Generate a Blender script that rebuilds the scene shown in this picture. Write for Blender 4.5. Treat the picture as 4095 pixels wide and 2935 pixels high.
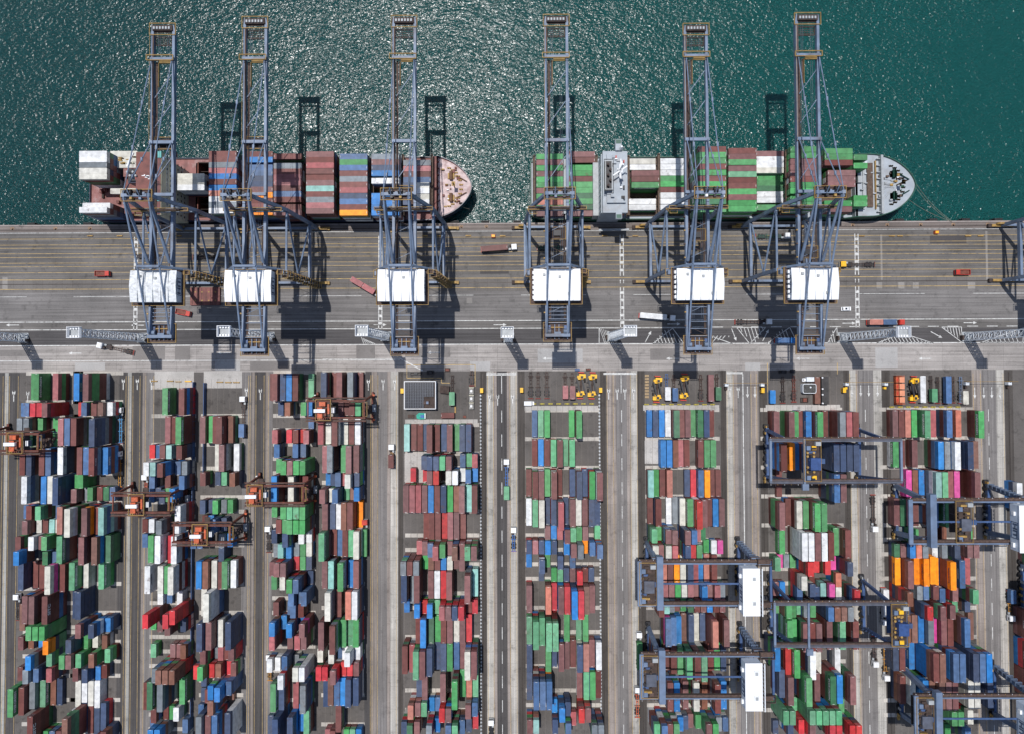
import bpy, bmesh, math, random
from mathutils import Vector, Matrix
random.seed(7)
for o in list(bpy.data.objects): bpy.data.objects.remove(o)
S = bpy.context.scene
C = S.collection
# ---------------------------------------------------------------- camera, sky, sun
F, H = 2858.0, 330.0
PP, ND, PHI = (2047.5, 1400.0), (2070.0, 1468.0), 0.003
zc = -Vector(((ND[0]-PP[0])/F, -(ND[1]-PP[1])/F, -1.0)).normalized()
xc = Vector((math.cos(PHI), math.sin(PHI), 0)); xc = (xc - zc*xc.dot(zc)).normalized()
yc = zc.cross(xc)
MC = Matrix((xc, yc, zc)).transposed()          # camera coords = MC @ world
def p2w(px, py, z=0.0):
    w = MC.transposed() @ Vector(((px-PP[0])/F, -(py-PP[1])/F, -1.0))
    t = (H-z)/(-w.z)
    return Vector((w.x*t, w.y*t, z))
cam = bpy.data.cameras.new('camera'); co = bpy.data.objects.new('camera', cam); C.objects.link(co)
cam.sensor_width = 36; cam.lens = F/4095*36; cam.shift_y = -(2935/2-PP[1])/4095
cam.clip_start = 1; cam.clip_end = 5000
co.matrix_world = Matrix.Translation((0, 0, H)) @ MC.transposed().to_4x4()
S.camera = co
SA, SB = 0.126, 0.236                            # shadow shift per metre of height (+x, -y)
sdir = Vector((-SA, SB, 1)).normalized()         # towards the sun
W = bpy.data.worlds.new('World'); S.world = W; W.use_nodes = True
nt = W.node_tree; nt.nodes.clear()
sky = nt.nodes.new('ShaderNodeTexSky'); sky.sky_type = 'NISHITA'; sky.sun_disc = False
sky.sun_elevation = math.asin(sdir.z); sky.sun_rotation = math.atan2(sdir.x, sdir.y)
bg = nt.nodes.new('ShaderNodeBackground'); bg.inputs[1].default_value = 0.10
wo = nt.nodes.new('ShaderNodeOutputWorld')
nt.links.new(sky.outputs[0], bg.inputs[0]); nt.links.new(bg.outputs[0], wo.inputs[0])
sl = bpy.data.lights.new('sun', 'SUN'); sl.energy = 3.65; sl.angle = math.radians(0.5); sl.color = (1, .972, .945)
so = bpy.data.objects.new('sun', sl); C.objects.link(so)
so.rotation_euler = sdir.to_track_quat('Z', 'Y').to_euler()
S.view_settings.view_transform = 'Standard'; S.view_settings.look = 'None'
S.view_settings.exposure = 0.0; S.view_settings.gamma = 1
S.render.engine = 'CYCLES'

# ---------------------------------------------------------------- materials
MATS = {}
def mat(name, col, rough=.6, metal=0., var=.25, scale=.6, dirt=None, dirt_amt=.35, spec=.4):
    if name in MATS: return MATS[name]
    m = bpy.data.materials.new(name); m.use_nodes = True; t = m.node_tree; n = t.nodes; l = t.links
    b = n['Principled BSDF']; b.inputs['Roughness'].default_value = rough; b.inputs['Metallic'].default_value = metal
    b.inputs['Specular IOR Level'].default_value = spec
    geo = n.new('ShaderNodeNewGeometry')
    nz = n.new('ShaderNodeTexNoise'); nz.inputs['Scale'].default_value = scale; nz.inputs['Detail'].default_value = 5
    l.new(geo.outputs['Position'], nz.inputs['Vector'])
    r = n.new('ShaderNodeMapRange'); r.inputs[1].default_value = .3; r.inputs[2].default_value = .7
    r.inputs[3].default_value = 1-var; r.inputs[4].default_value = 1+var
    l.new(nz.outputs[0], r.inputs[0])
    mx = n.new('ShaderNodeMix'); mx.data_type = 'RGBA'; mx.blend_type = 'MULTIPLY'; mx.inputs[0].default_value = 1
    mx.inputs[6].default_value = (*col, 1); l.new(r.outputs[0], mx.inputs[7])
    out = mx.outputs[2]
    if dirt:
        n2 = n.new('ShaderNodeTexNoise'); n2.inputs['Scale'].default_value = scale*.45; n2.inputs['Detail'].default_value = 8
        n2.inputs['Roughness'].default_value = .7
        l.new(geo.outputs['Position'], n2.inputs['Vector'])
        r2 = n.new('ShaderNodeMapRange'); r2.inputs[1].default_value = .52; r2.inputs[2].default_value = .68
        r2.inputs[3].default_value = 0; r2.inputs[4].default_value = dirt_amt
        l.new(n2.outputs[0], r2.inputs[0])
        m2 = n.new('ShaderNodeMix'); m2.data_type = 'RGBA'; l.new(r2.outputs[0], m2.inputs[0])
        l.new(out, m2.inputs[6]); m2.inputs[7].default_value = (*dirt, 1); out = m2.outputs[2]
    l.new(out, b.inputs['Base Color'])
    MATS[name] = m
    return m
def ground_mat(name, col, blotch=.18, stain=.5, streak=None, seams=None):
    """paving: large blotches, fine grain, dark oil stains, optional tyre streaks along x or y and slab seams"""
    if name in MATS: return MATS[name]
    m = bpy.data.materials.new(name); m.use_nodes = True; t = m.node_tree; n = t.nodes; l = t.links
    b = n['Principled BSDF']; b.inputs['Roughness'].default_value = .85; b.inputs['Specular IOR Level'].default_value = .25
    geo = n.new('ShaderNodeNewGeometry')
    def noise(sc, det, vec=None, ro=.55):
        z = n.new('ShaderNodeTexNoise'); z.inputs['Scale'].default_value = sc; z.inputs['Detail'].default_value = det
        z.inputs['Roughness'].default_value = ro
        l.new(vec or geo.outputs['Position'], z.inputs['Vector']); return z.outputs[0]
    def rng(v, a, b_, c, d):
        r = n.new('ShaderNodeMapRange'); l.new(v, r.inputs[0])
        for i, q in enumerate((a, b_, c, d)): r.inputs[i+1].default_value = q
        return r.outputs[0]
    def mul(a, b_):
        x = n.new('ShaderNodeMath'); x.operation = 'MULTIPLY'; l.new(a, x.inputs[0]); l.new(b_, x.inputs[1]); return x.outputs[0]
    v = rng(noise(.045, 6, ro=.6), .3, .7, 1-blotch, 1+blotch)
    v = mul(v, rng(noise(1.7, 3), .25, .75, .9, 1.1))
    v = mul(v, rng(noise(.22, 7, ro=.7), .54, .72, 1, 1-stain)); v = mul(v, rng(noise(.9, 2), .66, .76, 1, .72))
    if streak:
        mp = n.new('ShaderNodeMapping'); l.new(geo.outputs['Position'], mp.inputs[0])
        mp.inputs['Scale'].default_value = (.02, 1.3, 1) if streak == 'x' else (1.3, .02, 1)
        v = mul(v, rng(noise(1, 4, mp.outputs[0]), .35, .65, .74, 1.16))
    if seams:
        br = n.new('ShaderNodeTexBrick'); br.inputs['Scale'].default_value = 1; br.offset = 0
        br.inputs['Brick Width'].default_value = seams; br.inputs['Row Height'].default_value = seams
        br.inputs['Mortar Size'].default_value = .06
        br.inputs['Color1'].default_value = (1, 1, 1, 1); br.inputs['Color2'].default_value = (.9, .9, .9, 1); br.inputs['Mortar'].default_value = (.62, .62, .62, 1)
        l.new(geo.outputs['Position'], br.inputs['Vector']); v = mul(v, br.outputs[0])
    mx = n.new('ShaderNodeMix'); mx.data_type = 'RGBA'; mx.blend_type = 'MULTIPLY'; mx.inputs[0].default_value = 1
    mx.inputs[6].default_value = (*col, 1); l.new(v, mx.inputs[7]); l.new(mx.outputs[2], b.inputs['Base Color'])
    MATS[name] = m
    return m
def paint_mat():
    """container paint: the paint colour of each box is a colour attribute, with fading, scratches and rust"""
    m = bpy.data.materials.new('container_paint'); m.use_nodes = True; t = m.node_tree; n = t.nodes; l = t.links
    b = n['Principled BSDF']; b.inputs['Roughness'].default_value = .55; b.inputs['Specular IOR Level'].default_value = .3
    at = n.new('ShaderNodeAttribute'); at.attribute_name = 'col'
    uv = n.new('ShaderNodeUVMap'); uv.uv_map = 'uv'
    geo = n.new('ShaderNodeNewGeometry')
    nz = n.new('ShaderNodeTexNoise'); nz.inputs['Scale'].default_value = .5; nz.inputs['Detail'].default_value = 6
    l.new(geo.outputs['Position'], nz.inputs['Vector'])
    r = n.new('ShaderNodeMapRange'); r.inputs[1].default_value = .3; r.inputs[2].default_value = .7
    r.inputs[3].default_value = .78; r.inputs[4].default_value = 1.2; l.new(nz.outputs[0], r.inputs[0])
    # light and shade of ribs across the length, put into the colour
    wv = n.new('ShaderNodeTexWave'); wv.inputs['Scale'].default_value = .55; wv.bands_direction = 'X'
    l.new(uv.outputs[0], wv.inputs['Vector'])
    rw = n.new('ShaderNodeMapRange'); rw.inputs[3].default_value = .93; rw.inputs[4].default_value = 1.04
    l.new(wv.outputs[0], rw.inputs[0])
    mm = n.new('ShaderNodeMath'); mm.operation = 'MULTIPLY'; l.new(r.outputs[0], mm.inputs[0]); l.new(rw.outputs[0], mm.inputs[1])
    mx = n.new('ShaderNodeMix'); mx.data_type = 'RGBA'; mx.blend_type = 'MULTIPLY'; mx.inputs[0].default_value = 1
    l.new(at.outputs[0], mx.inputs[6]); l.new(mm.outputs[0], mx.inputs[7])
    n2 = n.new('ShaderNodeTexNoise'); n2.inputs['Scale'].default_value = .42; n2.inputs['Detail'].default_value = 9; n2.inputs['Roughness'].default_value = .75
    l.new(geo.outputs['Position'], n2.inputs['Vector'])
    r2 = n.new('ShaderNodeMapRange'); r2.inputs[1].default_value = .55; r2.inputs[2].default_value = .70; r2.inputs[4].default_value = 1
    l.new(n2.outputs[0], r2.inputs[0])
    gm = n.new('ShaderNodeMath'); gm.operation = 'MULTIPLY'; l.new(r2.outputs[0], gm.inputs[0]); l.new(at.outputs['Alpha'], gm.inputs[1])
    m2 = n.new('ShaderNodeMix'); m2.data_type = 'RGBA'; l.new(gm.outputs[0], m2.inputs[0]); l.new(mx.outputs[2], m2.inputs[6])
    m2.inputs[7].default_value = (.10, .055, .04, 1)
    l.new(m2.outputs[2], b.inputs['Base Color'])
    return m
PAINT = paint_mat()
BLUE = mat('crane_blue_paint', (.15, .20, .285), .5, var=.2, scale=.3, dirt=(.09, .075, .07), dirt_amt=.6)
NAVY = mat('navy_steel', (.05, .095, .21), .5, var=.25, scale=.4, dirt=(.05, .04, .035))
GBLUE = mat('grey_blue_steel', (.13, .18, .27), .5, var=.2, scale=.3, dirt=(.1, .08, .07))
RUSTR = mat('rust_red_steel', (.17, .050, .032), .65, var=.4, scale=.7, dirt=(.05, .03, .025))
BROWN = mat('brown_grating', (.085, .055, .045), .8, var=.4, scale=1)
DKBR = mat('dark_brown_steel', (.055, .038, .032), .8, var=.4, scale=.6)
YEL = mat('yellow_handrail', (.34, .21, .06), .6, var=.3, scale=.8)
YBR = mat('bright_yellow_paint', (.85, .48, .02), .5, var=.1, scale=.8, dirt=(.2, .12, .03))
ORG = mat('orange_machine_paint', (.50, .10, .035), .55, var=.35, scale=.9, dirt=(.12, .04, .03), dirt_amt=.7)
WHT = mat('white_roof_sheet', (.80, .81, .82), .5, var=.06, scale=.3, dirt=(.55, .55, .53), dirt_amt=.35)
WWTH = mat('weathered_white_roof', (.66, .68, .69), .6, var=.2, scale=1.1, dirt=(.3, .31, .32), dirt_amt=.8)
WALL = mat('pale_grey_wall', (.60, .66, .74), .5, var=.06)
GRY = mat('grey_steel', (.35, .37, .38), .5, var=.15)
LGT = mat('galvanised_lattice', (.68, .71, .74), .45, var=.15, scale=1)
BLK = mat('black_machinery', (.018, .018, .022), .5, var=.4, scale=2)
TYRE = mat('tyre_rubber', (.02, .02, .02), .8)
ROPE = mat('steel_rope', (.10, .12, .16), .6)
GLASS = mat('dark_glass', (.02, .03, .04), .12, var=.1, spec=.8)
REDP = mat('red_lorry_paint', (.5, .04, .025), .45, var=.15, dirt=(.2, .05, .04))

# ---------------------------------------------------------------- mesh builder
class MB:
    def __init__(s): s.v = []; s.f = []; s.mi = []; s.c = []; s.uv = []; s.mats = []
    def slot(s, m):
        if m not in s.mats: s.mats.append(m)
        return s.mats.index(m)
    def face(s, idx, mi=0, col=None, uv=None):
        s.f.append(idx); s.mi.append(mi); s.c.append(col); s.uv.append(uv)
    def box(s, x0, x1, y0, y1, z0, z1, m=None, col=None, rot=None, about=(0, 0)):
        mi = s.slot(m) if m else 0
        b = len(s.v)
        P = [(x, y, z) for z in (z0, z1) for y in (y0, y1) for x in (x0, x1)]
        if rot:
            c_, s_ = math.cos(rot), math.sin(rot); ax, ay = about
            P = [(ax+(x-ax)*c_-(y-ay)*s_, ay+(x-ax)*s_+(y-ay)*c_, z) for x, y, z in P]
        s.v += P
        for q in ((0, 2, 3, 1), (4, 5, 7, 6), (0, 1, 5, 4), (2, 6, 7, 3), (0, 4, 6, 2), (1, 3, 7, 5)):
            s.face([b+i for i in q], mi, col)
        return s
    def beam(s, p0, p1, w, h=None, m=None):
        """rectangular bar from p0 to p1, w across, h in the upright direction"""
        h = h or w; mi = s.slot(m) if m else 0
        p0, p1 = Vector(p0), Vector(p1); d = (p1-p0).normalized()
        up = Vector((0, 0, 1)) if abs(d.z) < .9 else Vector((0, 1, 0))
        a = d.cross(up).normalized()*w/2; u = a.cross(d).normalized()*h/2
        b = len(s.v)
        for p in (p0, p1):
            s.v += [tuple(p-a-u), tuple(p+a-u), tuple(p+a+u), tuple(p-a+u)]
        for q in ((3, 2, 1, 0), (4, 5, 6, 7), (0, 1, 5, 4), (1, 2, 6, 5), (2, 3, 7, 6), (3, 0, 4, 7)):
            s.face([b+i for i in q], mi)
        return s
    def tube(s, p0, p1, r, n=8, m=None, r1=None):
        mi = s.slot(m) if m else 0
        p0, p1 = Vector(p0), Vector(p1); d = (p1-p0).normalized(); r1 = r if r1 is None else r1
        up = Vector((0, 0, 1)) if abs(d.z) < .9 else Vector((1, 0, 0))
        a = d.cross(up).normalized(); u = a.cross(d).normalized(); b = len(s.v)
        for p, rr in ((p0, r), (p1, r1)):
            for i in range(n):
                t = 2*math.pi*i/n; s.v.append(tuple(p+a*rr*math.cos(t)+u*rr*math.sin(t)))
        for i in range(n):
            j = (i+1) % n; s.face([b+i, b+j, b+n+j, b+n+i], mi)
        s.face([b+i for i in range(n)][::-1], mi); s.face([b+n+i for i in range(n)], mi)
        return s
    def prism(s, pts, z0, z1, m=None):
        mi = s.slot(m) if m else 0; b = len(s.v); n = len(pts)
        s.v += [(p[0], p[1], z0) for p in pts]+[(p[0], p[1], z1) for p in pts]
        s.face([b+i for i in range(n)][::-1], mi); s.face([b+n+i for i in range(n)], mi)
        for i in range(n):
            j = (i+1) % n; s.face([b+i, b+j, b+n+j, b+n+i], mi)
        return s
    def rail(s, x0, x1, y0, y1, z, m=None, t=.075, h=1.1):
        """walkway handrail round a rectangle"""
        for a in (z+h, z+h*.5):
            s.box(x0-t, x1+t, y0-t, y0+t, a-t, a+t, m); s.box(x0-t, x1+t, y1-t, y1+t, a-t, a+t, m)
            s.box(x0-t, x0+t, y0+t, y1-t, a-t*.9, a+t*.9, m); s.box(x1-t, x1+t, y0+t, y1-t, a-t*.9, a+t*.9, m)
        return s
    def mesh(s, name, m=None):
        me = bpy.data.meshes.new(name); me.from_pydata(s.v, [], s.f)
        ms = s.mats if s.mats else [m]
        for q in ms: me.materials.append(q)
        if len(ms) > 1: me.polygons.foreach_set('material_index', s.mi)
        if any(c is not None for c in s.c):
            a = me.color_attributes.new('col', 'FLOAT_COLOR', 'CORNER'); dat = []
            for f, c in zip(s.f, s.c): dat += list(c if c and len(c) == 4 else (*(c or (.5, .5, .5)), .5))*len(f)
            a.data.foreach_set('color', dat)
            u = me.uv_layers.new(name='uv'); dat = []
            for f, q in zip(s.f, s.uv):
                dat += [t for p in (q or [(0, 0)]*len(f)) for t in p]
            u.data.foreach_set('uv', dat)
        me.update()
        return me
    def build(s, name, m=None, parent=None, label=None):
        o = bpy.data.objects.new(name, s.mesh(name, m)); C.objects.link(o)
        if parent: o.parent = parent
        if label: o['label'] = label
        return o
def tag(o, label, cat, group=None):
    o['label'] = label; o['category'] = cat
    if group: o['group'] = group
    return o
def struct(o, kind='structure'):
    o['kind'] = kind; return o
def thing(name, label, cat, loc=(0, 0, 0), rz=0, group=None):
    o = bpy.data.objects.new(name, None); C.objects.link(o); o.location = loc; o.rotation_euler = (0, 0, rz)
    o.empty_display_size = .5
    return tag(o, label, cat, group)
def copy_tree(o, parent=None):
    c = o.copy(); C.objects.link(c)
    if parent: c.parent = parent
    for ch in list(o.children): copy_tree(ch, c)
    return c
def dup(root, loc, label, rz=0, scale=None):
    c = copy_tree(root); c.location = loc; c.rotation_euler = (0, 0, rz); c['label'] = label
    if scale: c.scale = scale
    return c
TXT = {}
def text(body, size=1.0, bold=0):
    k = (body, size)
    if k in TXT: return TXT[k]
    cu = bpy.data.curves.new('t', 'FONT'); cu.body = body; cu.size = size; cu.resolution_u = 2; cu.offset = bold
    cu.align_x = 'CENTER'; cu.align_y = 'CENTER'
    o = bpy.data.objects.new('t', cu); C.objects.link(o)
    dg = bpy.context.evaluated_depsgraph_get(); me = o.evaluated_get(dg).to_mesh()
    r = ([tuple(v.co) for v in me.vertices], [tuple(p.vertices) for p in me.polygons])
    o.evaluated_get(dg).to_mesh_clear(); bpy.data.objects.remove(o); bpy.data.curves.remove(cu)
    TXT[k] = r
    return r
def put_text(mb, body, size, M, m=None, col=None, stretch=1.0, bold=.03):
    vs, fs = text(body, size, bold); b = len(mb.v); mi = mb.slot(m) if m else 0
    for v in vs: mb.v.append(tuple(M @ Vector((v[0]*stretch, v[1], 0))))
    for f in fs: mb.face([b+i for i in f], mi, col)
# wall frames for lettering: on the +x, -x, -y faces and flat
ME = Matrix(((0, 0, 1, 0), (1, 0, 0, 0), (0, 1, 0, 0), (0, 0, 0, 1)))
MWt = Matrix(((0, 0, -1, 0), (-1, 0, 0, 0), (0, 1, 0, 0), (0, 0, 0, 1)))
MSo = Matrix(((1, 0, 0, 0), (0, 0, -1, 0), (0, 1, 0, 0), (0, 0, 0, 1)))

# ---------------------------------------------------------------- ground, quay, water
def xs(px, py=1560): return p2w(px, py).x
def ys(py, px=2070): return p2w(px, py).y
QY = 66.0
g = MB(); g.box(-1500, 1500, -1500, QY, -8, 0)
struct(g.build('ground', ground_mat('yard_asphalt', (.112, .102, .095), blotch=.28, stain=.55)))
def sheet(name, rects, m, z, kind='structure'):
    mb = MB()
    for r in rects:
        if len(r) == 4 and not isinstance(r[0], tuple):
            x0, x1, y0, y1 = r; pts = ((x0, y0), (x1, y0), (x1, y1), (x0, y1))
        else: pts = r
        b = len(mb.v); mb.v += [(p[0], p[1], z) for p in pts]
        a = sum(pts[i][0]*pts[(i+1) % len(pts)][1]-pts[(i+1) % len(pts)][0]*pts[i][1] for i in range(len(pts)))
        idx = [b+i for i in range(len(pts))]; mb.face(idx if a > 0 else idx[::-1])
    return struct(mb.build(name, m), kind)
XL, XR = -330, 330
YA = ys(1375)                                    # south edge of the apron asphalt
YC = ys(1484)                                    # north edge of the yard
sheet('quay_apron', [(XL, XR, YA, ys(921))], ground_mat('apron_asphalt', (.145, .136, .128), blotch=.26, stain=.5, streak='x'), .004)
sheet('road', [(XL, XR, ys(1280), ys(1162))], ground_mat('apron_lane', (.178, .168, .162), blotch=.2, stain=.4, streak='x'), .008)
sheet('road', [(XL, XR, ys(1375), ys(1318))], ground_mat('dark_lane', (.085, .080, .080), blotch=.12, stain=.2, streak='x'), .008)
sheet('pavement', [(XL, XR, ys(1164), ys(1112))], ground_mat('slab_strip', (.16, .148, .138), blotch=.15, stain=.3, seams=4.6), .009)
sheet('pavement', [(XL, XR, YC, YA)], ground_mat('pale_concrete', (.345, .318, .298), blotch=.24, stain=.4, streak='x', seams=9.3), .006)
sheet('quay_edge', [(XL, XR, ys(921), QY)], ground_mat('quay_cope', (.20, .17, .155), blotch=.25, stain=.5, streak='x'), .006)
q = MB(); q.box(XL, XR, QY, QY+.7, -8, .35)
struct(q.build('quay_kerb', ground_mat('kerb_concrete', (.30, .26, .24), stain=.6)))
# patches on the concrete strip
def pr(x0, x1, y0, y1):                          # rectangle given by photo pixels on the ground
    a = p2w(x0, y0); b = p2w(x1, y1); return (a.x, b.x, b.y, a.y)
PATCH_D = [(0, 120, 1400, 1425), (530, 660, 1385, 1440), (1425, 1500, 1380, 1440), (1620, 1800, 1388, 1430),
           (2600, 2700, 1395, 1440), (1000, 1160, 1446, 1480), (700, 760, 1385, 1440)]
PATCH_L = [(2150, 2330, 1395, 1450), (2980, 3040, 1450, 1482), (860, 960, 1446, 1482), (3500, 3590, 1390, 1470), (300, 420, 1450, 1480), (1880, 1960, 1446, 1482)]
sheet('paving_patch', [pr(*q) for q in PATCH_D], ground_mat('patch_dark', (.20, .185, .175), stain=.3), .011)
sheet('paving_patch', [pr(*q) for q in PATCH_L], ground_mat('patch_light', (.38, .37, .36), stain=.3), .011)
sheet('paving_patch', [pr(3718, 3865, 941, 975), pr(1920, 2035, 1083, 1096), pr(2290, 2315, 980, 1010)], ground_mat('patch_fresh', (.075, .07, .07), stain=.2), .012)
sheet('paving_patch', [pr(*q) for q in ((3505, 3528, 1130, 1155), (3592, 3617, 1130, 1155), (3650, 3674, 1130, 1155), (3870, 3900, 1130, 1155), (1866, 1888, 1192, 1214), (1730, 1745, 1192, 1212), (3520, 3530, 940, 1120), (3940, 3952, 925, 1120), (10, 30, 1110, 1160))],
      ground_mat('patch_pale', (.25, .235, .22), stain=.3), .0125)
# aisles between the stack blocks (photo x ranges measured near the top of the yard)
asp, tan, con, rai, dk = [], [], [], [], []
for kind, a, b in [('dk', 34, 78), ('con', 20, 34), ('dk', -100, 20), ('dk', 478, 508), ('con', 512, 526), ('dk', 527, 571), ('tan', 571, 585), ('asp', 585, 617),
    ('asp', 970, 1004), ('tan', 1007, 1018), ('dk', 1020, 1061), ('tan', 1063, 1075), ('asp', 1075, 1090),
    ('dk', 1460, 1485), ('tan', 1487, 1508), ('asp', 1510, 1548), ('tan', 1549, 1561), ('con', 1562, 1592), ('rai', 1595, 1612),
    ('rai', 1920, 1944), ('con', 1946, 1973), ('tan', 1973, 1986), ('dk', 1987, 2026), ('tan', 2027, 2040), ('con', 2041, 2068), ('rai', 2072, 2098),
    ('rai', 2400, 2423), ('tan', 2426, 2463), ('asp', 2463, 2506), ('tan', 2506, 2519), ('con', 2520, 2548), ('rai', 2549, 2577),
    ('rai', 2881, 2903), ('con', 2904, 2933), ('tan', 2933, 2949), ('asp', 2949, 3001), ('tan', 3001, 3032), ('rai', 3037, 3066),
    ('rai', 3373, 3395), ('con', 3397, 3422), ('tan', 3422, 3432), ('asp', 3434, 3491), ('con', 3492, 3525), ('rai', 3528, 3559),
    ('tan', 3886, 3926), ('asp', 3926, 3983), ('con', 3983, 4015), ('rai', 4017, 4050)]:
    dict(asp=asp, tan=tan, con=con, rai=rai, dk=dk)[kind].append((xs(a), xs(b), -235, YC))
sheet('road', asp, ground_mat('aisle_asphalt', (.19, .178, .172), blotch=.12, stain=.3, streak='y'), .004)
sheet('road', dk, ground_mat('aisle_dark_asphalt', (.075, .070, .069), blotch=.14, stain=.25, streak='y'), .004)
XM = xs(1490)  # left aisles get dimmer copies: brightness falloff across the view put into the colour
sheet('road', [r for r in tan if r[0] < XM], ground_mat('aisle_tan_concrete_dim', (.235, .205, .185), blotch=.16, stain=.35, streak='y'), .005)
sheet('road', [r for r in tan if r[0] >= XM], ground_mat('aisle_pinkish_concrete_lit', (.30, .26, .235), blotch=.2, stain=.4, streak='y', seams=9), .005)
sheet('road', [r for r in con if r[0] < XM], ground_mat('aisle_pale_concrete_dim', (.34, .335, .315), blotch=.14, stain=.45, streak='y', seams=5.2), .006)
sheet('road', [r for r in con if r[0] >= XM], ground_mat('aisle_pale_concrete_lit', (.43, .41, .375), blotch=.26, stain=.6, streak='y', seams=5.2), .006)
sheet('rail_bed', rai, ground_mat('rail_bed_dark', (.070, .062, .056), blotch=.2, stain=.4, streak='y'), .005)
# rails
rl = MB()
for (_, a, b) in [0]*0: pass
for px in (1601, 1930, 2085, 2411, 2563, 2892, 3052, 3384, 3543, 4034):
    x = xs(px); rl.box(x-.12, x+.12, -235, YC-1, .005, .12)
for py in (913, 1131):
    y = ys(py); rl.box(XL, XR, y-.14, y+.14, .012, .15)
struct(rl.build('rails', mat('rail_steel', (.05, .04, .035), .5, .3)))
# ---------------------------------------------------------------- painted markings
WM = mat('white_road_paint', (.60, .60, .58), .7, var=.25, scale=1.1, dirt=(.18, .17, .16), dirt_amt=1)
YM = mat('yellow_road_paint', (.44, .31, .13), .7, var=.25, scale=.5, dirt=(.14, .12, .10), dirt_amt=1)
w_, y_ = [], []
def hl(dst, x0, x1, py, wd=.25, dash=None):
    y = ys(py); xa, xb = xs(x0, py), xs(x1, py)
    if not dash: dst.append((xa, xb, y-wd/2, y+wd/2)); return
    x = xa
    while x < xb: dst.append((x, min(x+dash[0], xb), y-wd/2, y+wd/2)); x += dash[0]+dash[1]
def vl(dst, px, wd=.2, y0=-235, y1=None, dash=None):
    x = xs(px); y1 = YC-1.5 if y1 is None else y1
    if not dash: dst.append((x-wd/2, x+wd/2, y0, y1)); return
    y = y1
    while y > y0: dst.append((x-wd/2, x+wd/2, max(y-dash[0], y0), y)); y -= dash[0]+dash[1]
for py in (949, 973, 986, 1008, 1023, 1046, 1060, 1084): hl(y_, -150, 4250, py, .2)
for py in (1113, 1151): hl(y_, -150, 4250, py, .3)
hl(w_, -150, 4250, 925, .2); hl(w_, -150, 4250, 1181, .2, (30, 22))
hl(w_, -150, 4250, 1283, .34); hl(w_, -150, 2770, 1314, .3); hl(w_, 2770, 4250, 1312, .3, (5, 4)); hl(w_, -150, 4250, 1377, .36)
hl(w_, -150, 1600, 1438, .3); hl(w_, 1290, 1600, 1434, .2)
w_.append((tuple(p2w(1596, 1434)[:2]), tuple(p2w(1600, 1432)[:2]), tuple(p2w(1692, 1480)[:2]), tuple(p2w(1688, 1483)[:2])))
for px in (543, 1521, 2487, 3427):               # walkways of white squares over the apron
    x = p2w(px, 1100).x
    for k, py in enumerate(range(942, 1312, 15)):
        if 1098 < py < 1150 and k % 2: continue
        y = ys(py); w_.append((x-.95, x-.55, y-1.6, y)); w_.append((x+.55, x+.95, y-1.6, y))
        if k % 2: w_.append((x-.54, x+.54, y-1.3, y-.1))
def poly_px(pts): return tuple(tuple(p2w(*p)[:2]) for p in pts)
def seg(a, b, wd=.28):
    a, b = Vector(p2w(*a)[:2]), Vector(p2w(*b)[:2]); n = (b-a).normalized(); n = Vector((-n.y, n.x))*wd/2
    w_.append(tuple(tuple(q) for q in (a-n, b-n, b+n, a+n)))
def zebra(p, q, r, n, sl=22):
    """hatched triangle p-q-r, p-q along the base"""
    seg(p, q); seg(q, r); seg(p, r)
    for i in range(1, n):
        t = i/n; x = p[0]+(q[0]-p[0])*t
        tx = (x-p[0])/(r[0]-p[0]) if x < r[0] else (q[0]-x)/(q[0]-r[0])
        ty = p[1]+(r[1]-p[1])*min(1, max(0, tx)); seg((x, p[1]), (x-(sl if abs(p[1]-ty) > 8 else 4)*min(1, tx+.1), ty))
zebra((2610, 1376), (2735, 1376), (2690, 1314), 9)
zebra((3066, 1376), (3190, 1376), (3158, 1311), 9)
zebra((3505, 1374), (3735, 1374), (3608, 1334), 16)
zebra((2946, 1311), (3062, 1311), (2998, 1376), 8, -18)
zebra((2840, 1344), (2930, 1376), (2850, 1376), 6)
zebra((3765, 1309), (3845, 1309), (3846, 1370), 7, -10)
zebra((3310, 1372), (3348, 1372), (3347, 1310), 4, 10)
zebra((3920, 1372), (4090, 1372), (4095, 1312), 10)
for a, b in (((2396, 1374), (2396, 1312)), ((2396, 1374), (2436, 1374)), ((2436, 1374), (2438, 1330))): seg(a, b)
for i in range(6): seg((2398+i*7, 1315+i*2), (2404+i*7+14, 1373), .2)
for i in range(6): seg((1445+i*6, 1350+i*3), (1455+i*9, 1376), .2)
def arrow(px, py, L=5, rz=0, wd=1.4, fork=False):
    c = p2w(px, py); R = Matrix.Rotation(rz, 2)
    def q(pts): w_.append(tuple(tuple(R @ Vector(p)+Vector((c.x, c.y))) for p in pts))
    if fork:
        q(((-.18, -L/2), (.18, -L/2), (.18, L/2-1.2), (-.18, L/2-1.2)))
        q(((-.55, L/2-1.9), (.55, L/2-1.9), (.75, L/2-.9), (.55, L/2), (.35, L/2-.9), (-.35, L/2-.9), (-.55, L/2), (-.75, L/2-.9)))
    else:
        q(((-.16, -L/2), (.16, -L/2), (.16, L/2-1.6), (-.16, L/2-1.6))); q(((-wd/2, L/2-1.6), (wd/2, L/2-1.6), (0, L/2)))
for px, py, rz in ((50, 1301, 1.57), (550, 1302, 1.57), (300, 1413, 1.57), (895, 1412, 1.57), (1735, 1410, 1.57), (2195, 1434, 1.57), (2690, 1434, 1.57),
                   (3210, 1434, 1.57), (3700, 1434, 1.57), (1520, 1300, -1.57), (2000, 1300, -1.57), (2695, 1297, -1.57), (3395, 1294, -1.57), (3880, 1292, -1.57),
                   (2592, 1348, -.5), (3062, 1342, -.5), (2935, 1340, 3.5), (3745, 1340, 4.2)):
    arrow(px, py, 6, rz)
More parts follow.
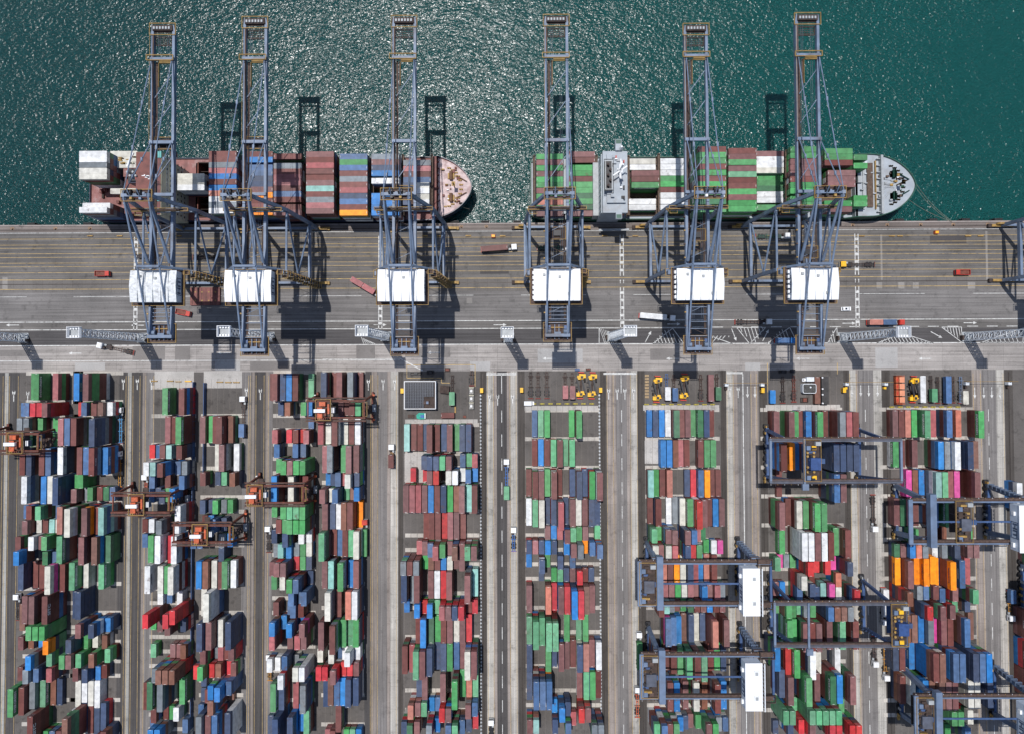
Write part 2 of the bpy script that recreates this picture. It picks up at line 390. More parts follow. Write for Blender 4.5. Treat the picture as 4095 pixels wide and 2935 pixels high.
for px, py in ((493, 1535), (549, 1535), (605, 1535), (55, 1582), (111, 1585), (985, 1572), (1041, 1575), (1473, 1537), (1532, 1537), (1578, 1537),
               (2434, 1574), (2468, 1574), (2499, 1574), (2534, 1574), (1958, 1598), (1990, 1598), (2050, 1598), (2919, 1567), (2952, 1567)):
    arrow(px, py, 5.2, 0, fork=True)
for px, py in ((2989, 1567), (3019, 1567), (3407, 1562), (3442, 1562), (3474, 1562), (3509, 1562), (3898, 1570), (3934, 1570), (3966, 1570), (3999, 1570)):
    arrow(px, py, 5.2, math.pi)
hl(y_, 1627, 1900, 1458, .3)
for px, p0, p1 in ((1627, 1458, 1510), (1900, 1458, 1545), (1765, 1508, 1530), (3070, 1455, 1570), (3350, 1455, 1500)): vl(y_, px, .3, ys(p1), ys(p0))
hl(y_, 1765, 1800, 1530, .3); hl(y_, 1627, 1765, 1510, .3); hl(w_, 1945, 2064, 1493, .4); hl(w_, 1945, 2064, 1498, .4); hl(w_, 2413, 2545, 1493, .4); hl(w_, 2413, 2545, 1497, .4); hl(w_, 2906, 2971, 1492, .4); hl(w_, 2906, 2971, 1496, .3)
vl(w_, 2006, .3, ys(1572)); vl(w_, 2484, .3, ys(1572)); vl(w_, 2971, .42)
for px in (2006, 2485, 3459, 3951): vl(w_, px, .28, -235, ys(1640), (5.5, 5.5))
for px in (12, 24, 38, 73, 504, 514, 532, 560, 583, 615, 994, 1001, 1024, 1056, 1074, 1483, 1490, 1511, 1586, 1950, 1973, 2039, 2064, 2427, 2452, 2521, 2547, 2907, 2932, 3003, 3025, 3398, 3424, 3892, 3921, 4012):
    vl(y_, px, .17)
for k in range(-3, 60):                          # slot lines of the transfer area
    pass
sheet('white_markings', w_, WM, .018); sheet('yellow_markings', y_, YM, .0155)
# ---------------------------------------------------------------- water
wm = bpy.data.materials.new('sea_water'); wm.use_nodes = True; t = wm.node_tree; n = t.nodes; l = t.links
b = n['Principled BSDF']; b.inputs['Subsurface Weight'].default_value = 1; b.inputs['Subsurface Radius'].default_value = (1, 1, 1); b.inputs['Subsurface Scale'].default_value = 8; b.inputs['Roughness'].default_value = .20; b.inputs['IOR'].default_value = 1.33
geo = n.new('ShaderNodeNewGeometry')
sx = n.new('ShaderNodeSeparateXYZ'); l.new(geo.outputs['Position'], sx.inputs[0])
rg = n.new('ShaderNodeMapRange'); rg.inputs[1].default_value = -180; rg.inputs[2].default_value = 120; rg.clamp = True
l.new(sx.outputs[0], rg.inputs[0])
cr = n.new('ShaderNodeMix'); cr.data_type = 'RGBA'; l.new(rg.outputs[0], cr.inputs[0])
cr.inputs[6].default_value = (.007, .048, .048, 1); cr.inputs[7].default_value = (.006, .072, .066, 1)
l.new(cr.outputs[2], b.inputs['Base Color'])
mp = n.new('ShaderNodeMapping'); mp.inputs['Scale'].default_value = (1, 1.5, 1); mp.inputs['Rotation'].default_value = (0, 0, .5); l.new(geo.outputs['Position'], mp.inputs[0])
n1 = n.new('ShaderNodeTexNoise'); n1.inputs['Scale'].default_value = .60; n1.inputs['Detail'].default_value = 1.8; n1.inputs['Roughness'].default_value = .55; n1.inputs['Distortion'].default_value = .5
l.new(mp.outputs[0], n1.inputs['Vector'])
bp = n.new('ShaderNodeBump'); bp.inputs['Strength'].default_value = 1; bp.inputs['Distance'].default_value = .43
n3 = n.new('ShaderNodeTexNoise'); n3.inputs['Scale'].default_value = .16; n3.inputs['Detail'].default_value = 2; l.new(mp.outputs[0], n3.inputs['Vector'])
n4 = n.new('ShaderNodeTexNoise'); n4.inputs['Scale'].default_value = .018; n4.inputs['Detail'].default_value = 4; l.new(geo.outputs['Position'], n4.inputs['Vector'])
r4 = n.new('ShaderNodeMapRange'); r4.inputs[1].default_value = .35; r4.inputs[2].default_value = .65; r4.inputs[3].default_value = .8; r4.inputs[4].default_value = 1.35; l.new(n4.outputs[0], r4.inputs[0])
m1 = n.new('ShaderNodeMath'); m1.operation = 'MULTIPLY'; l.new(n1.outputs[0], m1.inputs[0]); l.new(r4.outputs[0], m1.inputs[1])
m3 = n.new('ShaderNodeMath'); m3.operation = 'MULTIPLY_ADD'; l.new(n3.outputs[0], m3.inputs[0]); m3.inputs[1].default_value = 1.3; l.new(m1.outputs[0], m3.inputs[2])
l.new(m3.outputs[0], bp.inputs['Height']); l.new(bp.outputs[0], b.inputs['Normal'])
wt = MB(); wt.v = [(-2500, QY-.5, -5), (2500, QY-.5, -5), (2500, 3000, -5), (-2500, 3000, -5)]; wt.face([0, 1, 2, 3])
struct(wt.build('water', wm))
YARD = [(1,1,1,4,-220.61,-8.2,4,9),
(1,1,2,4,-217.68,-8.2,4,4,4),
(1,1,3,4,-208.89,-8.21,3,4,0),
(1,2,1,2,-223.54,-18.47,8,4,1),
(1,2,2,2,-220.61,-18.42,8,11,2,1),
(1,2,3,2,-217.68,-18.42,2,0,0,0),
(1,2,4,2,-214.75,-18.42,2,11,3,4),
(1,2,5,2,-208.89,-18.33,1,2,2,2,2,2),
(1,3,1,2,-223.54,-25.26,12,0,9,16),
(1,3,2,2,-220.61,-25.26,12,3,6,7),
(1,3,3,2,-217.68,-25.42,4,0),
(1,3,4,2,-208.89,-25.35,4,8,1),
(1,4,1,2,-220.61,-31.98,6,7,9),
(1,4,2,2,-214.75,-31.89,9,0,0,7),
(1,4,3,2,-208.89,-31.99,4,7,9),
(1,5,1,4,-223.54,-41.94,0,8,4),
(1,5,2,4,-220.61,-41.94,9,0,4),
(1,5,3,4,-214.75,-41.94,0,0,6),
(1,5,4,4,-211.82,-41.95,8,7,0),
(1,6,1,4,-220.61,-54.23,10,8,12,0),
(1,6,2,4,-211.82,-54.24,7,7,5,5),
(1,6,3,4,-208.89,-54.06,11,11,16,9),
(1,6,4,4,-203.03,-53.72,9,9,9,9,8,9),
(1,7,1,2,-223.54,-65.07,8,2),
(1,7,2,2,-220.61,-64.87,0,7,0),
(1,7,3,2,-214.75,-64.67,5,5,0,6),
(1,7,4,2,-208.89,-65.08,8,3),
(1,8,1,2,-220.61,-71.03,1,0,0,4),
(1,8,2,2,-217.68,-71.45,11,0),
(1,8,3,2,-214.75,-71.45,0,4),
(1,8,4,2,-211.82,-71.45,14,14),
(1,8,5,2,-208.89,-71.46,11,4),
(1,9,1,2,-223.54,-78.11,0,4,16,9),
(1,9,2,2,-217.68,-78.11,10,10,10,10),
(1,9,3,2,-214.75,-78.36,1,4,10),
(1,9,4,2,-211.82,-78.11,4,4,4,4),
(1,10,1,2,-220.61,-83.35,7,7,0,0,9,12),
(1,10,2,2,-214.75,-86.05,6,8),
(1,11,1,2,-211.82,-86.72,8),
(1,12,1,4,-223.54,-93.45,9,9,9),
(1,12,2,4,-220.61,-94.06,0),
(1,12,3,4,-217.68,-94.06,0),
(1,12,4,4,-205.96,-92.54,11,15,4,7,0,0),
(1,12,5,4,-203.03,-93.15,0,0,12,12),
(1,13,1,4,-217.68,-106.35,1,7,16,3,3),
(1,13,2,4,-214.75,-106.48,1,0,0,2,5),
(1,13,3,4,-208.89,-106.49,0,0,0,7,1),
(1,14,1,4,-226.47,-113.36,16),
(1,14,2,2,-214.75,-116.02,4,4,9,0,10,9),
(1,14,3,2,-211.82,-116.02,4,4,4,12,7,8),
(1,14,4,2,-208.89,-116.02,4,4,4,4,4,4),
(1,15,1,2,-223.54,-123.27,1,6,10),
(1,15,2,2,-220.61,-123.66,16,16),
(1,15,3,2,-217.68,-124.05,7),
(1,15,4,2,-208.89,-123.16,13,13,9,5,5),
(1,16,1,2,-214.75,-128.88,7,12,0,0,3,9),
(1,16,2,2,-208.89,-129.32,5,4,9,5),
(1,17,1,2,-223.54,-136.79,0,1,0),
(1,17,2,2,-217.68,-135.92,12,9,9,7,7),
(1,17,3,2,-214.75,-136.35,8,9,9,9),
(1,17,4,2,-208.89,-136.35,3,0,9,1),
(1,18,1,4,-223.54,-146.93,4,4,5,8,4),
(1,18,2,4,-220.61,-147.43,0,0,12,0),
(1,18,3,4,-217.68,-145.95,12,6,6),
(1,18,4,4,-214.75,-146.43,5,6),
(1,18,5,4,-211.82,-146.91,16),
(1,18,6,4,-208.89,-146.91,9),
(1,19,1,4,-214.75,-158.72,0,0,0,0,6),
(1,20,1,2,-211.82,-165.13,4,0,4),
(1,20,2,2,-208.89,-165.13,8,8,5),
(1,20,3,2,-205.96,-165.13,0,0,5),
(2,1,1,4,-195.85,-8.21,7,4,5,1,1),
(2,1,2,4,-190.09,-8.2,1,4,4,0,0,10),
(2,2,1,2,-195.85,-18.16,2,2,2,0),
(2,2,2,2,-192.97,-18.11,8,4,4,9,12),
(2,2,3,2,-190.09,-18.16,0,4,1,7),
(2,2,4,2,-187.21,-18.17,16,11,11,8),
(2,2,5,2,-184.33,-18.22,10,2,5),
(2,3,1,4,-204.49,-28.35,3,3,0,6),
(2,3,2,4,-201.61,-28.35,8,0,12,8),
(2,3,3,4,-198.73,-28.35,0,0,12,6),
(2,3,4,4,-187.21,-28.2,9,9,9,12,0,6),
(2,4,1,4,-204.49,-41.25,10,9,9,0),
(2,4,2,4,-195.85,-41.26,0,4,4,1),
(2,4,3,4,-192.97,-41.26,8,12,9,10),
(2,4,4,4,-187.21,-41.01,0,12,9,1,0,0),
(2,4,5,4,-184.33,-41.27,7,0,7,0),
(2,5,1,2,-198.73,-50.78,4,8,8),
(2,5,2,2,-195.85,-50.48,4,4,4,4),
(2,6,1,2,-198.73,-56.94,1,1,1,1),
(2,6,2,2,-195.85,-56.83,12,0),
(2,6,3,2,-192.97,-56.65,4,6,3),
(2,6,4,2,-190.09,-56.83,0,2),
(2,6,5,2,-187.21,-56.83,6,6),
(2,6,6,2,-184.33,-56.83,8,9),
(2,7,1,4,-204.49,-67.71,17,5,0,1),
(2,7,2,4,-195.85,-67.06,11,10,6,16,4,10,10),
(2,7,3,4,-190.09,-67.28,1,13,9,2,9,9),
(2,7,4,4,-187.21,-67.72,0,12,10,2),
(2,7,5,4,-184.33,-67.5,14,8,14,12,0),
(2,8,1,4,-204.49,-80.84,5,9,0,0),
(2,8,2,4,-192.97,-80.58,1,0,0,9,10),
(2,8,3,4,-187.21,-80.58,16,7,12,9,9),
(2,8,4,4,-184.33,-81.11,6,6,6),
(2,9,1,4,-198.73,-92.49,5,4,4,10),
(2,9,2,4,-195.85,-93.1,11,10),
(2,9,3,4,-187.21,-92.87,5,5,4),
(2,10,1,4,-198.73,-105.87,9,9,2),
(2,10,2,4,-195.85,-105.39,9,9,9,9),
(2,11,1,2,-192.97,-115.07,1,9,9,0,0,7),
(2,11,2,2,-187.21,-115.07,9,7,10,7,9,16),
(2,11,3,2,-184.33,-115.02,7,9,9),
(2,12,1,2,-198.73,-122.75,9,9,9,9,9),
(2,12,2,2,-195.85,-123.65,4,4),
(2,12,3,2,-192.97,-124.04,11),
(2,12,4,2,-187.21,-123.65,16,10),
(2,13,1,2,-201.61,-129.53,4,4,7,1,5),
(2,13,2,2,-198.73,-129.53,1,0,0,5,5),
(2,13,3,2,-195.85,-129.95,5,4,4,1),
(2,13,4,2,-190.09,-129.95,16,4,4,4),
(2,13,5,2,-184.33,-128.72,5,4,0),
(2,14,1,2,-198.73,-137.12,1,11,11),
(2,14,2,2,-192.97,-136.68,9,9,9,9),
(2,14,3,2,-190.09,-137.56,7,0),
(2,14,4,2,-187.21,-136.73,0,9),
(2,15,1,4,-198.73,-146.35,11,2),
(2,15,2,4,-195.85,-144.38,10,11),
(2,15,3,4,-192.97,-145.91,11,0),
(2,15,4,4,-190.09,-146.78,10,10),
(2,16,1,4,-198.73,-158.64,4,10,9,9),
(2,16,2,4,-195.85,-157.02,16,6,6,0,0,8,5),
(2,16,3,4,-192.97,-158.2,0,4),
(2,16,4,4,-190.09,-159.07,9,9),
(2,16,5,4,-187.21,-156.86,9,2),
(2,17,1,2,-187.21,-166.08,0,0,5,10),
(2,17,2,2,-184.33,-164.13,0,16,9,9),
(2,18,1,2,-190.09,-168.3,6,6,7,5),
(2,18,2,2,-184.33,-170.29,4,11),
(3,1,1,4,-159.13,-14.98,4,4,4),
(3,1,2,4,-150.34,-14.92,0,7,0,2),
(3,2,1,4,-159.13,-27.92,3,0),
(3,2,2,4,-156.2,-27.93,0,7),
(3,2,3,4,-150.34,-27.7,4,0,0,0,0),
(3,3,1,2,-164.99,-37.53,2,9,0),
(3,3,2,2,-162.06,-37.53,8,11,11),
(3,3,3,2,-159.13,-37.42,0,0,1,7),
(3,3,4,2,-156.2,-37.43,14,14,14,0),
(3,3,5,2,-150.34,-37.32,0,0,9,9,8),
(3,4,1,2,-164.99,-44.7,10,10,12,12,2),
(3,4,2,2,-162.06,-44.7,14,11,11,9,0),
(3,4,3,2,-156.2,-44.43,0,7,7,9,8,0,0),
(3,4,4,2,-153.27,-44.98,8,7,1),
(3,4,5,2,-150.34,-44.98,12,9,11),
(3,5,1,2,-164.99,-51.2,8,9,11),
(3,5,2,2,-159.13,-51.36,0,9),
(3,5,3,2,-150.34,-51.14,8,9,3,0),
(3,6,1,2,-164.99,-57.36,8,9,8),
(3,6,2,2,-162.06,-56.71,9,9,9),
(3,6,3,2,-159.13,-57.52,9,5,3,2),
(3,6,4,2,-156.2,-56.54,4,16,12,0),
(3,6,5,2,-153.27,-56.36,7,7,8,0,0),
(3,7,1,4,-150.34,-66.78,10,10,1,2,3),
(3,8,1,2,-167.92,-70.87,0,7,7),
(3,8,2,2,-164.99,-70.88,10,1,0),
(3,8,3,2,-159.13,-70.43,12,12,1,9,6),
(3,9,1,2,-167.92,-77.48,8,0,16),
(3,9,2,4,-159.13,-79.98,10,10,10,0,4),
(3,10,1,4,-164.99,-81.16,4,6,6),
(3,10,2,4,-156.2,-81.17,2,0,0),
(3,10,3,4,-153.27,-80.91,10,10,0,7),
(3,11,1,4,-164.99,-94.0,10,10,10,3),
(3,11,2,4,-159.13,-94.0,11,12,11,9),
(3,11,3,4,-156.2,-94.0,4,4,11,9),
(3,11,4,4,-153.27,-93.69,11,10,0,10,2),
(3,12,1,2,-162.06,-103.79,10,11),
(3,12,2,2,-159.13,-104.12,8),
(3,12,3,2,-153.27,-103.8,10,10),
(3,13,1,2,-162.06,-109.95,2,2,2,2,1,0,1),
(3,13,2,2,-153.27,-109.96,2,2,6,16,10,10,12),
(3,13,3,2,-150.34,-108.18,2,2,2,2,2,0,0),
(3,14,1,2,-164.99,-115.11,4,9),
(3,14,2,2,-162.06,-116.11,1,1),
(3,14,3,2,-156.2,-115.82,1,0,0,4),
(3,14,4,2,-150.34,-115.1,9,2,10),
(3,15,1,2,-164.99,-127.5,5,4),
(3,15,2,2,-156.2,-127.5,1,1),
(3,15,3,2,-153.27,-127.5,1,3),
(3,15,4,2,-150.34,-127.1,16,8,6),
(3,16,1,2,-159.13,-134.32,12,8,8,1,5,2),
(3,16,2,2,-156.2,-133.88,16,16,5,7,3,0,8),
(3,16,3,2,-153.27,-133.88,16,0,0,4,1,3,1),
(3,16,4,2,-150.34,-133.88,16,16,16,16,2,2,2),
(3,17,1,4,-162.06,-143.77,6,6,16,0,16),
(3,17,2,4,-156.2,-143.28,12,9,0,9,10,4),
(3,17,3,4,-150.34,-143.86,4,6,6),
(3,18,1,4,-167.92,-147.64,0,9),
(3,19,1,2,-162.06,-154.16,0,8,8,0),
(3,19,2,2,-159.13,-155.14,0,0),
(3,19,3,2,-156.2,-155.14,4,0),
(3,19,4,2,-153.27,-154.65,10,10,5),
(3,20,1,2,-164.99,-161.13,8,3),
(3,20,2,2,-162.06,-161.89,7,7,12,12,4),
(3,20,3,2,-159.13,-161.89,7,7,16,12,12),
(3,20,4,2,-150.34,-161.13,8,8),
(3,21,1,2,-150.34,-167.29,12,12,11),
(4,1,1,4,-142.03,-27.74,1,0,1),
(4,1,2,4,-139.16,-27.82,4,7),
(4,1,3,4,-136.29,-27.75,0,0,6),
(4,1,4,4,-133.42,-27.67,0,0,0,0),
(4,1,5,4,-130.55,-27.83,16,5),
(4,2,1,4,-136.29,-40.45,11,1),
(4,2,2,4,-133.42,-40.34,1,10,10),
(4,2,3,4,-127.68,-40.46,10,6),
(4,3,1,2,-142.03,-49.99,0,0,4),
(4,3,2,2,-136.29,-50.15,9,10),
(4,3,3,2,-133.42,-50.15,5,0),
(4,3,4,2,-127.68,-49.85,16,0,9,9),
(4,4,1,2,-142.03,-62.49,9,1,1),
(4,4,2,2,-139.16,-62.69,9,9),
(4,4,3,2,-136.29,-62.5,4,4,8),
(4,4,4,2,-133.42,-62.69,12,4),
(4,4,5,2,-130.55,-62.7,4,6),
(4,5,1,2,-142.03,-69.7,0,6),
(4,5,2,2,-139.16,-69.7,7,9),
(4,5,3,2,-136.29,-70.44,8,8,8,6),
(4,5,4,2,-133.42,-70.89,9,9),
(4,6,1,2,-144.9,-77.35,8,8,0,0),
(4,6,2,2,-142.03,-77.35,8,11,11,8),
(4,6,3,2,-133.42,-77.6,12,5,5),
(4,6,4,2,-130.55,-77.85,7,7),
(4,7,1,2,-133.42,-83.76,9,9,9),
(4,8,1,4,-142.03,-91.98,7,9,6,5),
(4,8,2,4,-139.16,-91.98,16,0,8,4),
(4,8,3,4,-136.29,-92.28,11,0,0),
(4,8,4,4,-133.42,-92.99,0,0,16),
(4,8,5,4,-130.55,-91.98,4,4,0,6),
(4,8,6,4,-127.68,-92.28,10,0,0),
(4,9,1,4,-142.03,-105.73,11,1),
(4,9,2,4,-136.29,-104.57,11,10,10,10,8,8),
(4,10,1,4,-139.16,-117.35,9,9,9,2,2,2),
(4,10,2,4,-136.29,-117.75,1,1,1,0,1),
(4,10,3,4,-133.42,-118.54,11,12,8),
(4,10,4,4,-127.68,-117.75,9,9,9,9,9),
(4,11,1,2,-139.16,-127.32,1,4,2,2,9),
(4,11,2,2,-136.29,-127.86,12,12),
(4,11,3,2,-133.42,-127.77,3,3,4),
(4,11,4,2,-130.55,-127.46,0,11,11),
(4,11,5,2,-127.68,-127.05,1,2,2,2),
(4,12,1,2,-142.03,-133.87,2,9,2,9,4),
(4,12,2,2,-139.16,-133.48,4,4,4,6,9,5),
(4,12,3,2,-136.29,-134.3,2,3,3,16),
(4,12,4,2,-133.42,-134.29,16,0,12,11),
(4,12,5,2,-130.55,-135.16,2,16),
(4,12,6,2,-127.68,-134.72,0,4,11),
(4,13,1,2,-142.03,-140.41,9,5),
(4,13,2,2,-133.42,-140.45,7,4,12,10,10,0,7),
(4,13,3,2,-130.55,-141.32,7,7,7,8,3,12,3),
(4,13,4,2,-127.68,-140.88,8,8,8,8,8),
(4,14,1,2,-142.03,-147.07,9,6),
(4,14,2,2,-139.16,-146.61,0,11,11),
(4,14,3,2,-133.42,-147.06,16,7,9,9,0,1,16),
(4,14,4,2,-130.55,-147.53,16),
(4,15,1,2,-142.03,-153.23,8,0,12),
(4,16,1,4,-139.16,-157.6,12,9,9,9,6,6),
(4,16,2,4,-136.29,-158.14,1,0,4,0,7),
(4,16,3,4,-133.42,-158.14,8,7,0,2,9),
(4,16,4,4,-127.68,-157.2,9,10,10,10,10),
(5,1,1,4,-111.48,-8.7,0,2),
(5,1,2,4,-108.68,-8.69,0,0,0,1),
(5,1,3,4,-105.88,-8.7,9,9,0),
(5,1,4,4,-103.08,-8.7,7,4,1),
(5,1,5,4,-100.28,-8.71,0,6,6),
(5,1,6,4,-94.68,-8.73,5),
(5,2,1,2,-108.68,-18.68,9),
(5,2,2,2,-103.08,-18.53,16,0,8,11),
(5,2,3,2,-97.48,-18.64,4,4),
(5,2,4,2,-94.68,-18.64,7,7),
(5,3,1,2,-94.68,-24.8,8),
(5,4,1,2,-108.68,-30.73,3,0,9,9),
(5,4,2,2,-103.08,-30.83,2,3,3),
(5,4,3,2,-100.28,-30.83,0,7,0),
(5,4,4,2,-97.48,-30.93,2,16),
(5,4,5,2,-94.68,-30.96,3,0,0,9),
(5,5,1,2,-108.68,-37.33,8,9,8),
(5,5,2,2,-100.28,-37.33,8,9,1),
(5,5,3,2,-97.48,-37.45,8,9),
(5,6,1,2,-105.88,-43.33,4,9,0,5,0),
(5,6,2,2,-103.08,-43.88,4,1,7,0,0,4),
(5,6,3,2,-100.28,-43.88,1,1,1,8,1,1),
(5,6,4,2,-97.48,-43.88,4,10,1,0,3,6),
(5,6,5,2,-94.68,-43.89,4,4,4,4,4,4),
(5,7,1,4,-108.68,-54.29,7,0,0,0),
(5,7,2,4,-100.28,-54.13,11,12,9,3,1),
(5,7,3,4,-94.68,-54.3,0,16,10,1),
(5,8,1,2,-108.68,-63.52,4,9,4,2),
(5,8,2,2,-103.08,-63.22,4,16,0,11,8,8),
(5,8,3,2,-100.28,-63.35,5,7,16,11,3,3),
(5,8,4,2,-97.48,-63.22,5,4,11,5,8,11),
(5,8,5,2,-94.68,-63.53,4,4,4,4,4,0),
(5,9,1,2,-105.88,-70.04,0,10,0,7,7),
(5,9,2,2,-103.08,-70.04,4,0,4,1,0),
(5,9,3,2,-100.28,-69.82,4,8,1,1,0,9),
(5,9,4,2,-97.48,-69.82,4,9,3,0,2,3),
(5,9,5,2,-94.68,-69.82,4,4,4,0,8,12),
(5,10,1,2,-108.68,-75.01,9,9,9,11),
(5,10,2,2,-103.08,-76.2,9,5,8,16,16),
(5,10,3,2,-97.48,-75.98,10,9,1),
(5,10,4,2,-94.68,-75.98,10,2),
(5,11,1,2,-108.68,-81.82,12,12,6),
(5,11,2,2,-105.88,-81.57,14,4,4,10),
(5,11,3,2,-103.08,-82.36,7,7,0),
(5,11,4,2,-100.28,-82.08,12,12),
(5,11,5,2,-97.48,-82.14,4,9),
(5,11,6,2,-94.68,-82.14,11,7),
(5,12,1,2,-108.68,-88.73,1,1,1,1,4),
(5,12,2,2,-105.88,-88.45,1,2,2,5,0,9),
(5,12,3,2,-103.08,-88.52,1,9,9,9,5,1),
(5,12,4,2,-100.28,-88.27,2,2),
(5,12,5,2,-97.48,-88.3,4,0),
(5,12,6,2,-94.68,-88.3,9,9),
(5,13,1,2,-108.68,-95.47,4,5,16,2),
(5,13,2,2,-105.88,-96.53,11,6,0),
(5,13,3,2,-100.28,-95.6,4,8,0,2,16,3),
(5,13,4,2,-97.48,-95.6,8,8,9,0,0,9),
(5,13,5,2,-94.68,-95.54,9),
(5,14,1,2,-100.28,-101.89,8,9,0,9,9),
(5,14,2,2,-97.48,-102.54,8,0,5),
(5,14,3,2,-94.68,-101.89,8,8,8,8,8),
(5,15,1,2,-108.68,-108.0,0,0,0),
(5,15,2,2,-103.08,-108.34,8,8),
(5,15,3,2,-100.28,-108.05,8,9,1,4),
(5,15,4,2,-97.48,-108.7,0,0,1),
(5,16,1,2,-108.68,-115.21,7,9,16,16,0),
(5,16,2,2,-105.88,-114.73,7,0),
(5,16,3,2,-100.28,-114.83,7,12,0,9,9,7),
(5,16,4,2,-97.48,-114.86,7,7),
(5,16,5,2,-94.68,-114.83,1,1,15,0,0,0),
(5,17,1,2,-108.68,-121.37,3,0,0,2,1),
(5,17,2,2,-103.08,-123.68,1,9),
(5,17,3,2,-97.48,-121.02,3,0,6,9,6),
(5,17,4,2,-94.68,-120.99,1,0,0,4,11),
(5,18,1,2,-103.08,-129.84,8,9,9,9,9),
(5,18,2,2,-100.28,-132.28,12,11),
(5,19,1,2,-111.48,-133.1,10,0,8),
(5,19,2,2,-108.68,-133.52,10,10),
(5,19,3,2,-103.08,-136.0,10,2,0,16,16,4,3),
(5,19,4,2,-97.48,-133.77,11,4,9,10,5,8),
(5,19,5,2,-94.68,-133.77,10,10,10,10,10,10),
(5,20,1,4,-108.68,-145.88,4,6,9,0),
(5,20,2,4,-105.88,-146.36,9,0,2),
(5,20,3,4,-100.28,-146.85,3,10),
(5,20,4,4,-94.68,-145.38,12,9,9,7,5),
(5,21,1,4,-108.68,-158.17,9,10,10,10,5),
(5,21,2,4,-105.88,-158.65,9,9,9,9,9,7),
(5,21,3,4,-100.28,-159.14,9,9,7,7,16),
(5,21,4,4,-97.48,-157.04,7,0),
(5,21,5,4,-94.68,-157.67,5,0,0),
(6,1,1,4,-85.94,-8.05,9,0,6,0,11),
(6,1,2,4,-83.16,-8.08,0,7),
(6,1,3,4,-80.38,-8.07,1,0,0),
(6,1,4,4,-74.82,-8.07,12,9,9,9),
(6,1,5,4,-72.04,-8.1,0),
(6,2,1,2,-88.72,-18.54,11,4,4,4),
(6,2,2,2,-80.38,-18.65,1,1),
(6,2,3,2,-77.6,-18.65,0,0),
(6,2,4,2,-74.82,-18.6,0,5,0),
(6,2,5,2,-72.04,-18.61,5,0,8),
(6,3,1,4,-88.72,-28.33,3,3,0),
(6,3,2,4,-85.94,-28.41,11,9),
(6,3,3,4,-80.38,-28.11,0,10,12,7,7,9),
(6,3,4,4,-77.6,-28.34,11,11,2),
(6,3,5,4,-74.82,-28.35,0,1,1),
(6,3,6,4,-72.04,-28.35,10,0,12),
(6,4,1,4,-85.94,-40.7,3,5,0,12),
(6,4,2,4,-83.16,-40.18,12,0,0,0,9),
(6,4,3,4,-77.6,-40.63,4,8,0,9),
(6,4,4,4,-74.82,-40.64,1,6,16,1,1),
(6,4,5,4,-72.04,-40.64,1,12,12,5),
(6,5,1,2,-85.94,-50.13,7,4),
(6,5,2,2,-83.16,-49.98,9,9,9),
(6,5,3,2,-80.38,-49.83,8,8,1,0),
(6,5,4,2,-77.6,-49.98,3,3,8),
(6,5,5,2,-74.82,-49.86,11,12,0,8,8,9),
(6,5,6,2,-72.04,-49.86,9,4,4,7),
(6,6,1,2,-85.94,-56.45,1,0,0,0,5,5),
(6,6,2,2,-83.16,-56.81,11,5,5,6),
(6,6,3,2,-80.38,-56.46,8,9,9,8,8,9),
(6,6,4,2,-77.6,-56.75,5,0),
(6,6,5,2,-74.82,-56.75,16,0),
(6,6,6,2,-72.04,-56.41,7,9,9,8),
(6,7,1,4,-85.94,-65.97,1,0,0,0),
(6,7,2,4,-83.16,-66.18,9,9,7),
(6,7,3,4,-80.38,-66.19,10,10,10),
(6,7,4,4,-77.6,-65.98,16,9,2,1),
(6,7,5,4,-74.82,-65.98,0,0,0,9),
(6,7,6,4,-72.04,-66.61,13),
(6,8,1,4,-85.94,-78.26,5,6,6,1,11,2),
(6,8,2,4,-83.16,-78.76,0,0),
(6,8,3,4,-80.38,-78.76,8,3),
(6,8,4,4,-77.6,-78.51,0,2,3),
(6,8,5,4,-74.82,-78.51,5,5,6),
(6,8,6,4,-72.04,-78.9,11,0,10,11),
(6,9,1,4,-85.94,-91.88,1,0,0,8),
(6,9,2,4,-83.16,-91.88,14,12,1,6),
(6,9,3,4,-77.6,-91.28,4,12,0,9,4,9),
(6,9,4,4,-74.82,-92.19,7,6,6),
(6,9,5,4,-72.04,-91.88,1,0,7,9),
(6,10,1,4,-83.16,-104.17,11,12,12,12,12,6),
(6,10,2,4,-80.38,-105.19,0,0,11),
(6,10,3,4,-74.82,-104.49,17,0,6,3,1),
(6,10,4,4,-72.04,-104.49,10,12,0,9,9),
(6,11,1,4,-85.94,-116.83,1,0,0,6,8,3),
(6,11,2,4,-80.38,-117.48,0,12,4,9,0,0,1),
(6,11,3,4,-77.6,-117.62,4,6,9,4),
(6,11,4,4,-74.82,-118.02,5,5,3),
(6,11,5,4,-72.04,-117.62,4,9,9,2),
(6,12,1,2,-88.72,-128.54,11,11,10),
(6,12,2,2,-83.16,-128.12,11,0,4,11),
(6,12,3,2,-80.38,-127.78,8,8),
(6,12,4,2,-77.6,-127.37,10,1,11),
(6,12,5,2,-74.82,-127.3,10,10,10,10,10,12),
(6,12,6,2,-72.04,-127.37,10,10,6),
(6,13,1,2,-88.72,-135.64,2,6,0,12),
(6,13,2,2,-85.94,-135.64,2,1,12,0),
(6,13,3,2,-80.38,-133.94,1,2,2,0,10,9,1),
(6,13,4,2,-77.6,-133.53,2,5,4,4),
(6,13,5,2,-74.82,-133.46,2,3,0,0),
(6,13,6,2,-72.04,-133.53,1,0,2,8),
(6,14,1,4,-85.94,-144.86,9,9,16),
(6,14,2,4,-83.16,-143.13,16,0,8,8),
(6,14,3,4,-80.38,-143.16,8,9,9,9),
(6,14,4,4,-77.6,-143.13,7,5,5,0),
(6,14,5,4,-74.82,-142.68,9,9,9,0,11),
(6,14,6,4,-72.04,-143.13,9,9,9,10),
(6,15,1,4,-80.38,-156.08,0,6,9),
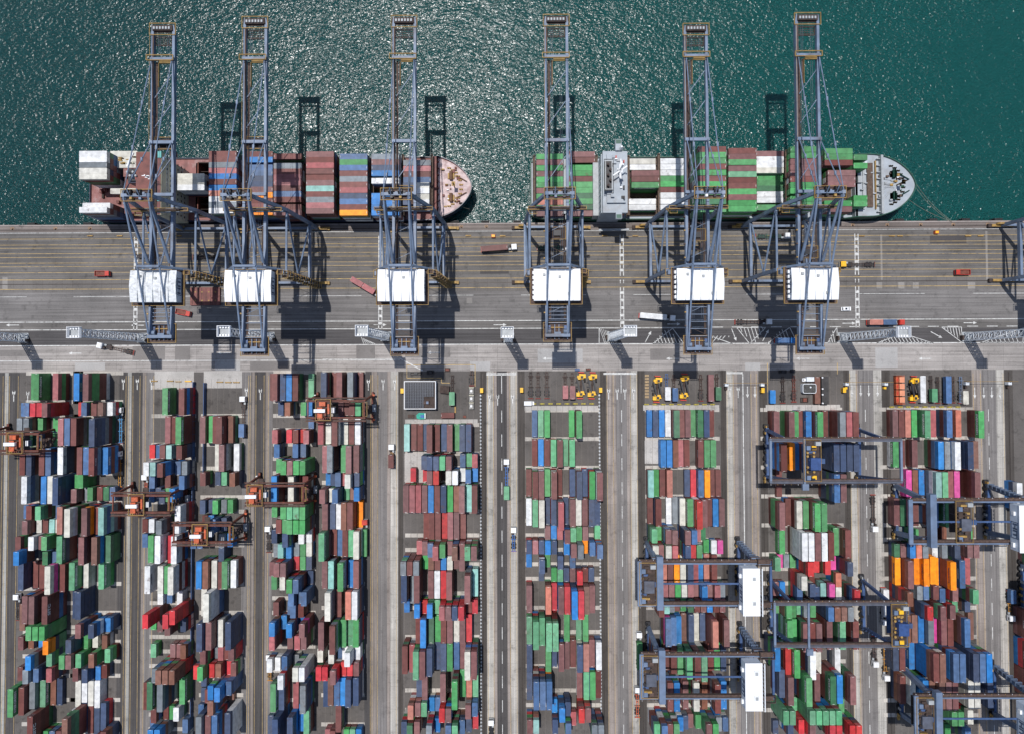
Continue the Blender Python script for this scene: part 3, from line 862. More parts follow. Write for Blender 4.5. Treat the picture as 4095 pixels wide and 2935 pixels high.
(6,16,1,2,-85.94,-165.49,3,3),
(6,16,2,2,-83.16,-164.96,0,1,1),
(6,16,3,2,-77.6,-165.48,4,0),
(6,16,4,2,-74.82,-165.48,5,1),
(6,16,5,2,-72.04,-165.48,7,8),
(7,1,1,4,-50.32,-31.78,14,14),
(7,1,2,4,-47.51,-31.87,0),
(7,1,3,4,-44.7,-31.87,0),
(7,1,4,4,-41.89,-31.87,9),
(7,1,5,4,-39.08,-31.52,0,0,4,9,10),
(7,1,6,4,-36.27,-31.7,0,5,3),
(7,1,7,4,-33.46,-31.79,9,9),
(7,1,8,4,-30.65,-31.71,1,6,8),
(7,1,9,4,-27.84,-31.89,4),
(7,1,10,4,-25.03,-31.71,9,6,6),
(7,1,11,4,-22.22,-31.71,9,3,3),
(7,2,1,2,-41.89,-42.5,9,9,6,7),
(7,2,2,2,-39.08,-42.37,9,9,9,5,3),
(7,2,3,2,-36.27,-42.37,9,0,3,1,6),
(7,2,4,2,-33.46,-42.37,5,5,9,2,2),
(7,2,5,2,-30.65,-42.38,1,9,1,0,0),
(7,2,6,2,-25.03,-42.15,8,8),
(7,2,7,2,-22.22,-42.27,5),
(7,2,8,2,-19.41,-42.02,3,9,8),
(7,3,1,2,-47.51,-48.62,2,1),
(7,3,2,2,-41.89,-48.66,2,3),
(7,3,3,2,-39.08,-48.79,1,1,1,0,3),
(7,3,4,2,-36.27,-48.79,2,0,6,0,0),
(7,3,5,2,-30.65,-48.8,11,11,1,3,8),
(7,3,6,2,-27.84,-48.8,10,12,12,7,7),
(7,3,7,2,-25.03,-48.63,10,0),
(7,3,8,2,-22.22,-48.61,8,4,2,7),
(7,3,9,2,-19.41,-48.64,7,9),
(7,4,1,4,-50.32,-58.91,1,1,2),
(7,4,2,4,-47.51,-58.91,3,4,16),
(7,4,3,4,-44.7,-58.91,3,0,1),
(7,4,4,4,-41.89,-58.91,1,4,10),
(7,4,5,4,-39.08,-58.91,7,0,0),
(7,4,6,4,-36.27,-58.92,0,6,16),
(7,4,7,4,-33.46,-58.92,9,9,6),
(7,4,8,4,-30.65,-59.1,4,0),
(7,4,9,4,-27.84,-59.1,16,9),
(7,4,10,4,-25.03,-58.74,1,10,10,0),
(7,4,11,4,-22.22,-59.11,14,10),
(7,4,12,4,-19.41,-58.74,0,0,4,9),
(7,5,1,4,-41.89,-71.71,0),
(7,5,2,4,-39.08,-71.49,0,0),
(7,5,3,4,-36.27,-71.49,0,9),
(7,5,4,4,-33.46,-71.72,2),
(7,5,5,4,-30.65,-71.49,3,8),
(7,5,6,4,-27.84,-71.49,1,9),
(7,5,7,4,-25.03,-71.72,0),
(7,6,1,2,-44.7,-81.28,3,0),
(7,6,2,2,-41.89,-81.03,1,0,0),
(7,6,3,2,-39.08,-81.25,8,0,4,16),
(7,6,4,2,-36.27,-81.34,3,0,16,16,10,0),
(7,6,5,2,-33.46,-81.0,4,6,0,16,16),
(7,6,6,2,-30.65,-81.03,1,5,5),
(7,6,7,2,-27.84,-81.35,16,1,8,8,9,16),
(7,6,8,2,-25.03,-81.26,1,3,0,0),
(7,6,9,2,-22.22,-81.35,5,6,0,1,10,1),
(7,6,10,2,-19.41,-81.35,1,4,1,16,5,16),
(7,7,1,2,-50.32,-87.84,12,5,5,7,1,1),
(7,7,2,2,-47.51,-87.84,0,0,1,1,1,1),
(7,7,3,2,-44.7,-87.84,12,0,0,0,0,0),
(7,7,4,2,-41.89,-87.87,4,8),
(7,7,5,2,-39.08,-87.59,16,0,7),
(7,7,6,2,-36.27,-87.59,0,3,3),
(7,7,7,2,-33.46,-87.59,7,10,4),
(7,7,8,2,-30.65,-87.59,11,11,6),
(7,7,9,2,-27.84,-87.87,1,1),
(7,7,10,2,-25.03,-87.42,1,16,6,3),
(7,8,1,4,-50.32,-97.25,9,0,0,12,9),
(7,8,2,4,-44.7,-97.25,1,0,0,0,12),
(7,8,3,4,-39.08,-97.01,1,8,2),
(7,8,4,4,-36.27,-97.01,10,10,10),
(7,8,5,4,-33.46,-97.01,2,3,0),
(7,8,6,4,-30.65,-96.82,1,0,0,3),
(7,8,7,4,-22.22,-96.73,1,0,12,12,9,7),
(7,8,8,4,-19.41,-96.92,14,14),
(7,9,1,4,-47.51,-100.08,12,12),
(7,10,1,2,-50.32,-107.34,7,7),
(7,10,2,2,-44.7,-107.27,7,7,12,5,8),
(7,10,3,2,-41.89,-107.0,2,4,8),
(7,10,4,2,-39.08,-107.27,7,6,5,4,5),
(7,10,5,2,-36.27,-107.0,5,9,3),
(7,10,6,2,-33.46,-107.33,3,2,2,2,4,7),
(7,10,7,2,-30.65,-107.33,1,2,6,6,8,5),
(7,10,8,2,-27.84,-107.33,9,2,2,1,9,5),
(7,10,9,2,-25.03,-107.33,2,2,2,2,9,8),
(7,10,10,2,-22.22,-107.34,0,12),
(7,10,11,2,-19.41,-107.0,2,1,4),
(7,11,1,4,-44.7,-116.87,0,0,16),
(7,11,2,4,-41.89,-116.77,7,9,0,0,0),
(7,11,3,4,-39.08,-116.87,6,6,6),
(7,11,4,4,-36.27,-117.26,4,3),
(7,11,5,4,-33.46,-116.87,0,8,9),
(7,11,6,4,-30.65,-116.87,1,9,6),
(7,11,7,4,-27.84,-117.26,11,11),
(7,11,8,4,-25.03,-116.87,1,11,11),
(7,11,9,4,-22.22,-117.26,2,9),
(7,12,1,4,-50.32,-129.25,0,6,0,0),
(7,12,2,4,-47.51,-129.68,3,12,10),
(7,12,3,4,-44.7,-129.45,5,6,4,16,0,5),
(7,12,4,4,-41.89,-129.45,1,0,0,1,8,0),
(7,12,5,4,-39.08,-129.22,9,9,10,0,11),
(7,12,6,4,-36.27,-129.55,9,8),
(7,12,7,4,-33.46,-129.16,9,10,10),
(7,12,8,4,-30.65,-129.16,4,0,3),
(7,12,9,4,-27.84,-129.55,8,9),
(7,12,10,4,-25.03,-129.16,1,6),
(7,12,11,4,-22.22,-129.55,11,12,7,9,0,5),
(7,12,12,4,-19.41,-129.45,1,0,8,16,6,6),
(7,13,1,4,-44.7,-141.74,9,1),
(7,13,2,4,-41.89,-141.74,1,0,6),
(7,13,3,4,-33.46,-141.45,1,6,1,11),
(7,13,4,4,-27.84,-142.25,4,0,6,0,0,9),
(7,13,5,4,-25.03,-141.67,4,2),
(7,13,6,4,-22.22,-141.84,17,6),
(7,13,7,4,-19.41,-141.74,5,5),
(7,14,1,2,-47.51,-151.25,17,16,17,10,3),
(7,14,2,2,-44.7,-151.27,1,17,0,11),
(7,14,3,2,-41.89,-151.27,5,8,0,12),
(7,14,4,2,-39.08,-151.28,7,11),
(7,14,5,2,-36.27,-151.28,8,16),
(7,14,6,2,-33.46,-151.29,2,2,2,9,0,0),
(7,14,7,2,-30.65,-151.29,1,7,9,4,1,1),
(7,14,8,2,-22.22,-151.06,1,12,1,12,12),
(7,14,9,2,-19.41,-151.26,8,8,6,10),
(7,15,1,2,-50.32,-158.34,9,2,5,11,11),
(7,15,2,2,-47.51,-158.62,6,0,4,11,1,5),
(7,15,3,2,-44.7,-158.34,1,0,11,16,0),
(7,15,4,2,-39.08,-158.62,12,2,16,2,10,6),
(7,15,5,2,-36.27,-159.36,7,9,9),
(7,15,6,2,-30.65,-158.62,8,0,0,8,10,4),
(7,15,7,2,-27.84,-158.62,5,6,1,5,3,0),
(7,15,8,2,-25.03,-158.84,8,9,16,16),
(7,15,9,2,-22.22,-159.35,9,9,9),
(7,15,10,2,-19.41,-159.18,2,9),
(8,1,1,4,7.69,-25.75,8),
(8,1,2,4,10.5,-25.75,5),
(8,1,3,4,13.31,-25.69,4,4),
(8,1,4,4,24.55,-25.77,4),
(8,1,5,4,27.36,-25.57,4,0,0,8),
(8,2,1,4,7.69,-38.92,0),
(8,2,2,4,10.5,-38.93,7),
(8,2,3,4,13.31,-38.93,0),
(8,2,4,4,16.12,-38.82,5,2),
(8,2,5,4,18.93,-38.71,0,5,9),
(8,2,6,4,21.74,-38.94,5),
(8,2,7,4,24.55,-38.83,5,16),
(8,3,1,4,4.88,-52.21,0,6),
(8,3,2,4,7.69,-52.51,0,4,10,12),
(8,3,3,4,10.5,-52.68,1,10,3),
(8,3,4,4,13.31,-52.22,4,4),
(8,3,5,4,16.12,-52.52,0,11,1,2),
(8,3,6,4,18.93,-52.38,0),
(8,3,7,4,24.55,-52.22,9,0),
(8,3,8,4,27.36,-52.52,9,0,10,6),
(8,3,9,4,30.17,-52.23,9,2),
(8,3,10,4,32.98,-52.53,4,2,0,7),
(8,3,11,4,35.79,-52.2,1,10,12,9,1,5),
(8,4,1,4,4.88,-65.27,10,6),
(8,4,2,4,7.69,-65.34,5,1,7),
(8,4,3,4,10.5,-65.13,11,3,3,3),
(8,4,4,4,13.31,-65.48,9),
(8,4,5,4,16.12,-65.27,9,2),
(8,4,6,4,18.93,-65.54,3,12,12,1,2),
(8,4,7,4,21.74,-65.48,9),
(8,4,8,4,24.55,-65.35,1,11,2),
(8,4,9,4,27.36,-65.28,11,6),
(8,4,10,4,30.17,-65.28,1,1),
(8,4,11,4,32.98,-65.35,9,16,0),
(8,4,12,4,35.79,-65.28,9,9),
(8,5,1,2,13.31,-74.7,1,10),
(8,5,2,2,16.12,-74.53,7,7),
(8,5,3,2,18.93,-74.77,3,3),
(8,5,4,2,21.74,-74.79,1,7,9,9,8),
(8,5,5,2,24.55,-74.57,5,5,3,8),
(8,5,6,2,27.36,-74.58,4,0,12),
(8,5,7,2,30.17,-74.58,1,1,1),
(8,5,8,2,35.79,-74.54,5,4),
(8,6,1,2,4.88,-80.59,9,2,1),
(8,6,2,2,7.69,-80.59,3,0,0),
(8,6,3,2,10.5,-80.59,9,0,9),
(8,6,4,2,13.31,-80.86,7,5,1),
(8,6,5,2,16.12,-80.69,9,5,5),
(8,6,6,2,21.74,-80.95,7,12,12),
(8,6,7,2,24.55,-80.9,1,0,9,7,0),
(8,6,8,2,27.36,-80.74,12,12,12,0,0,12),
(8,6,9,2,30.17,-80.99,13,1),
(8,6,10,2,32.98,-80.82,8,8,9,9),
(8,6,11,2,35.79,-80.7,8,17,7,2,3,0),
(8,7,1,2,4.88,-87.82,7),
(8,7,2,2,10.5,-87.88,9,10,0,12,3),
(8,7,3,2,13.31,-87.82,4),
(8,7,4,2,18.93,-87.49,9,9,8),
(8,7,5,2,24.55,-87.56,8,8),
(8,8,1,2,10.5,-94.04,9),
(8,8,2,2,16.12,-93.59,4,9),
(8,8,3,2,18.93,-93.65,5,0),
(8,8,4,2,21.74,-93.59,9,9),
(8,8,5,2,24.55,-93.72,1,16),
(8,8,6,2,27.36,-93.55,2,0,9,9),
(8,8,7,2,30.17,-93.59,0,9),
(8,8,8,2,32.98,-93.59,9,0),
(8,9,1,4,4.88,-103.49,1,16,2),
(8,9,2,4,13.31,-103.15,17,0,0,5),
(8,9,3,4,16.12,-103.28,2,6),
(8,9,4,4,18.93,-103.16,1,7,7,11),
(8,9,5,4,21.74,-103.16,2,2,1,5),
(8,9,6,4,24.55,-103.48,7,7,9,9,9,1),
(8,9,7,4,27.36,-103.48,2,1,0,0,7,7),
(8,9,8,4,30.17,-103.16,16,1,0,5),
(8,9,9,4,32.98,-103.5,1,0,11),
(8,10,1,4,4.88,-117.22,5,4,0),
(8,10,2,4,7.69,-117.59,5,4,6,2,7),
(8,10,3,4,10.5,-116.84,5,6,6,0),
(8,10,4,4,13.31,-117.19,5,6,6,0,9,9),
(8,10,5,4,16.12,-117.19,5,6,0,0,0,2),
(8,10,6,4,21.74,-117.13,4,11),
(8,10,7,4,27.36,-117.52,5),
(8,10,8,4,30.17,-117.13,4,6),
(8,11,1,4,4.88,-129.51,9,0,0),
(8,11,2,4,13.31,-129.48,4,0,1),
(8,11,3,4,16.12,-129.48,9),
(8,11,4,4,18.93,-128.19,1,7,9,12),
(8,11,5,4,21.74,-129.42,1,10),
(8,11,6,4,24.55,-128.56,0,16),
(8,11,7,4,27.36,-129.81,9,11,1),
(8,11,8,4,30.17,-129.42,17,8,1),
(8,11,9,4,32.98,-128.56,1,0),
(8,11,10,4,35.79,-128.61,10,9,8),
(8,12,1,4,4.88,-141.8,9,9,12),
(8,12,2,4,7.69,-142.31,8,9,0,11,3,16),
(8,12,3,4,10.5,-142.31,8,9,16,9,2,12),
(8,12,4,4,13.31,-142.31,8,9,9,13,6,6),
(8,12,5,4,27.36,-142.21,1,10),
(8,12,6,4,30.17,-141.74,5,9,9),
(8,12,7,4,32.98,-141.74,4,7,7),
(8,12,8,4,35.79,-142.21,0,0),
(8,13,1,2,16.12,-151.92,7,0),
(8,13,2,2,18.93,-151.18,7,7,9,9,7,11),
(8,13,3,2,21.74,-150.95,9,9,9,9),
(8,13,4,2,27.36,-151.43,2,1,0,2,2,5),
(8,13,5,2,30.17,-151.18,1,2,0,2,4,1),
(8,14,1,2,4.88,-158.65,1,4,2,8),
(8,14,2,2,7.69,-158.65,14,17,16,9),
(8,14,3,2,16.12,-158.64,9,0,8,11),
(8,14,4,2,21.74,-158.93,8,4,6,6,3),
(8,14,5,2,24.55,-157.68,3,1),
(8,14,6,2,32.98,-158.41,12,6,9,9,8,8),
(8,14,7,2,35.79,-158.41,12,9,0,9,3,0),
(9,1,1,4,60.07,-25.74,7),
(9,1,2,4,62.89,-25.75,9),
(9,1,3,4,65.71,-25.75,7),
(9,1,4,4,68.53,-25.75,10),
(9,1,5,4,71.35,-25.62,6,0,0),
(9,1,6,4,74.17,-25.69,0,3),
(9,1,7,4,76.99,-25.69,1,0),
(9,1,8,4,79.81,-25.76,4),
(9,1,9,4,82.63,-25.7,6,6),
(9,1,10,4,85.45,-25.7,9,0),
(9,1,11,4,88.27,-25.77,0),
(9,2,1,4,65.71,-39.26,7,7),
(9,2,2,4,68.53,-39.26,7,4),
(9,2,3,4,71.35,-39.27,16,0),
(9,2,4,4,74.17,-39.38,3),
(9,2,5,4,76.99,-39.38,0),
(9,2,6,4,82.63,-39.28,0,0),
(9,2,7,4,85.45,-39.28,4,0),
(9,2,8,4,88.27,-39.28,4,16),
(9,3,1,4,60.07,-52.74,14,0),
(9,3,2,4,62.89,-52.9,4),
(9,3,3,4,65.71,-52.9,0),
(9,3,4,4,68.53,-52.74,17,0),
(9,3,5,4,76.99,-52.91,9),
(9,3,6,4,79.81,-52.91,2),
(9,3,7,4,82.63,-52.75,8,8),
(9,3,8,4,85.45,-52.75,13,12),
(9,3,9,4,88.27,-52.92,0),
(9,3,10,4,91.09,-52.92,0),
(9,4,1,4,60.07,-65.25,0),
(9,4,2,4,62.89,-65.19,0,9,9),
(9,4,3,4,68.53,-65.25,10),
(9,4,4,4,71.35,-65.26,12),
(9,4,5,4,74.17,-65.4,11,9),
(9,4,6,4,76.99,-65.2,4,0,0),
(9,4,7,4,79.81,-65.2,2,2,10,10,1),
(9,4,8,4,82.63,-65.04,1,0,0,16),
(9,4,9,4,85.45,-65.04,0,0,7),
(9,4,10,4,88.27,-65.21,7,0,0),
(9,4,11,4,91.09,-65.21,1,0,7),
(9,5,1,2,60.07,-74.47,5,5,6,6,9),
(9,5,2,2,62.89,-74.46,4,9,1),
(9,5,3,2,65.71,-74.23,1,8,12,0,7,7),
(9,5,4,2,68.53,-74.48,1,9,9,11,7,16),
(9,5,5,2,74.17,-74.63,1,9,9,9,0,7),
(9,5,6,2,76.99,-74.42,8,9,0,0,1,11),
(9,5,7,2,79.81,-74.43,3,6,6,8),
(9,5,8,2,82.63,-74.47,6,6,2),
(9,6,1,2,60.07,-81.15,11,0,0,0,5,9),
(9,6,2,2,62.89,-81.41,1,0,2,9,8),
(9,6,3,2,65.71,-81.15,11,6,8,5,0,9),
(9,6,4,2,68.53,-81.15,3,4,9,3,12,16),
(9,6,5,2,74.17,-81.15,9,7,0,5,1,1),
(9,6,6,2,76.99,-81.42,2,8,6,6,16),
(9,6,7,2,79.81,-81.42,4,10,12,6,5),
(9,6,8,2,85.45,-81.48,4),
(9,6,9,2,88.27,-81.23,10,7),
(9,6,10,2,91.09,-81.23,15,0),
(9,7,1,4,65.71,-90.73,17,17),
(9,7,2,4,68.53,-90.73,0,0),
(9,7,3,4,71.35,-90.73,13,12),
(9,7,4,4,74.17,-90.73,11,2),
(9,7,5,4,76.99,-90.64,9,9,7),
(9,7,6,4,79.81,-90.74,3,7),
(9,7,7,4,82.63,-91.03,7),
(9,7,8,4,85.45,-91.03,17),
(9,7,9,4,88.27,-90.74,0,0),
(9,8,1,2,62.89,-100.36,3,1),
(9,8,2,2,65.71,-100.04,3,0,1),
(9,8,3,2,68.53,-100.04,1,1,7),
(9,8,4,2,71.35,-100.04,4,6,12),
(9,8,5,2,74.17,-100.04,11,11,16),
(9,8,6,2,76.99,-100.04,3,0,0),
(9,8,7,2,79.81,-100.36,1,2),
(9,8,8,2,82.63,-100.25,7,7,12,0),
(9,8,9,2,85.45,-100.25,1,7,6),
(9,8,10,2,88.27,-99.96,3,0,3,1),
(9,8,11,2,91.09,-100.05,12,12,4),
(9,9,1,2,62.89,-106.79,0,0,0,0,8),
(9,9,2,2,65.71,-106.2,14,11,16,8),
(9,9,3,2,68.53,-106.46,12,12,11),
(9,9,4,2,71.35,-106.8,0,0),
(9,9,5,2,74.17,-106.8,4,2),
(9,9,6,2,76.99,-106.46,6,8,0),
(9,9,7,2,79.81,-106.52,0,5,9),
(9,9,8,2,82.63,-106.46,1,1,9),
(9,9,9,2,85.45,-106.46,7,8,11),
(9,9,10,2,88.27,-106.46,0,3,8),
(9,9,11,2,91.09,-106.46,1,9,2),
(9,10,1,4,65.71,-116.32,8,15,0,0,12),
(9,10,2,4,68.53,-116.71,8,9,4,11),
(9,10,3,4,71.35,-117.1,7,7,5),
(9,10,4,4,74.17,-116.73,16,10),
(9,10,5,4,76.99,-116.35,9,9,9),
(9,10,6,4,79.81,-116.73,11,11),
(9,10,7,4,82.63,-116.73,9,0),
(9,10,8,4,85.45,-116.47,17,0,0,0,0,0),
(9,10,9,4,91.09,-116.86,1,0,0,0,3),
(9,11,1,4,60.07,-127.79,0,9,0,16,2),
(9,11,2,4,65.71,-128.65,0,5,7),
(9,11,3,4,68.53,-129.0,0,0,0,1),
(9,11,4,4,71.35,-129.39,4,6,0,11),
(9,11,5,4,74.17,-129.02,5,6,6,0,10,6),
(9,11,6,4,76.99,-128.64,0,0,0,9,6,12,6),
(9,11,7,4,79.81,-129.02,5,6,6,11,11,0,11),
(9,11,8,4,85.45,-128.76,0,1,1),
(9,11,9,4,88.27,-128.65,4,6,2),
(9,11,10,4,91.09,-129.15,9,10,7),
(9,12,1,4,65.71,-142.8,0,9,8,12,16,6),
(9,12,2,4,68.53,-142.8,7,6,6,1,8,1),
(9,12,3,4,76.99,-142.8,11,0,4,4,16,16),
(9,12,4,4,85.45,-142.31,0,0,12,1,0,2,2),
(9,13,1,4,74.17,-145.82,1,3,0),
(9,13,2,4,82.63,-145.82,16,16,7),
(9,13,3,4,91.09,-145.81,7,7,9),
(9,14,1,2,60.07,-157.85,5,9,9,0,0,10),
(9,14,2,2,62.89,-157.34,8,1,0,10,10,7,2),
(9,14,3,2,65.71,-157.85,0,9,6,4,8,0),
(9,14,4,2,68.53,-157.85,4,0,10,6,1,1),
(9,14,5,2,71.35,-157.54,7,10,7,3),
(9,14,6,2,74.17,-158.04,9,12,0),
(9,14,7,2,76.99,-158.55,1,1),
(9,14,8,2,79.81,-157.7,4,6,6),
(9,14,9,2,82.63,-157.85,1,6,6,5,7,3),
(9,14,10,2,85.45,-157.85,4,6,12,8,0,5),
(9,14,11,2,88.27,-157.53,12,7,7,7),
(9,14,12,2,91.09,-157.53,8,11,5,0),
(10,1,1,4,115.92,-26.26,1,0,0),
(10,1,2,4,121.64,-26.2,1,0,4,4),
(10,1,3,4,124.5,-26.27,4,4,4),
(10,1,4,4,127.36,-26.0,0,8),
(10,1,5,4,130.22,-26.28,7,9,9),
(10,1,6,4,133.08,-26.14,4,0,0,10,7),
(10,1,7,4,138.8,-26.01,0,0),
(10,1,8,4,141.66,-26.08,12,0,0,0,12,1),
(10,1,9,4,144.52,-26.08,3,9,9,1,1,2),
(10,1,10,4,147.38,-26.08,0,0,7,10,1,11),
(10,2,1,4,115.92,-39.74,0,7,0,7,10,12),
(10,2,2,4,121.64,-39.98,13,16,16,12),
(10,2,3,4,124.5,-40.1,7,7,8),
(10,2,4,4,127.36,-40.22,0,0),
(10,2,5,4,138.8,-39.76,9,9,9,9,9,9),
(10,2,6,4,141.66,-39.76,9,2,16,8,4,6),
(10,2,7,4,144.52,-39.76,9,7,7,7,0,12),
(10,2,8,4,147.38,-39.77,9,9,16,16,16,16),
(10,3,1,4,118.78,-53.0,0),
(10,3,2,4,138.8,-53.08,8,9,6,9,9,0),
(10,3,3,4,141.66,-53.09,1,9,4,4,3,11),
(10,4,1,4,115.92,-65.78,1,0,4,4,0),
(10,4,2,4,121.64,-65.59,0,7),
(10,4,3,4,124.5,-65.66,11,0,0,3),
(10,4,4,4,127.36,-65.66,4,12,16,5),
(10,4,5,4,130.22,-65.58,4,0,0,0,0,5),
(10,4,6,4,133.08,-65.58,4,4,12,6,3,6),
(10,5,1,4,118.78,-78.28,4,4),
(10,5,2,4,124.5,-78.42,10,10,10,10,11,0),
(10,5,3,4,127.36,-78.42,10,1,9,9,9,6),
(10,5,4,4,130.22,-78.42,1,1,0,7,10,12),
(10,5,5,4,133.08,-78.42,10,4,4,10,16,8),
(10,5,6,4,135.94,-78.23,0,0,11,9,11,4),
(10,5,7,4,141.66,-78.04,4,4,5),
(10,5,8,4,144.52,-77.88,0,0,11,0,1),
(10,6,1,2,115.92,-88.24,5,6,6),
(10,6,2,2,118.78,-88.23,15),
(10,6,3,2,121.64,-88.24,12),
(10,6,4,2,124.5,-88.24,4),
(10,6,5,2,127.36,-88.28,2,0,2,2,7,12),
(10,6,6,2,133.08,-88.86,2,9,9),
(10,6,7,2,135.94,-88.3,2,6,2,1,1),
(10,6,8,2,141.66,-88.32,15,2),
(10,6,9,2,144.52,-88.29,9,0,0,9,9,8),
(10,7,1,2,124.5,-94.4,11,11,0,2,2,0),
(10,7,2,2,133.08,-95.02,0),
(10,7,3,2,141.66,-94.48,17,6,7,7),
(10,8,1,2,115.92,-99.9,1,0),
(10,8,2,2,118.78,-99.9,7,1),
(10,8,3,2,124.5,-100.56,8,9,2,5),
(10,8,4,2,130.22,-99.28,9,11,5,6),
(10,8,5,2,133.08,-101.18,9,1,0),
(10,8,6,2,135.94,-99.6,14,14,16),
(10,8,7,2,138.8,-99.28,15,0,12,6),
(10,8,8,2,141.66,-100.64,11,8,6,6),
(10,8,9,2,147.38,-100.19,2,8,9,0,6,16),
(10,9,1,2,115.92,-107.72,4,3),
(10,9,2,2,118.78,-107.44,4,16,1,3,12),
(10,9,3,2,121.64,-107.79,4,4,12,16),
(10,9,4,2,124.5,-107.38,5,5,2),
(10,9,5,2,127.36,-107.79,12,8,1,1),
(10,9,6,2,130.22,-107.79,4,5,10,1),
(10,9,7,2,135.94,-107.77,8,9,9,9,9,3),
(10,9,8,2,138.8,-107.77,16,4,12,12,12,12),
(10,9,9,2,141.66,-107.77,16,8,8,9,12,9),
(10,9,10,2,144.52,-107.77,12,12,10,1,3,0),
(10,10,1,4,118.78,-117.14,4,6,14,4,8),
(10,10,2,4,121.64,-117.53,4,3,9,9),
(10,10,3,4,124.5,-117.47,1,6,6,0,5,1),
(10,10,4,4,127.36,-117.01,0,16,16,9,5,10),
(10,10,5,4,130.22,-117.48,1,4,0,1,0,6),
(10,10,6,4,135.94,-117.47,1,0,0,0,16),
(10,10,7,4,141.66,-117.47,5,6,6,4,8),
(10,10,8,4,147.38,-117.47,0,0,0,12,1),
(10,11,1,4,113.06,-126.82,7,9,4,9,9),
(10,11,2,4,118.78,-129.43,2,0,8,8),
(10,11,3,4,127.36,-129.3,10,9,0,0,16,16),
(10,12,1,4,121.64,-129.82,4,16,5,0,0),
(10,12,2,4,133.08,-130.17,11,1,1),
(10,12,3,4,141.66,-130.17,10,12,9),
(10,13,1,4,115.92,-139.47,9,9,9,0),
(10,13,2,4,118.78,-141.72,1,0,8,8,7),
(10,13,3,4,124.5,-139.51,4,4,6,0,8,0,0),
(10,13,4,4,130.22,-139.67,1,0,6,5,5),
(10,13,5,4,135.94,-139.99,6,6,0,0,0,7),
(10,13,6,4,138.8,-139.46,7,12,2,1,1,16),
(10,13,7,4,144.52,-139.99,1,0,6,6,5,4),
(10,14,1,2,115.92,-152.2,5,5,5,5,5,5),
(10,14,2,2,118.78,-152.2,5,6,0,7,7,7),
(10,14,3,2,124.5,-152.21,5),
(10,14,4,2,127.36,-152.2,5,5,5,5,5,4),
(10,14,5,2,130.22,-152.2,5,0,16,0,3,12),
(10,14,6,2,133.08,-152.2,5,5,7,0,16,6),
(10,14,7,2,135.94,-152.19,5,0,7,7,7,0),
(10,14,8,2,138.8,-152.19,5,3,3,12,12,0),
(10,14,9,2,144.52,-151.72,4,2),
(10,15,1,2,118.78,-158.36,9,0,7,10,12),
(10,15,2,2,124.5,-158.58,2,2,2,16),
(10,15,3,2,127.36,-158.48,1,2,2,2,3,2),
(10,15,4,2,135.94,-158.48,2,2,0,5,5,0),
(10,15,5,2,138.8,-158.48,2,16,9,9,9,9),
(10,15,6,2,144.52,-158.47,2,2,0,8,11,11),
(10,15,7,2,147.38,-158.47,2,0,9,4,4,6),
(10,16,1,2,115.92,-162.64,9),
(11,1,1,4,170.34,-25.92,1,0),
(11,1,2,4,173.17,-25.93,0,2),
(11,1,3,4,176.0,-25.93,17,0),
(11,1,4,4,178.83,-25.93,4,7),
(11,1,5,4,181.66,-25.8,5,6,6,1),
(11,1,6,4,187.32,-25.94,3,10),
(11,1,7,4,192.98,-25.88,8,0,9),
(11,1,8,4,198.64,-25.95,17,3),
(11,1,9,4,207.13,-26.17,4,0,0),
(11,2,1,4,170.34,-39.48,4,10),
(11,2,2,4,173.17,-39.48,0,0),
(11,2,3,4,178.83,-39.48,1,0),
(11,2,4,4,187.32,-39.54,7,8,0,6),
(11,2,5,4,190.15,-39.54,12,1,9,10),
(11,2,6,4,192.98,-39.43,10,7,9,9,9),
(11,2,7,4,198.64,-39.43,9,9,9,12,1),
(11,2,8,4,204.3,-39.67,16,8,1),
(11,3,1,4,176.0,-52.9,15,15),
(11,3,2,4,178.83,-52.9,16,16),
(11,3,3,4,181.66,-52.9,7,7),
(11,3,4,4,184.49,-52.69,14,10,12,0,0),
(11,3,5,4,187.32,-52.7,5,0,2,1,11),
(11,3,6,4,192.98,-53.03,3,3,1),
(11,3,7,4,195.81,-53.03,15,0,9),
(11,3,8,4,201.47,-52.71,1,0,0,0,9),
(11,4,1,4,170.34,-65.64,1,1),
(11,4,2,4,173.17,-65.64,6,6),
(11,4,3,4,176.0,-65.64,3,3),
(11,4,4,4,178.83,-65.64,0,8),
(11,4,5,4,184.49,-65.24,8,8,0,8),
(11,4,6,4,190.15,-65.24,4,4,8,0),
(11,5,1,2,173.17,-75.87,12),
(11,5,2,2,176.0,-75.18,4,4,4,7),
(11,5,3,2,187.32,-76.47,2,1),
(11,5,4,2,192.98,-75.88,16),
(11,5,5,2,201.47,-75.42,4,17,7),
(11,6,1,2,170.34,-82.83,6,9),
(11,6,2,2,173.17,-82.83,1,1),
(11,6,3,2,176.0,-82.57,7,9,4),
(11,6,4,2,178.83,-82.57,17,0,0),
(11,6,5,2,181.66,-82.57,12,0,10),
(11,6,6,2,187.32,-82.83,10,11),
(11,6,7,2,190.15,-82.58,12,9,12),
(11,6,8,2,195.81,-82.58,9,9,4),
(11,6,9,2,201.47,-82.58,1,1,16),
(11,6,10,2,204.3,-82.58,1,11,9),
(11,7,1,4,170.34,-92.05,13,0),
(11,7,2,4,173.17,-92.05,1,0,0,11),
(11,7,3,4,178.83,-91.8,13,12),
(11,7,4,4,181.66,-91.8,13,13,12),
(11,7,5,4,184.49,-90.84,13,13,16),
(11,7,6,4,187.32,-92.06,13,2),
(11,7,7,4,190.15,-91.8,13,0,0,7,4),
(11,7,8,4,195.81,-91.8,8,9,6,9),
(11,7,9,4,201.47,-91.81,3,7),
(11,8,1,2,170.34,-101.28,16,0,2,0,9,2),
(11,8,2,2,178.83,-101.02,12,12,9),
(11,8,3,2,181.66,-101.02,8,3,9),
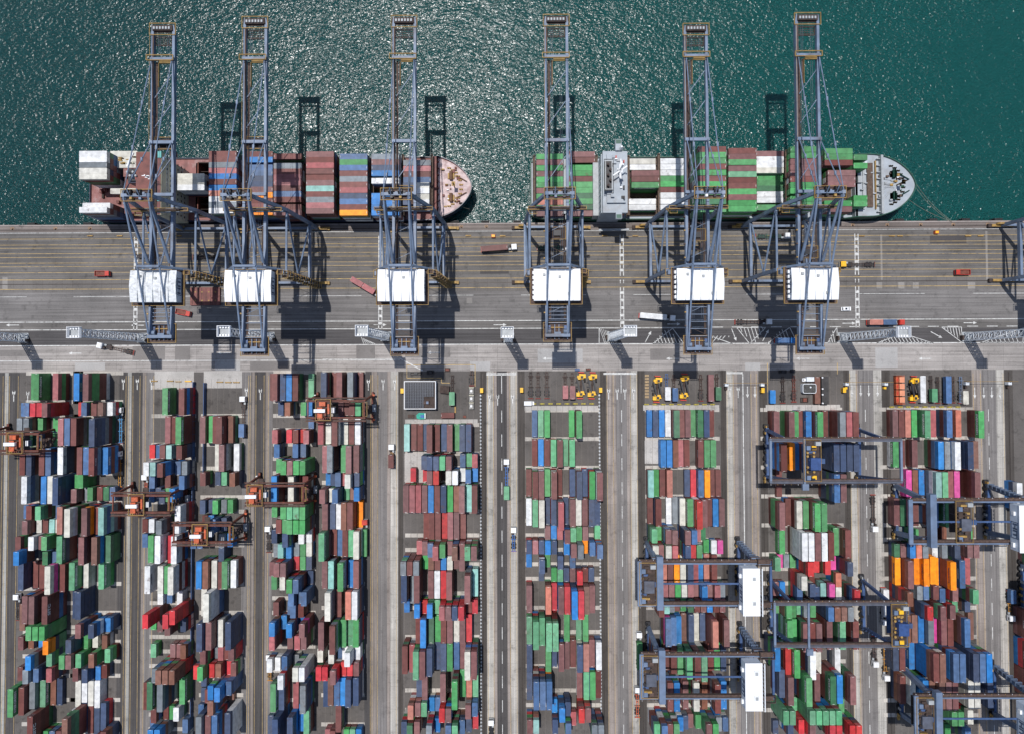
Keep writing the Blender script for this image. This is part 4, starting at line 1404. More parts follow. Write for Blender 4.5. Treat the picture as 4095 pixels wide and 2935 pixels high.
(11,8,4,2,184.49,-100.07,0,4,2,5),
(11,8,5,2,187.32,-101.28,8,10,1,6),
(11,8,6,2,192.98,-100.9,1,2,9,7),
(11,8,7,2,198.64,-100.26,5,0,6,9,2,0),
(11,9,1,2,170.34,-107.52,1,3,1),
(11,9,2,2,173.17,-107.52,9,9,9),
(11,9,3,2,178.83,-107.43,2,8,9,9,16,16),
(11,9,4,2,184.49,-107.43,1,5,0,0,0,6),
(11,9,5,2,190.15,-107.78,1,2,0,12,12),
(11,9,6,2,195.81,-107.24,5,11),
(11,9,7,2,201.47,-107.24,9,16),
(11,10,1,4,170.34,-116.74,10,10,0),
(11,10,2,4,173.17,-116.74,16,16,4),
(11,10,3,4,176.0,-116.66,16,9,1),
(11,10,4,4,178.83,-116.66,7,0,9),
(11,10,5,4,181.66,-116.61,12,9,10,9),
(11,10,6,4,184.49,-116.66,15,8,8),
(11,10,7,4,187.32,-116.61,1,0,1,2),
(11,10,8,4,190.15,-117.01,0,4,1,0),
(11,10,9,4,195.81,-116.47,8,1,16,9,6),
(11,10,10,4,204.3,-117.43,16),
(11,11,1,4,167.51,-128.98,9,9,9),
(11,11,2,4,170.34,-129.03,0,11,7),
(11,11,3,4,176.0,-129.41,7,7),
(11,11,4,4,178.83,-129.24,0,16,7,7,7,0,5),
(11,11,5,4,181.66,-129.24,16,11,9,11,4,1,10),
(11,11,6,4,187.32,-129.24,8,7,0,8,4,1,1),
(11,11,7,4,190.15,-129.3,8,9,1,7,11,11,7),
(11,11,8,4,195.81,-129.24,9,9,9,9,9,8,5),
(11,11,9,4,198.64,-129.24,8,0,7,7,7,16,16),
(11,11,10,4,201.47,-129.24,7,0,4,12,12,12,6),
(11,12,1,4,170.34,-143.47,0,16,9),
(11,12,2,4,173.17,-142.99,11,11,11,11),
(11,12,3,4,178.83,-144.2,7,7,4,4),
(11,12,4,4,181.66,-144.2,16,10,2,5),
(11,12,5,4,184.49,-143.71,16,16,0,10,11),
(11,12,6,4,187.32,-143.71,1,1,1,1,1),
(11,12,7,4,190.15,-143.71,1,0,0,0,1),
(11,12,8,4,198.64,-144.2,11,11,11,0),
(11,12,9,4,201.47,-144.2,11,2,3,6),
(11,12,10,4,207.13,-144.19,9,9,5,1),
(11,13,1,2,190.15,-153.89,4,4,4,4,4),
(11,13,2,2,192.98,-153.89,4,4,10,9,4),
(11,13,3,2,198.64,-154.38,11,6,2,3),
(11,14,1,2,181.66,-160.65,14,5,9,9,11),
(11,14,2,2,190.15,-161.69,4,0,1),
(11,14,3,2,195.81,-160.64,8,9,6,9,3),
(12,1,1,4,223.54,-58.31,10,9,7),
(12,2,1,2,229.1,-86.32,4,6,1),
(12,3,1,4,226.32,-115.07,0,0,1),
(12,4,1,4,226.32,-128.65,0,2,7),
(12,5,1,4,226.32,-141.18,0,0,0)]
SHIPC = [(1,1,7,4,-185.76,93.91,6,10,4.6),
(1,1,6,4,-185.73,91.44,6,10,4.6),
(1,1,5,4,-185.71,88.97,6,12,4.6),
(1,1,4,4,-185.68,86.4,6,11,4.6),
(1,1,3,4,-185.65,83.9,6,11,4.6),
(1,1,1,4,-185.48,69.16,6,10,4.6),
(1,1,2,4,-185.61,71.63,5,10,4.6),
(1,2,4,4,-176.63,96.22,3,11,4.6),
(1,2,3,4,-176.6,93.71,3,11,4.6),
(1,2,2,4,-176.57,91.08,3,11,4.6),
(1,2,1,4,-176.45,79.33,3,11,4.6),
(1,3,3,4,-144.03,84.44,5,11,4.6),
(1,3,2,4,-144.01,81.97,5,11,4.6),
(1,3,1,4,-143.99,79.5,5,10,4.6),
(1,4,11,4,-129.89,94.37,5,0,4.6),
(1,4,10,4,-129.87,91.9,5,0,4.6),
(1,4,9,4,-129.85,89.44,5,12,4.6),
(1,4,8,4,-129.83,86.87,5,3,4.6),
(1,4,7,4,-129.82,84.4,5,7,4.6),
(1,4,6,4,-129.8,81.94,5,0,4.6),
(1,4,5,4,-129.78,79.32,5,7,4.6),
(1,4,4,4,-129.76,76.85,5,17,4.6),
(1,4,3,4,-129.74,74.27,5,10,4.6),
(1,4,2,4,-129.73,71.76,5,12,4.6),
(1,4,1,4,-129.71,69.18,5,10,4.6),
(1,5,10,4,-114.78,94.95,4,0,4.6),
(1,5,10,4,-114.77,92.48,4,7,4.6),
(1,5,9,4,-114.75,88.98,4,8,4.6),
(1,5,8,4,-114.74,86.51,4,8,4.6),
(1,5,7,4,-114.72,84.04,4,9,4.6),
(1,5,6,4,-114.71,81.57,4,9,4.6),
(1,5,5,4,-114.69,79.1,4,1,4.6),
(1,5,4,4,-114.68,76.63,4,13,4.6),
(1,5,3,4,-114.66,74.03,4,0,4.6),
(1,5,2,4,-114.65,71.56,4,0,4.6),
(1,5,1,4,-114.64,68.96,4,13,4.6),
(1,6,10,4,-101.21,93.1,5,0,4.6),
(1,6,9,4,-101.19,88.84,5,12,4.6),
(1,6,8,4,-101.18,86.37,5,0,4.6),
(1,6,7,4,-101.17,83.9,5,3,4.6),
(1,6,6,4,-101.16,81.43,5,3,4.6),
(1,6,5,4,-101.14,78.97,5,0,4.6),
(1,6,4,4,-101.13,76.42,5,8,4.6),
(1,6,3,4,-101.12,73.95,5,0,4.6),
(1,6,2,4,-101.1,70.6,5,0,4.6),
(1,6,1,4,-101.09,68.13,5,1,4.6),
(1,7,11,4,-86.84,93.97,5,1,4.6),
(1,7,10,4,-86.83,91.5,5,0,4.6),
(1,7,9,4,-86.82,89.03,5,3,4.6),
(1,7,8,4,-86.81,86.45,5,0,4.6),
(1,7,7,4,-86.8,83.68,5,0,4.6),
(1,7,6,4,-86.79,81.21,5,1,4.6),
(1,7,5,4,-86.78,78.74,5,14,4.6),
(1,7,4,4,-86.77,76.27,5,0,4.6),
(1,7,3,4,-86.76,73.8,5,12,4.6),
(1,7,2,4,-86.75,71.33,5,3,4.6),
(1,7,1,4,-86.74,68.86,5,1,4.6),
(1,8,11,4,-72.04,92.84,5,8,4.6),
(1,8,10,4,-72.03,90.37,5,4,4.6),
(1,8,9,4,-72.03,87.9,5,8,4.6),
(1,8,8,4,-72.02,85.38,5,0,4.6),
(1,8,7,4,-72.01,82.91,5,12,4.6),
(1,8,6,4,-72.0,80.44,5,0,4.6),
(1,8,5,4,-72.0,77.97,5,3,4.6),
(1,8,4,4,-71.99,75.4,5,9,4.6),
(1,8,3,4,-71.98,72.93,5,8,4.6),
(1,8,2,4,-71.98,70.46,5,0,4.6),
(1,8,1,4,-71.97,67.99,5,13,4.6),
(1,9,9,4,-57.99,92.79,5,12,4.6),
(1,9,8,4,-57.98,90.32,5,1,4.6),
(1,9,7,4,-57.98,87.85,5,9,4.6),
(1,9,6,4,-57.98,85.38,5,7,4.6),
(1,9,5,4,-57.97,82.01,5,10,4.6),
(1,9,4,4,-57.96,75.33,5,7,4.6),
(1,9,3,4,-57.95,72.86,5,7,4.6),
(1,9,2,4,-57.95,70.39,5,7,4.6),
(1,9,1,4,-57.95,67.92,5,7,4.6),
(1,10,8,4,-44.79,91.45,3,12,4.6),
(1,10,7,4,-44.79,88.83,3,3,4.6),
(1,10,6,4,-44.79,86.27,3,0,4.6),
(1,10,5,4,-44.79,83.8,3,8,4.6),
(1,10,4,2,-42.27,81.3,3,11,4.6),
(1,10,3,2,-42.27,78.83,3,10,4.6),
(1,10,2,2,-42.27,76.16,3,11,4.6),
(1,10,1,2,-42.27,73.67,3,10,4.6),
(1,10,4,2,-48.04,81.33,3,9,4.6),
(1,10,3,2,-48.04,78.86,3,1,4.6),
(1,10,2,2,-48.04,76.18,3,12,4.6),
(1,10,1,2,-48.03,73.7,3,9,4.6),
(2,1,11,4,14.95,95.71,1,4,4.0),
(2,1,10,4,14.94,93.04,1,1,4.0),
(2,1,9,4,14.93,90.44,1,4,4.0),
(2,1,8,4,14.92,87.78,1,1,4.0),
(2,1,7,4,14.91,85.24,1,4,4.0),
(2,1,6,4,14.9,82.71,1,4,4.0),
(2,1,5,4,14.89,80.05,1,1,4.0),
(2,1,4,4,14.88,77.45,1,4,4.0),
(2,1,3,4,14.87,74.79,1,17,4.0),
(2,1,2,4,14.86,72.26,1,4,4.0),
(2,1,1,4,14.85,69.67,1,1,4.0),
(2,2,11,4,29.13,95.91,2,1,4.0),
(2,2,10,4,29.12,93.26,2,0,4.0),
(2,2,9,4,29.1,89.8,2,4,4.0),
(2,2,8,4,29.09,87.29,2,4,4.0),
(2,2,7,4,29.08,84.65,2,0,4.0),
(2,2,6,4,29.06,82.14,2,4,4.0),
(2,2,5,4,29.05,79.56,2,4,4.0),
(2,2,4,4,29.04,77.05,2,6,4.0),
(2,2,3,4,29.03,74.54,2,4,4.0),
(2,2,2,4,29.01,71.91,2,6,4.0),
(2,2,1,4,29.0,69.08,2,1,4.0),
(2,3,7,4,57.31,93.26,1,11,4.0),
(2,3,6,4,57.29,90.6,1,10,4.0),
(2,3,5,4,56.93,85.68,4,1,4.0),
(2,3,4,4,56.92,83.09,4,0,4.0),
(2,3,3,4,56.9,80.43,4,4,4.0),
(2,3,2,4,56.45,74.28,2,10,4.0),
(2,3,1,4,56.43,71.65,2,10,4.0),
(2,4,9,4,70.08,91.77,3,10,4.0),
(2,4,8,4,70.06,89.15,3,10,4.0),
(2,4,7,4,70.03,86.53,3,10,4.0),
(2,4,6,4,70.01,83.98,3,4,4.0),
(2,4,5,4,69.99,81.49,3,4,4.0),
(2,4,4,4,69.97,78.88,3,0,4.0),
(2,4,3,4,69.95,76.39,3,10,4.0),
(2,4,2,4,69.93,73.71,3,10,4.0),
(2,4,1,4,69.91,70.98,3,10,4.0),
(2,5,11,4,85.09,94.62,6,0,4.0),
(2,5,10,4,85.07,92.15,6,4,4.0),
(2,5,9,4,85.05,89.54,6,4,4.0),
(2,5,8,4,85.02,86.99,6,0,4.0),
(2,5,7,4,85.0,84.37,6,4,4.0),
(2,5,6,4,84.97,81.73,6,0,4.0),
(2,5,5,4,84.95,79.26,6,4,4.0),
(2,5,4,4,84.93,76.79,6,4,4.0),
(2,5,3,4,84.91,74.25,6,4,4.0),
(2,5,2,4,84.88,71.76,6,6,4.0),
(2,5,1,4,84.85,68.31,6,4,4.0),
(2,6,11,4,98.34,93.84,6,0,4.0),
(2,6,10,4,98.31,91.33,6,1,4.0),
(2,6,9,4,98.28,88.86,6,4,4.0),
(2,6,8,4,98.26,86.13,6,1,4.0),
(2,6,7,4,98.23,83.58,6,5,4.0),
(2,6,6,4,98.2,80.97,6,0,4.0),
(2,6,5,4,98.18,78.47,6,0,4.0),
(2,6,4,4,98.15,76.0,6,4,4.0),
(2,6,3,4,98.13,73.51,6,1,4.0),
(2,6,2,4,98.1,70.97,6,4,4.0),
(2,6,1,4,98.08,68.43,6,4,4.0),
(2,7,9,4,112.09,94.1,4,1,4.0),
(2,7,8,4,112.06,91.63,4,10,4.0),
(2,7,7,4,112.03,89.16,4,10,4.0),
(2,7,6,4,112.0,86.69,4,11,4.0),
(2,7,6,4,113.24,84.22,3,4,4.0),
(2,7,5,4,113.21,81.75,3,4,4.0),
(2,7,4,4,113.19,79.28,3,6,4.0),
(2,7,3,4,113.16,76.67,3,10,4.0),
(2,7,2,4,113.13,74.06,3,10,4.0),
(2,7,1,4,113.09,70.77,3,4,4.0),
(2,8,10,4,125.26,94.42,6,4,4.0),
(2,8,9,4,125.23,91.75,6,4,4.0),
(2,8,8,4,125.19,89.02,6,1,4.0),
(2,8,7,4,125.16,86.47,6,1,4.0),
(2,8,6,4,125.13,83.86,6,1,4.0),
(2,8,5,4,125.1,81.26,6,0,4.0),
(2,8,4,4,125.07,78.71,6,4,4.0),
(2,8,3,4,125.04,76.17,6,4,4.0),
(2,8,2,4,124.99,72.66,6,4,4.0),
(2,8,1,4,124.96,70.11,6,4,4.0),
(2,9,8,4,141.3,94.3,5,4,4.0),
(2,9,7,4,141.26,91.73,5,4,4.0),
(2,9,6,4,141.23,89.22,5,0,4.0),
(2,9,5,4,143.66,85.36,4,1,4.0),
(2,9,4,4,143.62,82.77,4,1,4.0),
(2,9,3,4,143.59,80.3,4,1,4.0),
(2,9,2,4,141.95,71.81,4,4,4.0),
(2,9,1,4,141.91,69.23,4,1,4.0),
(2,10,4,2,152.1,92.26,4,4,4.0),
(2,10,3,2,152.05,88.56,4,4,4.0),
(2,10,2,2,153.09,74.72,3,4,4.0),
(2,10,1,2,153.06,72.24,3,4,4.0)]
# ---------------------------------------------------------------- containers
PAL = {'r': ('maroon', (.165, .048, .040)), 'm': ('dusty mauve', (.205, .088, .086)), 'R': ('bright red', (.52, .030, .035)),
       'p': ('pinkish red', (.38, .095, .10)), 'g': ('bright green', (.055, .31, .085)), 'G': ('pale green', (.10, .36, .17)),
       'd': ('dark green', (.045, .17, .075)), 'b': ('bright blue', (.018, .18, .48)), 'B': ('mid blue', (.05, .13, .29)),
       'n': ('navy', (.042, .070, .145)), 'w': ('white', (.67, .68, .68)), 'W': ('cream', (.58, .56, .48)), 's': ('slate grey', (.18, .21, .235)),
       'o': ('orange', (.95, .27, .010)), 't': ('turquoise', (.22, .48, .43)), 'k': ('magenta', (.58, .055, .27)),
       'u': ('brown', (.22, .085, .052)), 'c': ('coral', (.50, .15, .095))}
TH = {4: 2.8, 2: 2.62}; LN = {4: 12.19, 2: 6.06}
LOGO = {'g': ('EVERGREEN', 1.75, (.80, .84, .80)), 'd': ('EVERGREEN', 1.75, (.80, .84, .80)), 'G': ('EVERGREEN', 1.7, (.80, .84, .80)),
        'k': ('ONE', 1.9, (.75, .6, .68)), 'o': ('HAPAG-LLOYD', 1.0, (.05, .05, .16)), 'R': ('HAMBURG', .9, (.7, .6, .6)), 'r': ('K LINE', 1.1, (.5, .42, .4)),
        'n': ('COSCO', 1.2, (.25, .22, .25)), 'b': ('KMTC', 1.4, (.6, .66, .72)), 'B': ('MAERSK', 1.2, (.45, .52, .6)), 'w': ('CRONOS', 1.1, (.2, .22, .26))}
def container(mb, cx, cy, z, s, ci, axis='y', detail=True, top=True, h=None, logo=None, rnd=random):
    """one shipping container: side rails, corner castings, door bars, roof and maker's lettering"""
    L, wd = LN[s], 2.44; h = (h or TH[s])-.03; base = PAL[ci][1]; k = rnd.uniform(.8, 1.2); f = rnd.uniform(-.012, .012)
    if ci in 'wW': k = rnd.uniform(.9, 1.06)
    c = tuple(max(0, v*k+f*(v > .03)) for v in base); g_ = sum(c)/3; fd = rnd.uniform(.04, .34)*(.3 if ci in 'kRb' else .6 if ci in 'rm' else 1)
    c = tuple(v*(1-fd)+g_*fd*1.12 for v in c) if ci != 'o' else c
    gr = rnd.random()**1.6*.95; c = (*c, gr)
    def B(x0, x1, y0, y1, z0, z1, col, uv=False):
        if axis == 'x': x0, x1, y0, y1 = y0, y1, x0, x1
        b0 = len(mb.f); mb.box(cx+x0, cx+x1, cy+y0, cy+y1, z+z0, z+z1, None, col)
        if uv:
            for i in range(b0, b0+6):
                mb.uv[i] = [((mb.v[j][1] if axis == 'y' else mb.v[j][0]), mb.v[j][2]) for j in mb.f[i]]
    lt = (*(min(.85, v*1.25+.02) for v in c[:3]), gr); dk_ = (*(v*.62 for v in c[:3]), gr)
    if not detail: B(-wd/2, wd/2, -L/2, L/2, .02, h, c, True); return
    B(-wd/2+.04, wd/2-.04, -L/2+.05, L/2-.05, .1, h-.03, c, True)
    for sx_ in (-1, 1):
        B(sx_*wd/2-(.09 if sx_ > 0 else 0), sx_*wd/2+(0 if sx_ > 0 else .09), -L/2+.12, L/2-.12, h-.12, h+.0, lt)
        for sy in (-1, 1):
            for zz in (.01, h-.1):
                x0 = sx_*wd/2; y0 = sy*L/2
                B(min(x0, x0-sx_*.17), max(x0, x0-sx_*.17), min(y0, y0-sy*.17), max(y0, y0-sy*.17), zz, zz+.115, dk_)
    for sy in (-1, 1):
        y0 = sy*L/2; B(-wd/2+.18, wd/2-.18, min(y0, y0-sy*.1), max(y0, y0-sy*.1), h-.13, h+.002, lt)
    e = rnd.choice((-1, 1))*(L/2)
    for q in (-.75, -.3, .3, .75): B(q-.03, q+.03, min(e, e*1.004), max(e, e*1.004), .15, h-.15, (.45, .45, .45))
    if top:                                       # pale tags on the roof ends, painted for the white glints there
        t_ = (.62, .62, .6) if ci not in 'wW' else (.3, .3, .32)
        if rnd.random() < .75: B(-.45, .45, e*.955-.07, e*.955+.07, h-.03, h-.012, t_)
    if logo and s == 4 and ci in LOGO:
        tx, sz, tc = LOGO[ci]
        if ci in 'rb' and logo == 2: tx, sz, tc = 'SITC', 2.4, (.85, .85, .83)
        bold = .07 if len(tx) > 6 else .1
        for sd in (-1, 1):
            if axis == 'y':
                M = Matrix.Translation((cx+sd*(wd/2+.012), cy, z+h*.5)) @ (ME if sd > 0 else MWt)
                put_text(mb, tx, sz, M, None, tc, 1.0, bold)
            elif sd < 0: put_text(mb, tx, sz, Matrix.Translation((cx, cy-wd/2-.012, z+h*.5)) @ MSo, None, tc, 1.0, bold)
ORD = ['zeroth', 'first', 'second', 'third', 'fourth', 'fifth', 'sixth', 'seventh', 'eighth', 'ninth', 'tenth', 'eleventh', 'twelfth', 'thirteenth', 'fourteenth', 'fifteenth', 'sixteenth', 'seventeenth', 'eighteenth', 'nineteenth', 'twentieth', 'twenty-first', 'twenty-second', 'twenty-third', 'twenty-fourth', 'twenty-fifth']
BLK_ = {i: i for i in range(1, 13)}
# YARD rows: block, row, column, length code, x, y, then paint numbers from the top container down
# SHIPC rows: ship, bay, row, length code, x, y, tiers, paint number, deck height
KEYS = list(PAL)
yard = [(*q[:6], [KEYS[c] for c in q[6:]]) for q in YARD]
ships = [('LR'[q[0]-1], *q[1:7], KEYS[q[7]], q[8]) for q in SHIPC]
cands = []
for i, (bk, row, col, s, x, y, cols) in enumerate(yard):
    z = len(cols)*TH[s]; cp = MC @ Vector((x, y, z-H)); u, v = F*cp.x/-cp.z, F*cp.y/-cp.z
    if abs(u) > 2030 or v < -1500: continue
    cands.append((LN[s]/(H-z)**2, 0, i))
for i, q in enumerate(ships): cands.append((LN[q[3]]/(H-q[8]-q[6]*2.65)**2*1.0004, 1, i))
cands.sort(reverse=True); pick = {(k, i) for _, k, i in cands[:300]}
stack = MB(); rnd = random.Random(11)
for i, (bk, row, col, s, x, y, cols) in enumerate(yard):
    n_ = len(cols)
    for t_, ci in enumerate(reversed(cols)):
        top = t_ == n_-1; z = .02+t_*TH[s]
        lg = rnd.random() < (.95 if ci in 'gdGko' else .45 if ci in 'rRnbBw' else 0)
        if bk == 1 and n_ > 4 and ci in 'rb' and y < -90: lg = 2
        if top and (0, i) in pick:
            mb = MB(); container(mb, 0, 0, 0, s, ci, logo=lg, rnd=rnd); o = mb.build('shipping_container', PAINT); o.location = (x, y, z)
            tag(o, f"{PAL[ci][0]} {'long' if s == 4 else 'short'} container, {ORD[col]} from left in row {row}, stack block {BLK_[bk]} from left",
                'container', 'containers stacked in the yard')
        else: container(stack, x, y, z, s, ci, detail=top, top=top, logo=lg, rnd=rnd)
hold = MB()
bays = {}
for q in ships: bays.setdefault((q[0], q[1], q[3], q[6]), []).append(q)
for i, (sp, bay, row, s, x, y, nn, ci, z0) in enumerate(ships):
    same = [q for q in ships if q[0] == sp and q[1] == bay]
    for t_ in range(nn):
        c2 = ci if t_ == nn-1 else rnd.choice('rrmBnwsd' if sp == 'L' else 'ggdrmgGw'); z = z0+t_*2.65
        if t_ == nn-1 and (1, i) in pick:
            mb = MB(); container(mb, 0, 0, 0, s, c2, 'x', h=2.62, logo=rnd.random() < .5, rnd=rnd); o = mb.build('shipping_container', PAINT); o.location = (x, y, z)
            half = ''
            if any(q is not ships[i] and q[2] == row for q in same): half = 'aft ' if x < sum(q[4] for q in same)/len(same) else 'fore '
            tag(o, f"{PAL[c2][0]} {half}container, {ORD[row]} row from quay, {ORD[bay]} bay from stern, {'left' if sp == 'L' else 'right'} ship",
                'container', 'containers stowed on the ships')
        else: container(hold, x, y, z, s, c2, 'x', detail=t_ == nn-1, h=2.62, logo=(ci in 'gd' and rnd.random() < .6), rnd=rnd)
o = stack.build('container_stacks', PAINT); struct(o, 'stuff'); tag(o, 'all the other coloured containers stacked in the yard blocks', 'containers')
o = hold.build('ship_container_stacks', PAINT); struct(o, 'stuff'); tag(o, 'lower containers stowed under the top layer on both ships', 'containers')
# pale row beams (container footings) across each block
ft = []; frng = random.Random(3)
for bk in BLK_:
    v = [q for q in yard if q[0] == bk]
    if len(v) < 20: continue
    xa, xb = min(q[4] for q in v)-1.6, max(q[4] for q in v)+1.6; ends = sorted({round((q[5]+LN[q[3]]/2)/2.2) for q in v}, reverse=True)
    last = 999
    for e_ in ends:
        yy = e_*2.2
        if last-yy < 5.5: continue
        last = yy
        x = xa
        while x < xb:
            w2 = frng.choice((2.8, 2.8, 5.6, 8.4))
            ft.append((x, min(x+w2-.06, xb), yy-.9, yy+.9)); x += w2
sheet('paving_patch', ft, ground_mat('footing_concrete', (.44, .41, .37), blotch=.35, stain=.6), .013)
# rough pale bays without containers, and slab lines
sheet('paving_patch', [pr(1617, 1700, 1812, 1926), pr(2578, 2632, 1760, 1853), pr(2098, 2392, 1622, 1641), pr(3062, 3360, 1618, 1640), pr(618, 775, 1484, 1550), pr(815, 968, 1484, 1551), pr(2572, 2876, 1619, 1640), pr(1620, 1910, 1676, 1692)],
      ground_mat('white_worn_concrete', (.42, .40, .375), blotch=.3, stain=.6), .0132)
sl_ = []
for a, b2, st in ((80, 275, 25), (296, 478, 25), (618, 770, 25), (820, 970, 25), (1107, 1258, 25), (1280, 1458, 25), (1618, 1910, 25), (2100, 2392, 25), (2582, 2876, 25), (3070, 3365, 25), (3560, 3880, 25)):
    px = a
    while px < b2: sl_.append((xs(px)-.06, xs(px)+.06, -235, YC-3)); px += st
sheet('slot_lines', sl_, ground_mat('slot_line_grey', (.17, .15, .135), stain=.4), .0136)

# ---------------------------------------------------------------- ships
def ship(kind, x0, x1, y0, y1, label, deck_m, hull_m, hull2_m, zd, zb, bowlen, holds, bow0, bowm=None):
    t = thing('cargo_ship', label, 'ship', ((x0+x1)/2, (y0+y1)/2, -5), group='container ships at the quay')
    ox, oy, oz = t.location; B2 = (y1-y0)/2; N = 40
    def half(x, wl):
        L = bowlen*(1.9 if wl else 1.0); u = (x-(x1-L-(6 if wl else 0)))/L
        h = B2 if u <= 0 else B2*max(0, 1-min(1, u)**2.1)**.62
        sx2 = (x-x0)/ (22 if wl else 6)
        if sx2 < 1: h *= (.55 if wl else .86)+(.45 if wl else .14)*max(0, sx2)
        return h
    st = [x0+(x1-x0)*(1-(1-i/N)**1.0) for i in range(N+1)]
    st = sorted(set(st+[x1-bowlen*(1-math.sin(k*math.pi/24)) for k in range(13)]))
    hb = MB(); ms = hb.slot(hull_m); m2 = hb.slot(hull2_m); rows_ = []
    for x in st:
        zt = zb if x > bow0 else zd
        r = []
        for sg in (-1, 1):
            r.append([(x, half(x, True)*sg, -7), (x, half(x, 1)*sg*.5+half(x, 0)*sg*.5, -3), (x, half(x, 0)*sg, zd-2), (x, half(x, 0)*sg, zt+1.0)])
        rows_.append(r)
    for sgi in (0, 1):
        for i in range(len(rows_)-1):
            for k in range(3):
                q = [rows_[i][sgi][k], rows_[i+1][sgi][k], rows_[i+1][sgi][k+1], rows_[i][sgi][k+1]]
                if sgi: q = q[::-1]
                b = len(hb.v); hb.v += [(p[0]-ox, p[1], p[2]-oz) for p in q]; hb.face([b, b+1, b+2, b+3], m2 if k == 0 else ms)
    a = rows_[0]; q = [a[0][0], a[0][3], a[1][3], a[1][0]]; b = len(hb.v); hb.v += [(p[0]-ox, p[1], p[2]-oz) for p in q]; hb.face([b+3, b+2, b+1, b], ms)
    o = hb.build('hull', None, t)
    so_ = o.modifiers.new('shell', 'SOLIDIFY'); so_.thickness = .35; so_.offset = -1
    db = MB()
    for i in range(len(st)-1):
        xa, xb = st[i], st[i+1]; mid = (xa+xb)/2; z = (zb if mid > bow0 else zd)-oz
        ha, hb_ = half(xa, 0)-.3, half(xb, 0)-.3
        inh = [h_ for h_ in holds if h_[0] < mid < h_[1]]
        def plate(ya0, ya1, yb0, yb1):
            b = len(db.v); db.v += [(xa-ox, ya0, z), (xb-ox, yb0, z), (xb-ox, yb1, z), (xa-ox, ya1, z)]; db.face([b, b+1, b+2, b+3])
        if not inh: plate(-ha, ha, -hb_, hb_)
        else: plate(-ha, -B2+2.2, -hb_, -B2+2.2); plate(B2-2.2, ha, B2-2.2, hb_)
    if bow0 < x1:
        h_ = half(bow0, 0); db.box(bow0-.2-ox, bow0-ox, -h_+.4, h_-.4, zd-oz, zb-oz-.01)
    db.build('deck', deck_m, t)
    if bowm:
        fm = MB()
        for i in range(len(st)-1):
            xa, xb = st[i], st[i+1]
            if (xa+xb)/2 <= bow0+.5: continue
            ha, hb_ = half(xa, 0)-.8, half(xb, 0)-.8
            b = len(fm.v); z = zb-oz+.02; fm.v += [(xa-ox, -ha, z), (xb-ox, -max(hb_, 0), z), (xb-ox, max(hb_, 0), z), (xa-ox, ha, z)]; fm.face([b, b+1, b+2, b+3])
        fm.build('forecastle_deck', bowm, t)
    for ha in holds:
        hm = MB(); hm.box(ha[0]-.2-ox, ha[1]+.2-ox, -B2+2, B2-2, -4-oz, -3.5-oz, BLK)
        for xx in (ha[0], ha[1]-.4): hm.box(xx-ox, xx+.4-ox, -B2+2, B2-2, -3.5-oz, zd+1-oz, RUSTR)
        for yy in (-B2+2, B2-2.4): hm.box(ha[0]+.4-ox, ha[1]-.4-ox, yy, yy+.4, -3.5-oz, zd+.9-oz, DKBR)
        for k in range(9): hm.box(ha[0]+.4-ox, ha[1]-.4-ox, -B2+3.3+k*2.5, -B2+3.5+k*2.5, -3.5-oz, zd-1-oz, DKBR)
        hm.build('hold', None, t)
    return t, ox, oy, oz, B2, half
HATCH = mat('hatch_cover_red', (.17, .055, .045), .6, var=.3, scale=.5, dirt=(.06, .03, .03))
REDD = mat('red_oxide_deck', (.235, .095, .085), .6, var=.3, scale=.35, dirt=(.42, .30, .29), dirt_amt=.7)
HULLR = mat('hull_red_brown', (.20, .045, .035), .5, dirt=(.08, .03, .03))
HULLN = mat('hull_dark_blue', (.012, .02, .05), .4)
HULLG = mat('hull_dark_green', (.02, .09, .06), .45)
GDECK = mat('grey_deck_paint', (.36, .40, .44), .6, var=.12, scale=.3, dirt=(.25, .2, .16), dirt_amt=.4)
LASH = mat('lashing_bridge_brown', (.10, .065, .045), .7, var=.4, scale=1)
CREAM = mat('superstructure_cream', (.60, .56, .42), .5, var=.06, dirt=(.4, .3, .2), dirt_amt=.25)
CYAN = mat('cyan_hatch_paint', (.10, .38, .36), .5, var=.1)
def lashing(t, ox, oz, x, B2, z0, z1, sides=True):
    mb = MB()
    for k in range(8):
        y = -B2+1+k*(2*B2-2)/7; mb.box(x-.35-ox, x+.35-ox, y-.12, y+.12, z0-oz, z1-oz-.02)
    for z in (z0+.5*(z1-z0), z1): mb.box(x-.5-ox, x+.5-ox, -B2+.5, B2-.5, z-.15-oz, z-oz)
    mb.rail(x-.5-ox, x+.5-ox, -B2+.5, B2-.5, z1-oz, None)
    mb.build('lashing_bridge', LASH, t)
def hatches(t, ox, oy, oz, spans, B2, z, m):
    for xa, xb in spans:
        mb = MB()
        for k in range(3):
            w3 = (2*B2-3)/3; y = -B2+1.5+k*w3
            mb.box(xa-ox, xb-ox, y+.1, y+w3-.1, z-1.4-oz, z-.05-oz)
            for j in range(4): mb.box(xa+.5+j*(xb-xa-1)/4-ox, xa+.8+j*(xb-xa-1)/4-ox, y+.4, y+w3-.4, z-.05-oz, z+.02-oz)
        mb.build('hatch_cover', m, t)
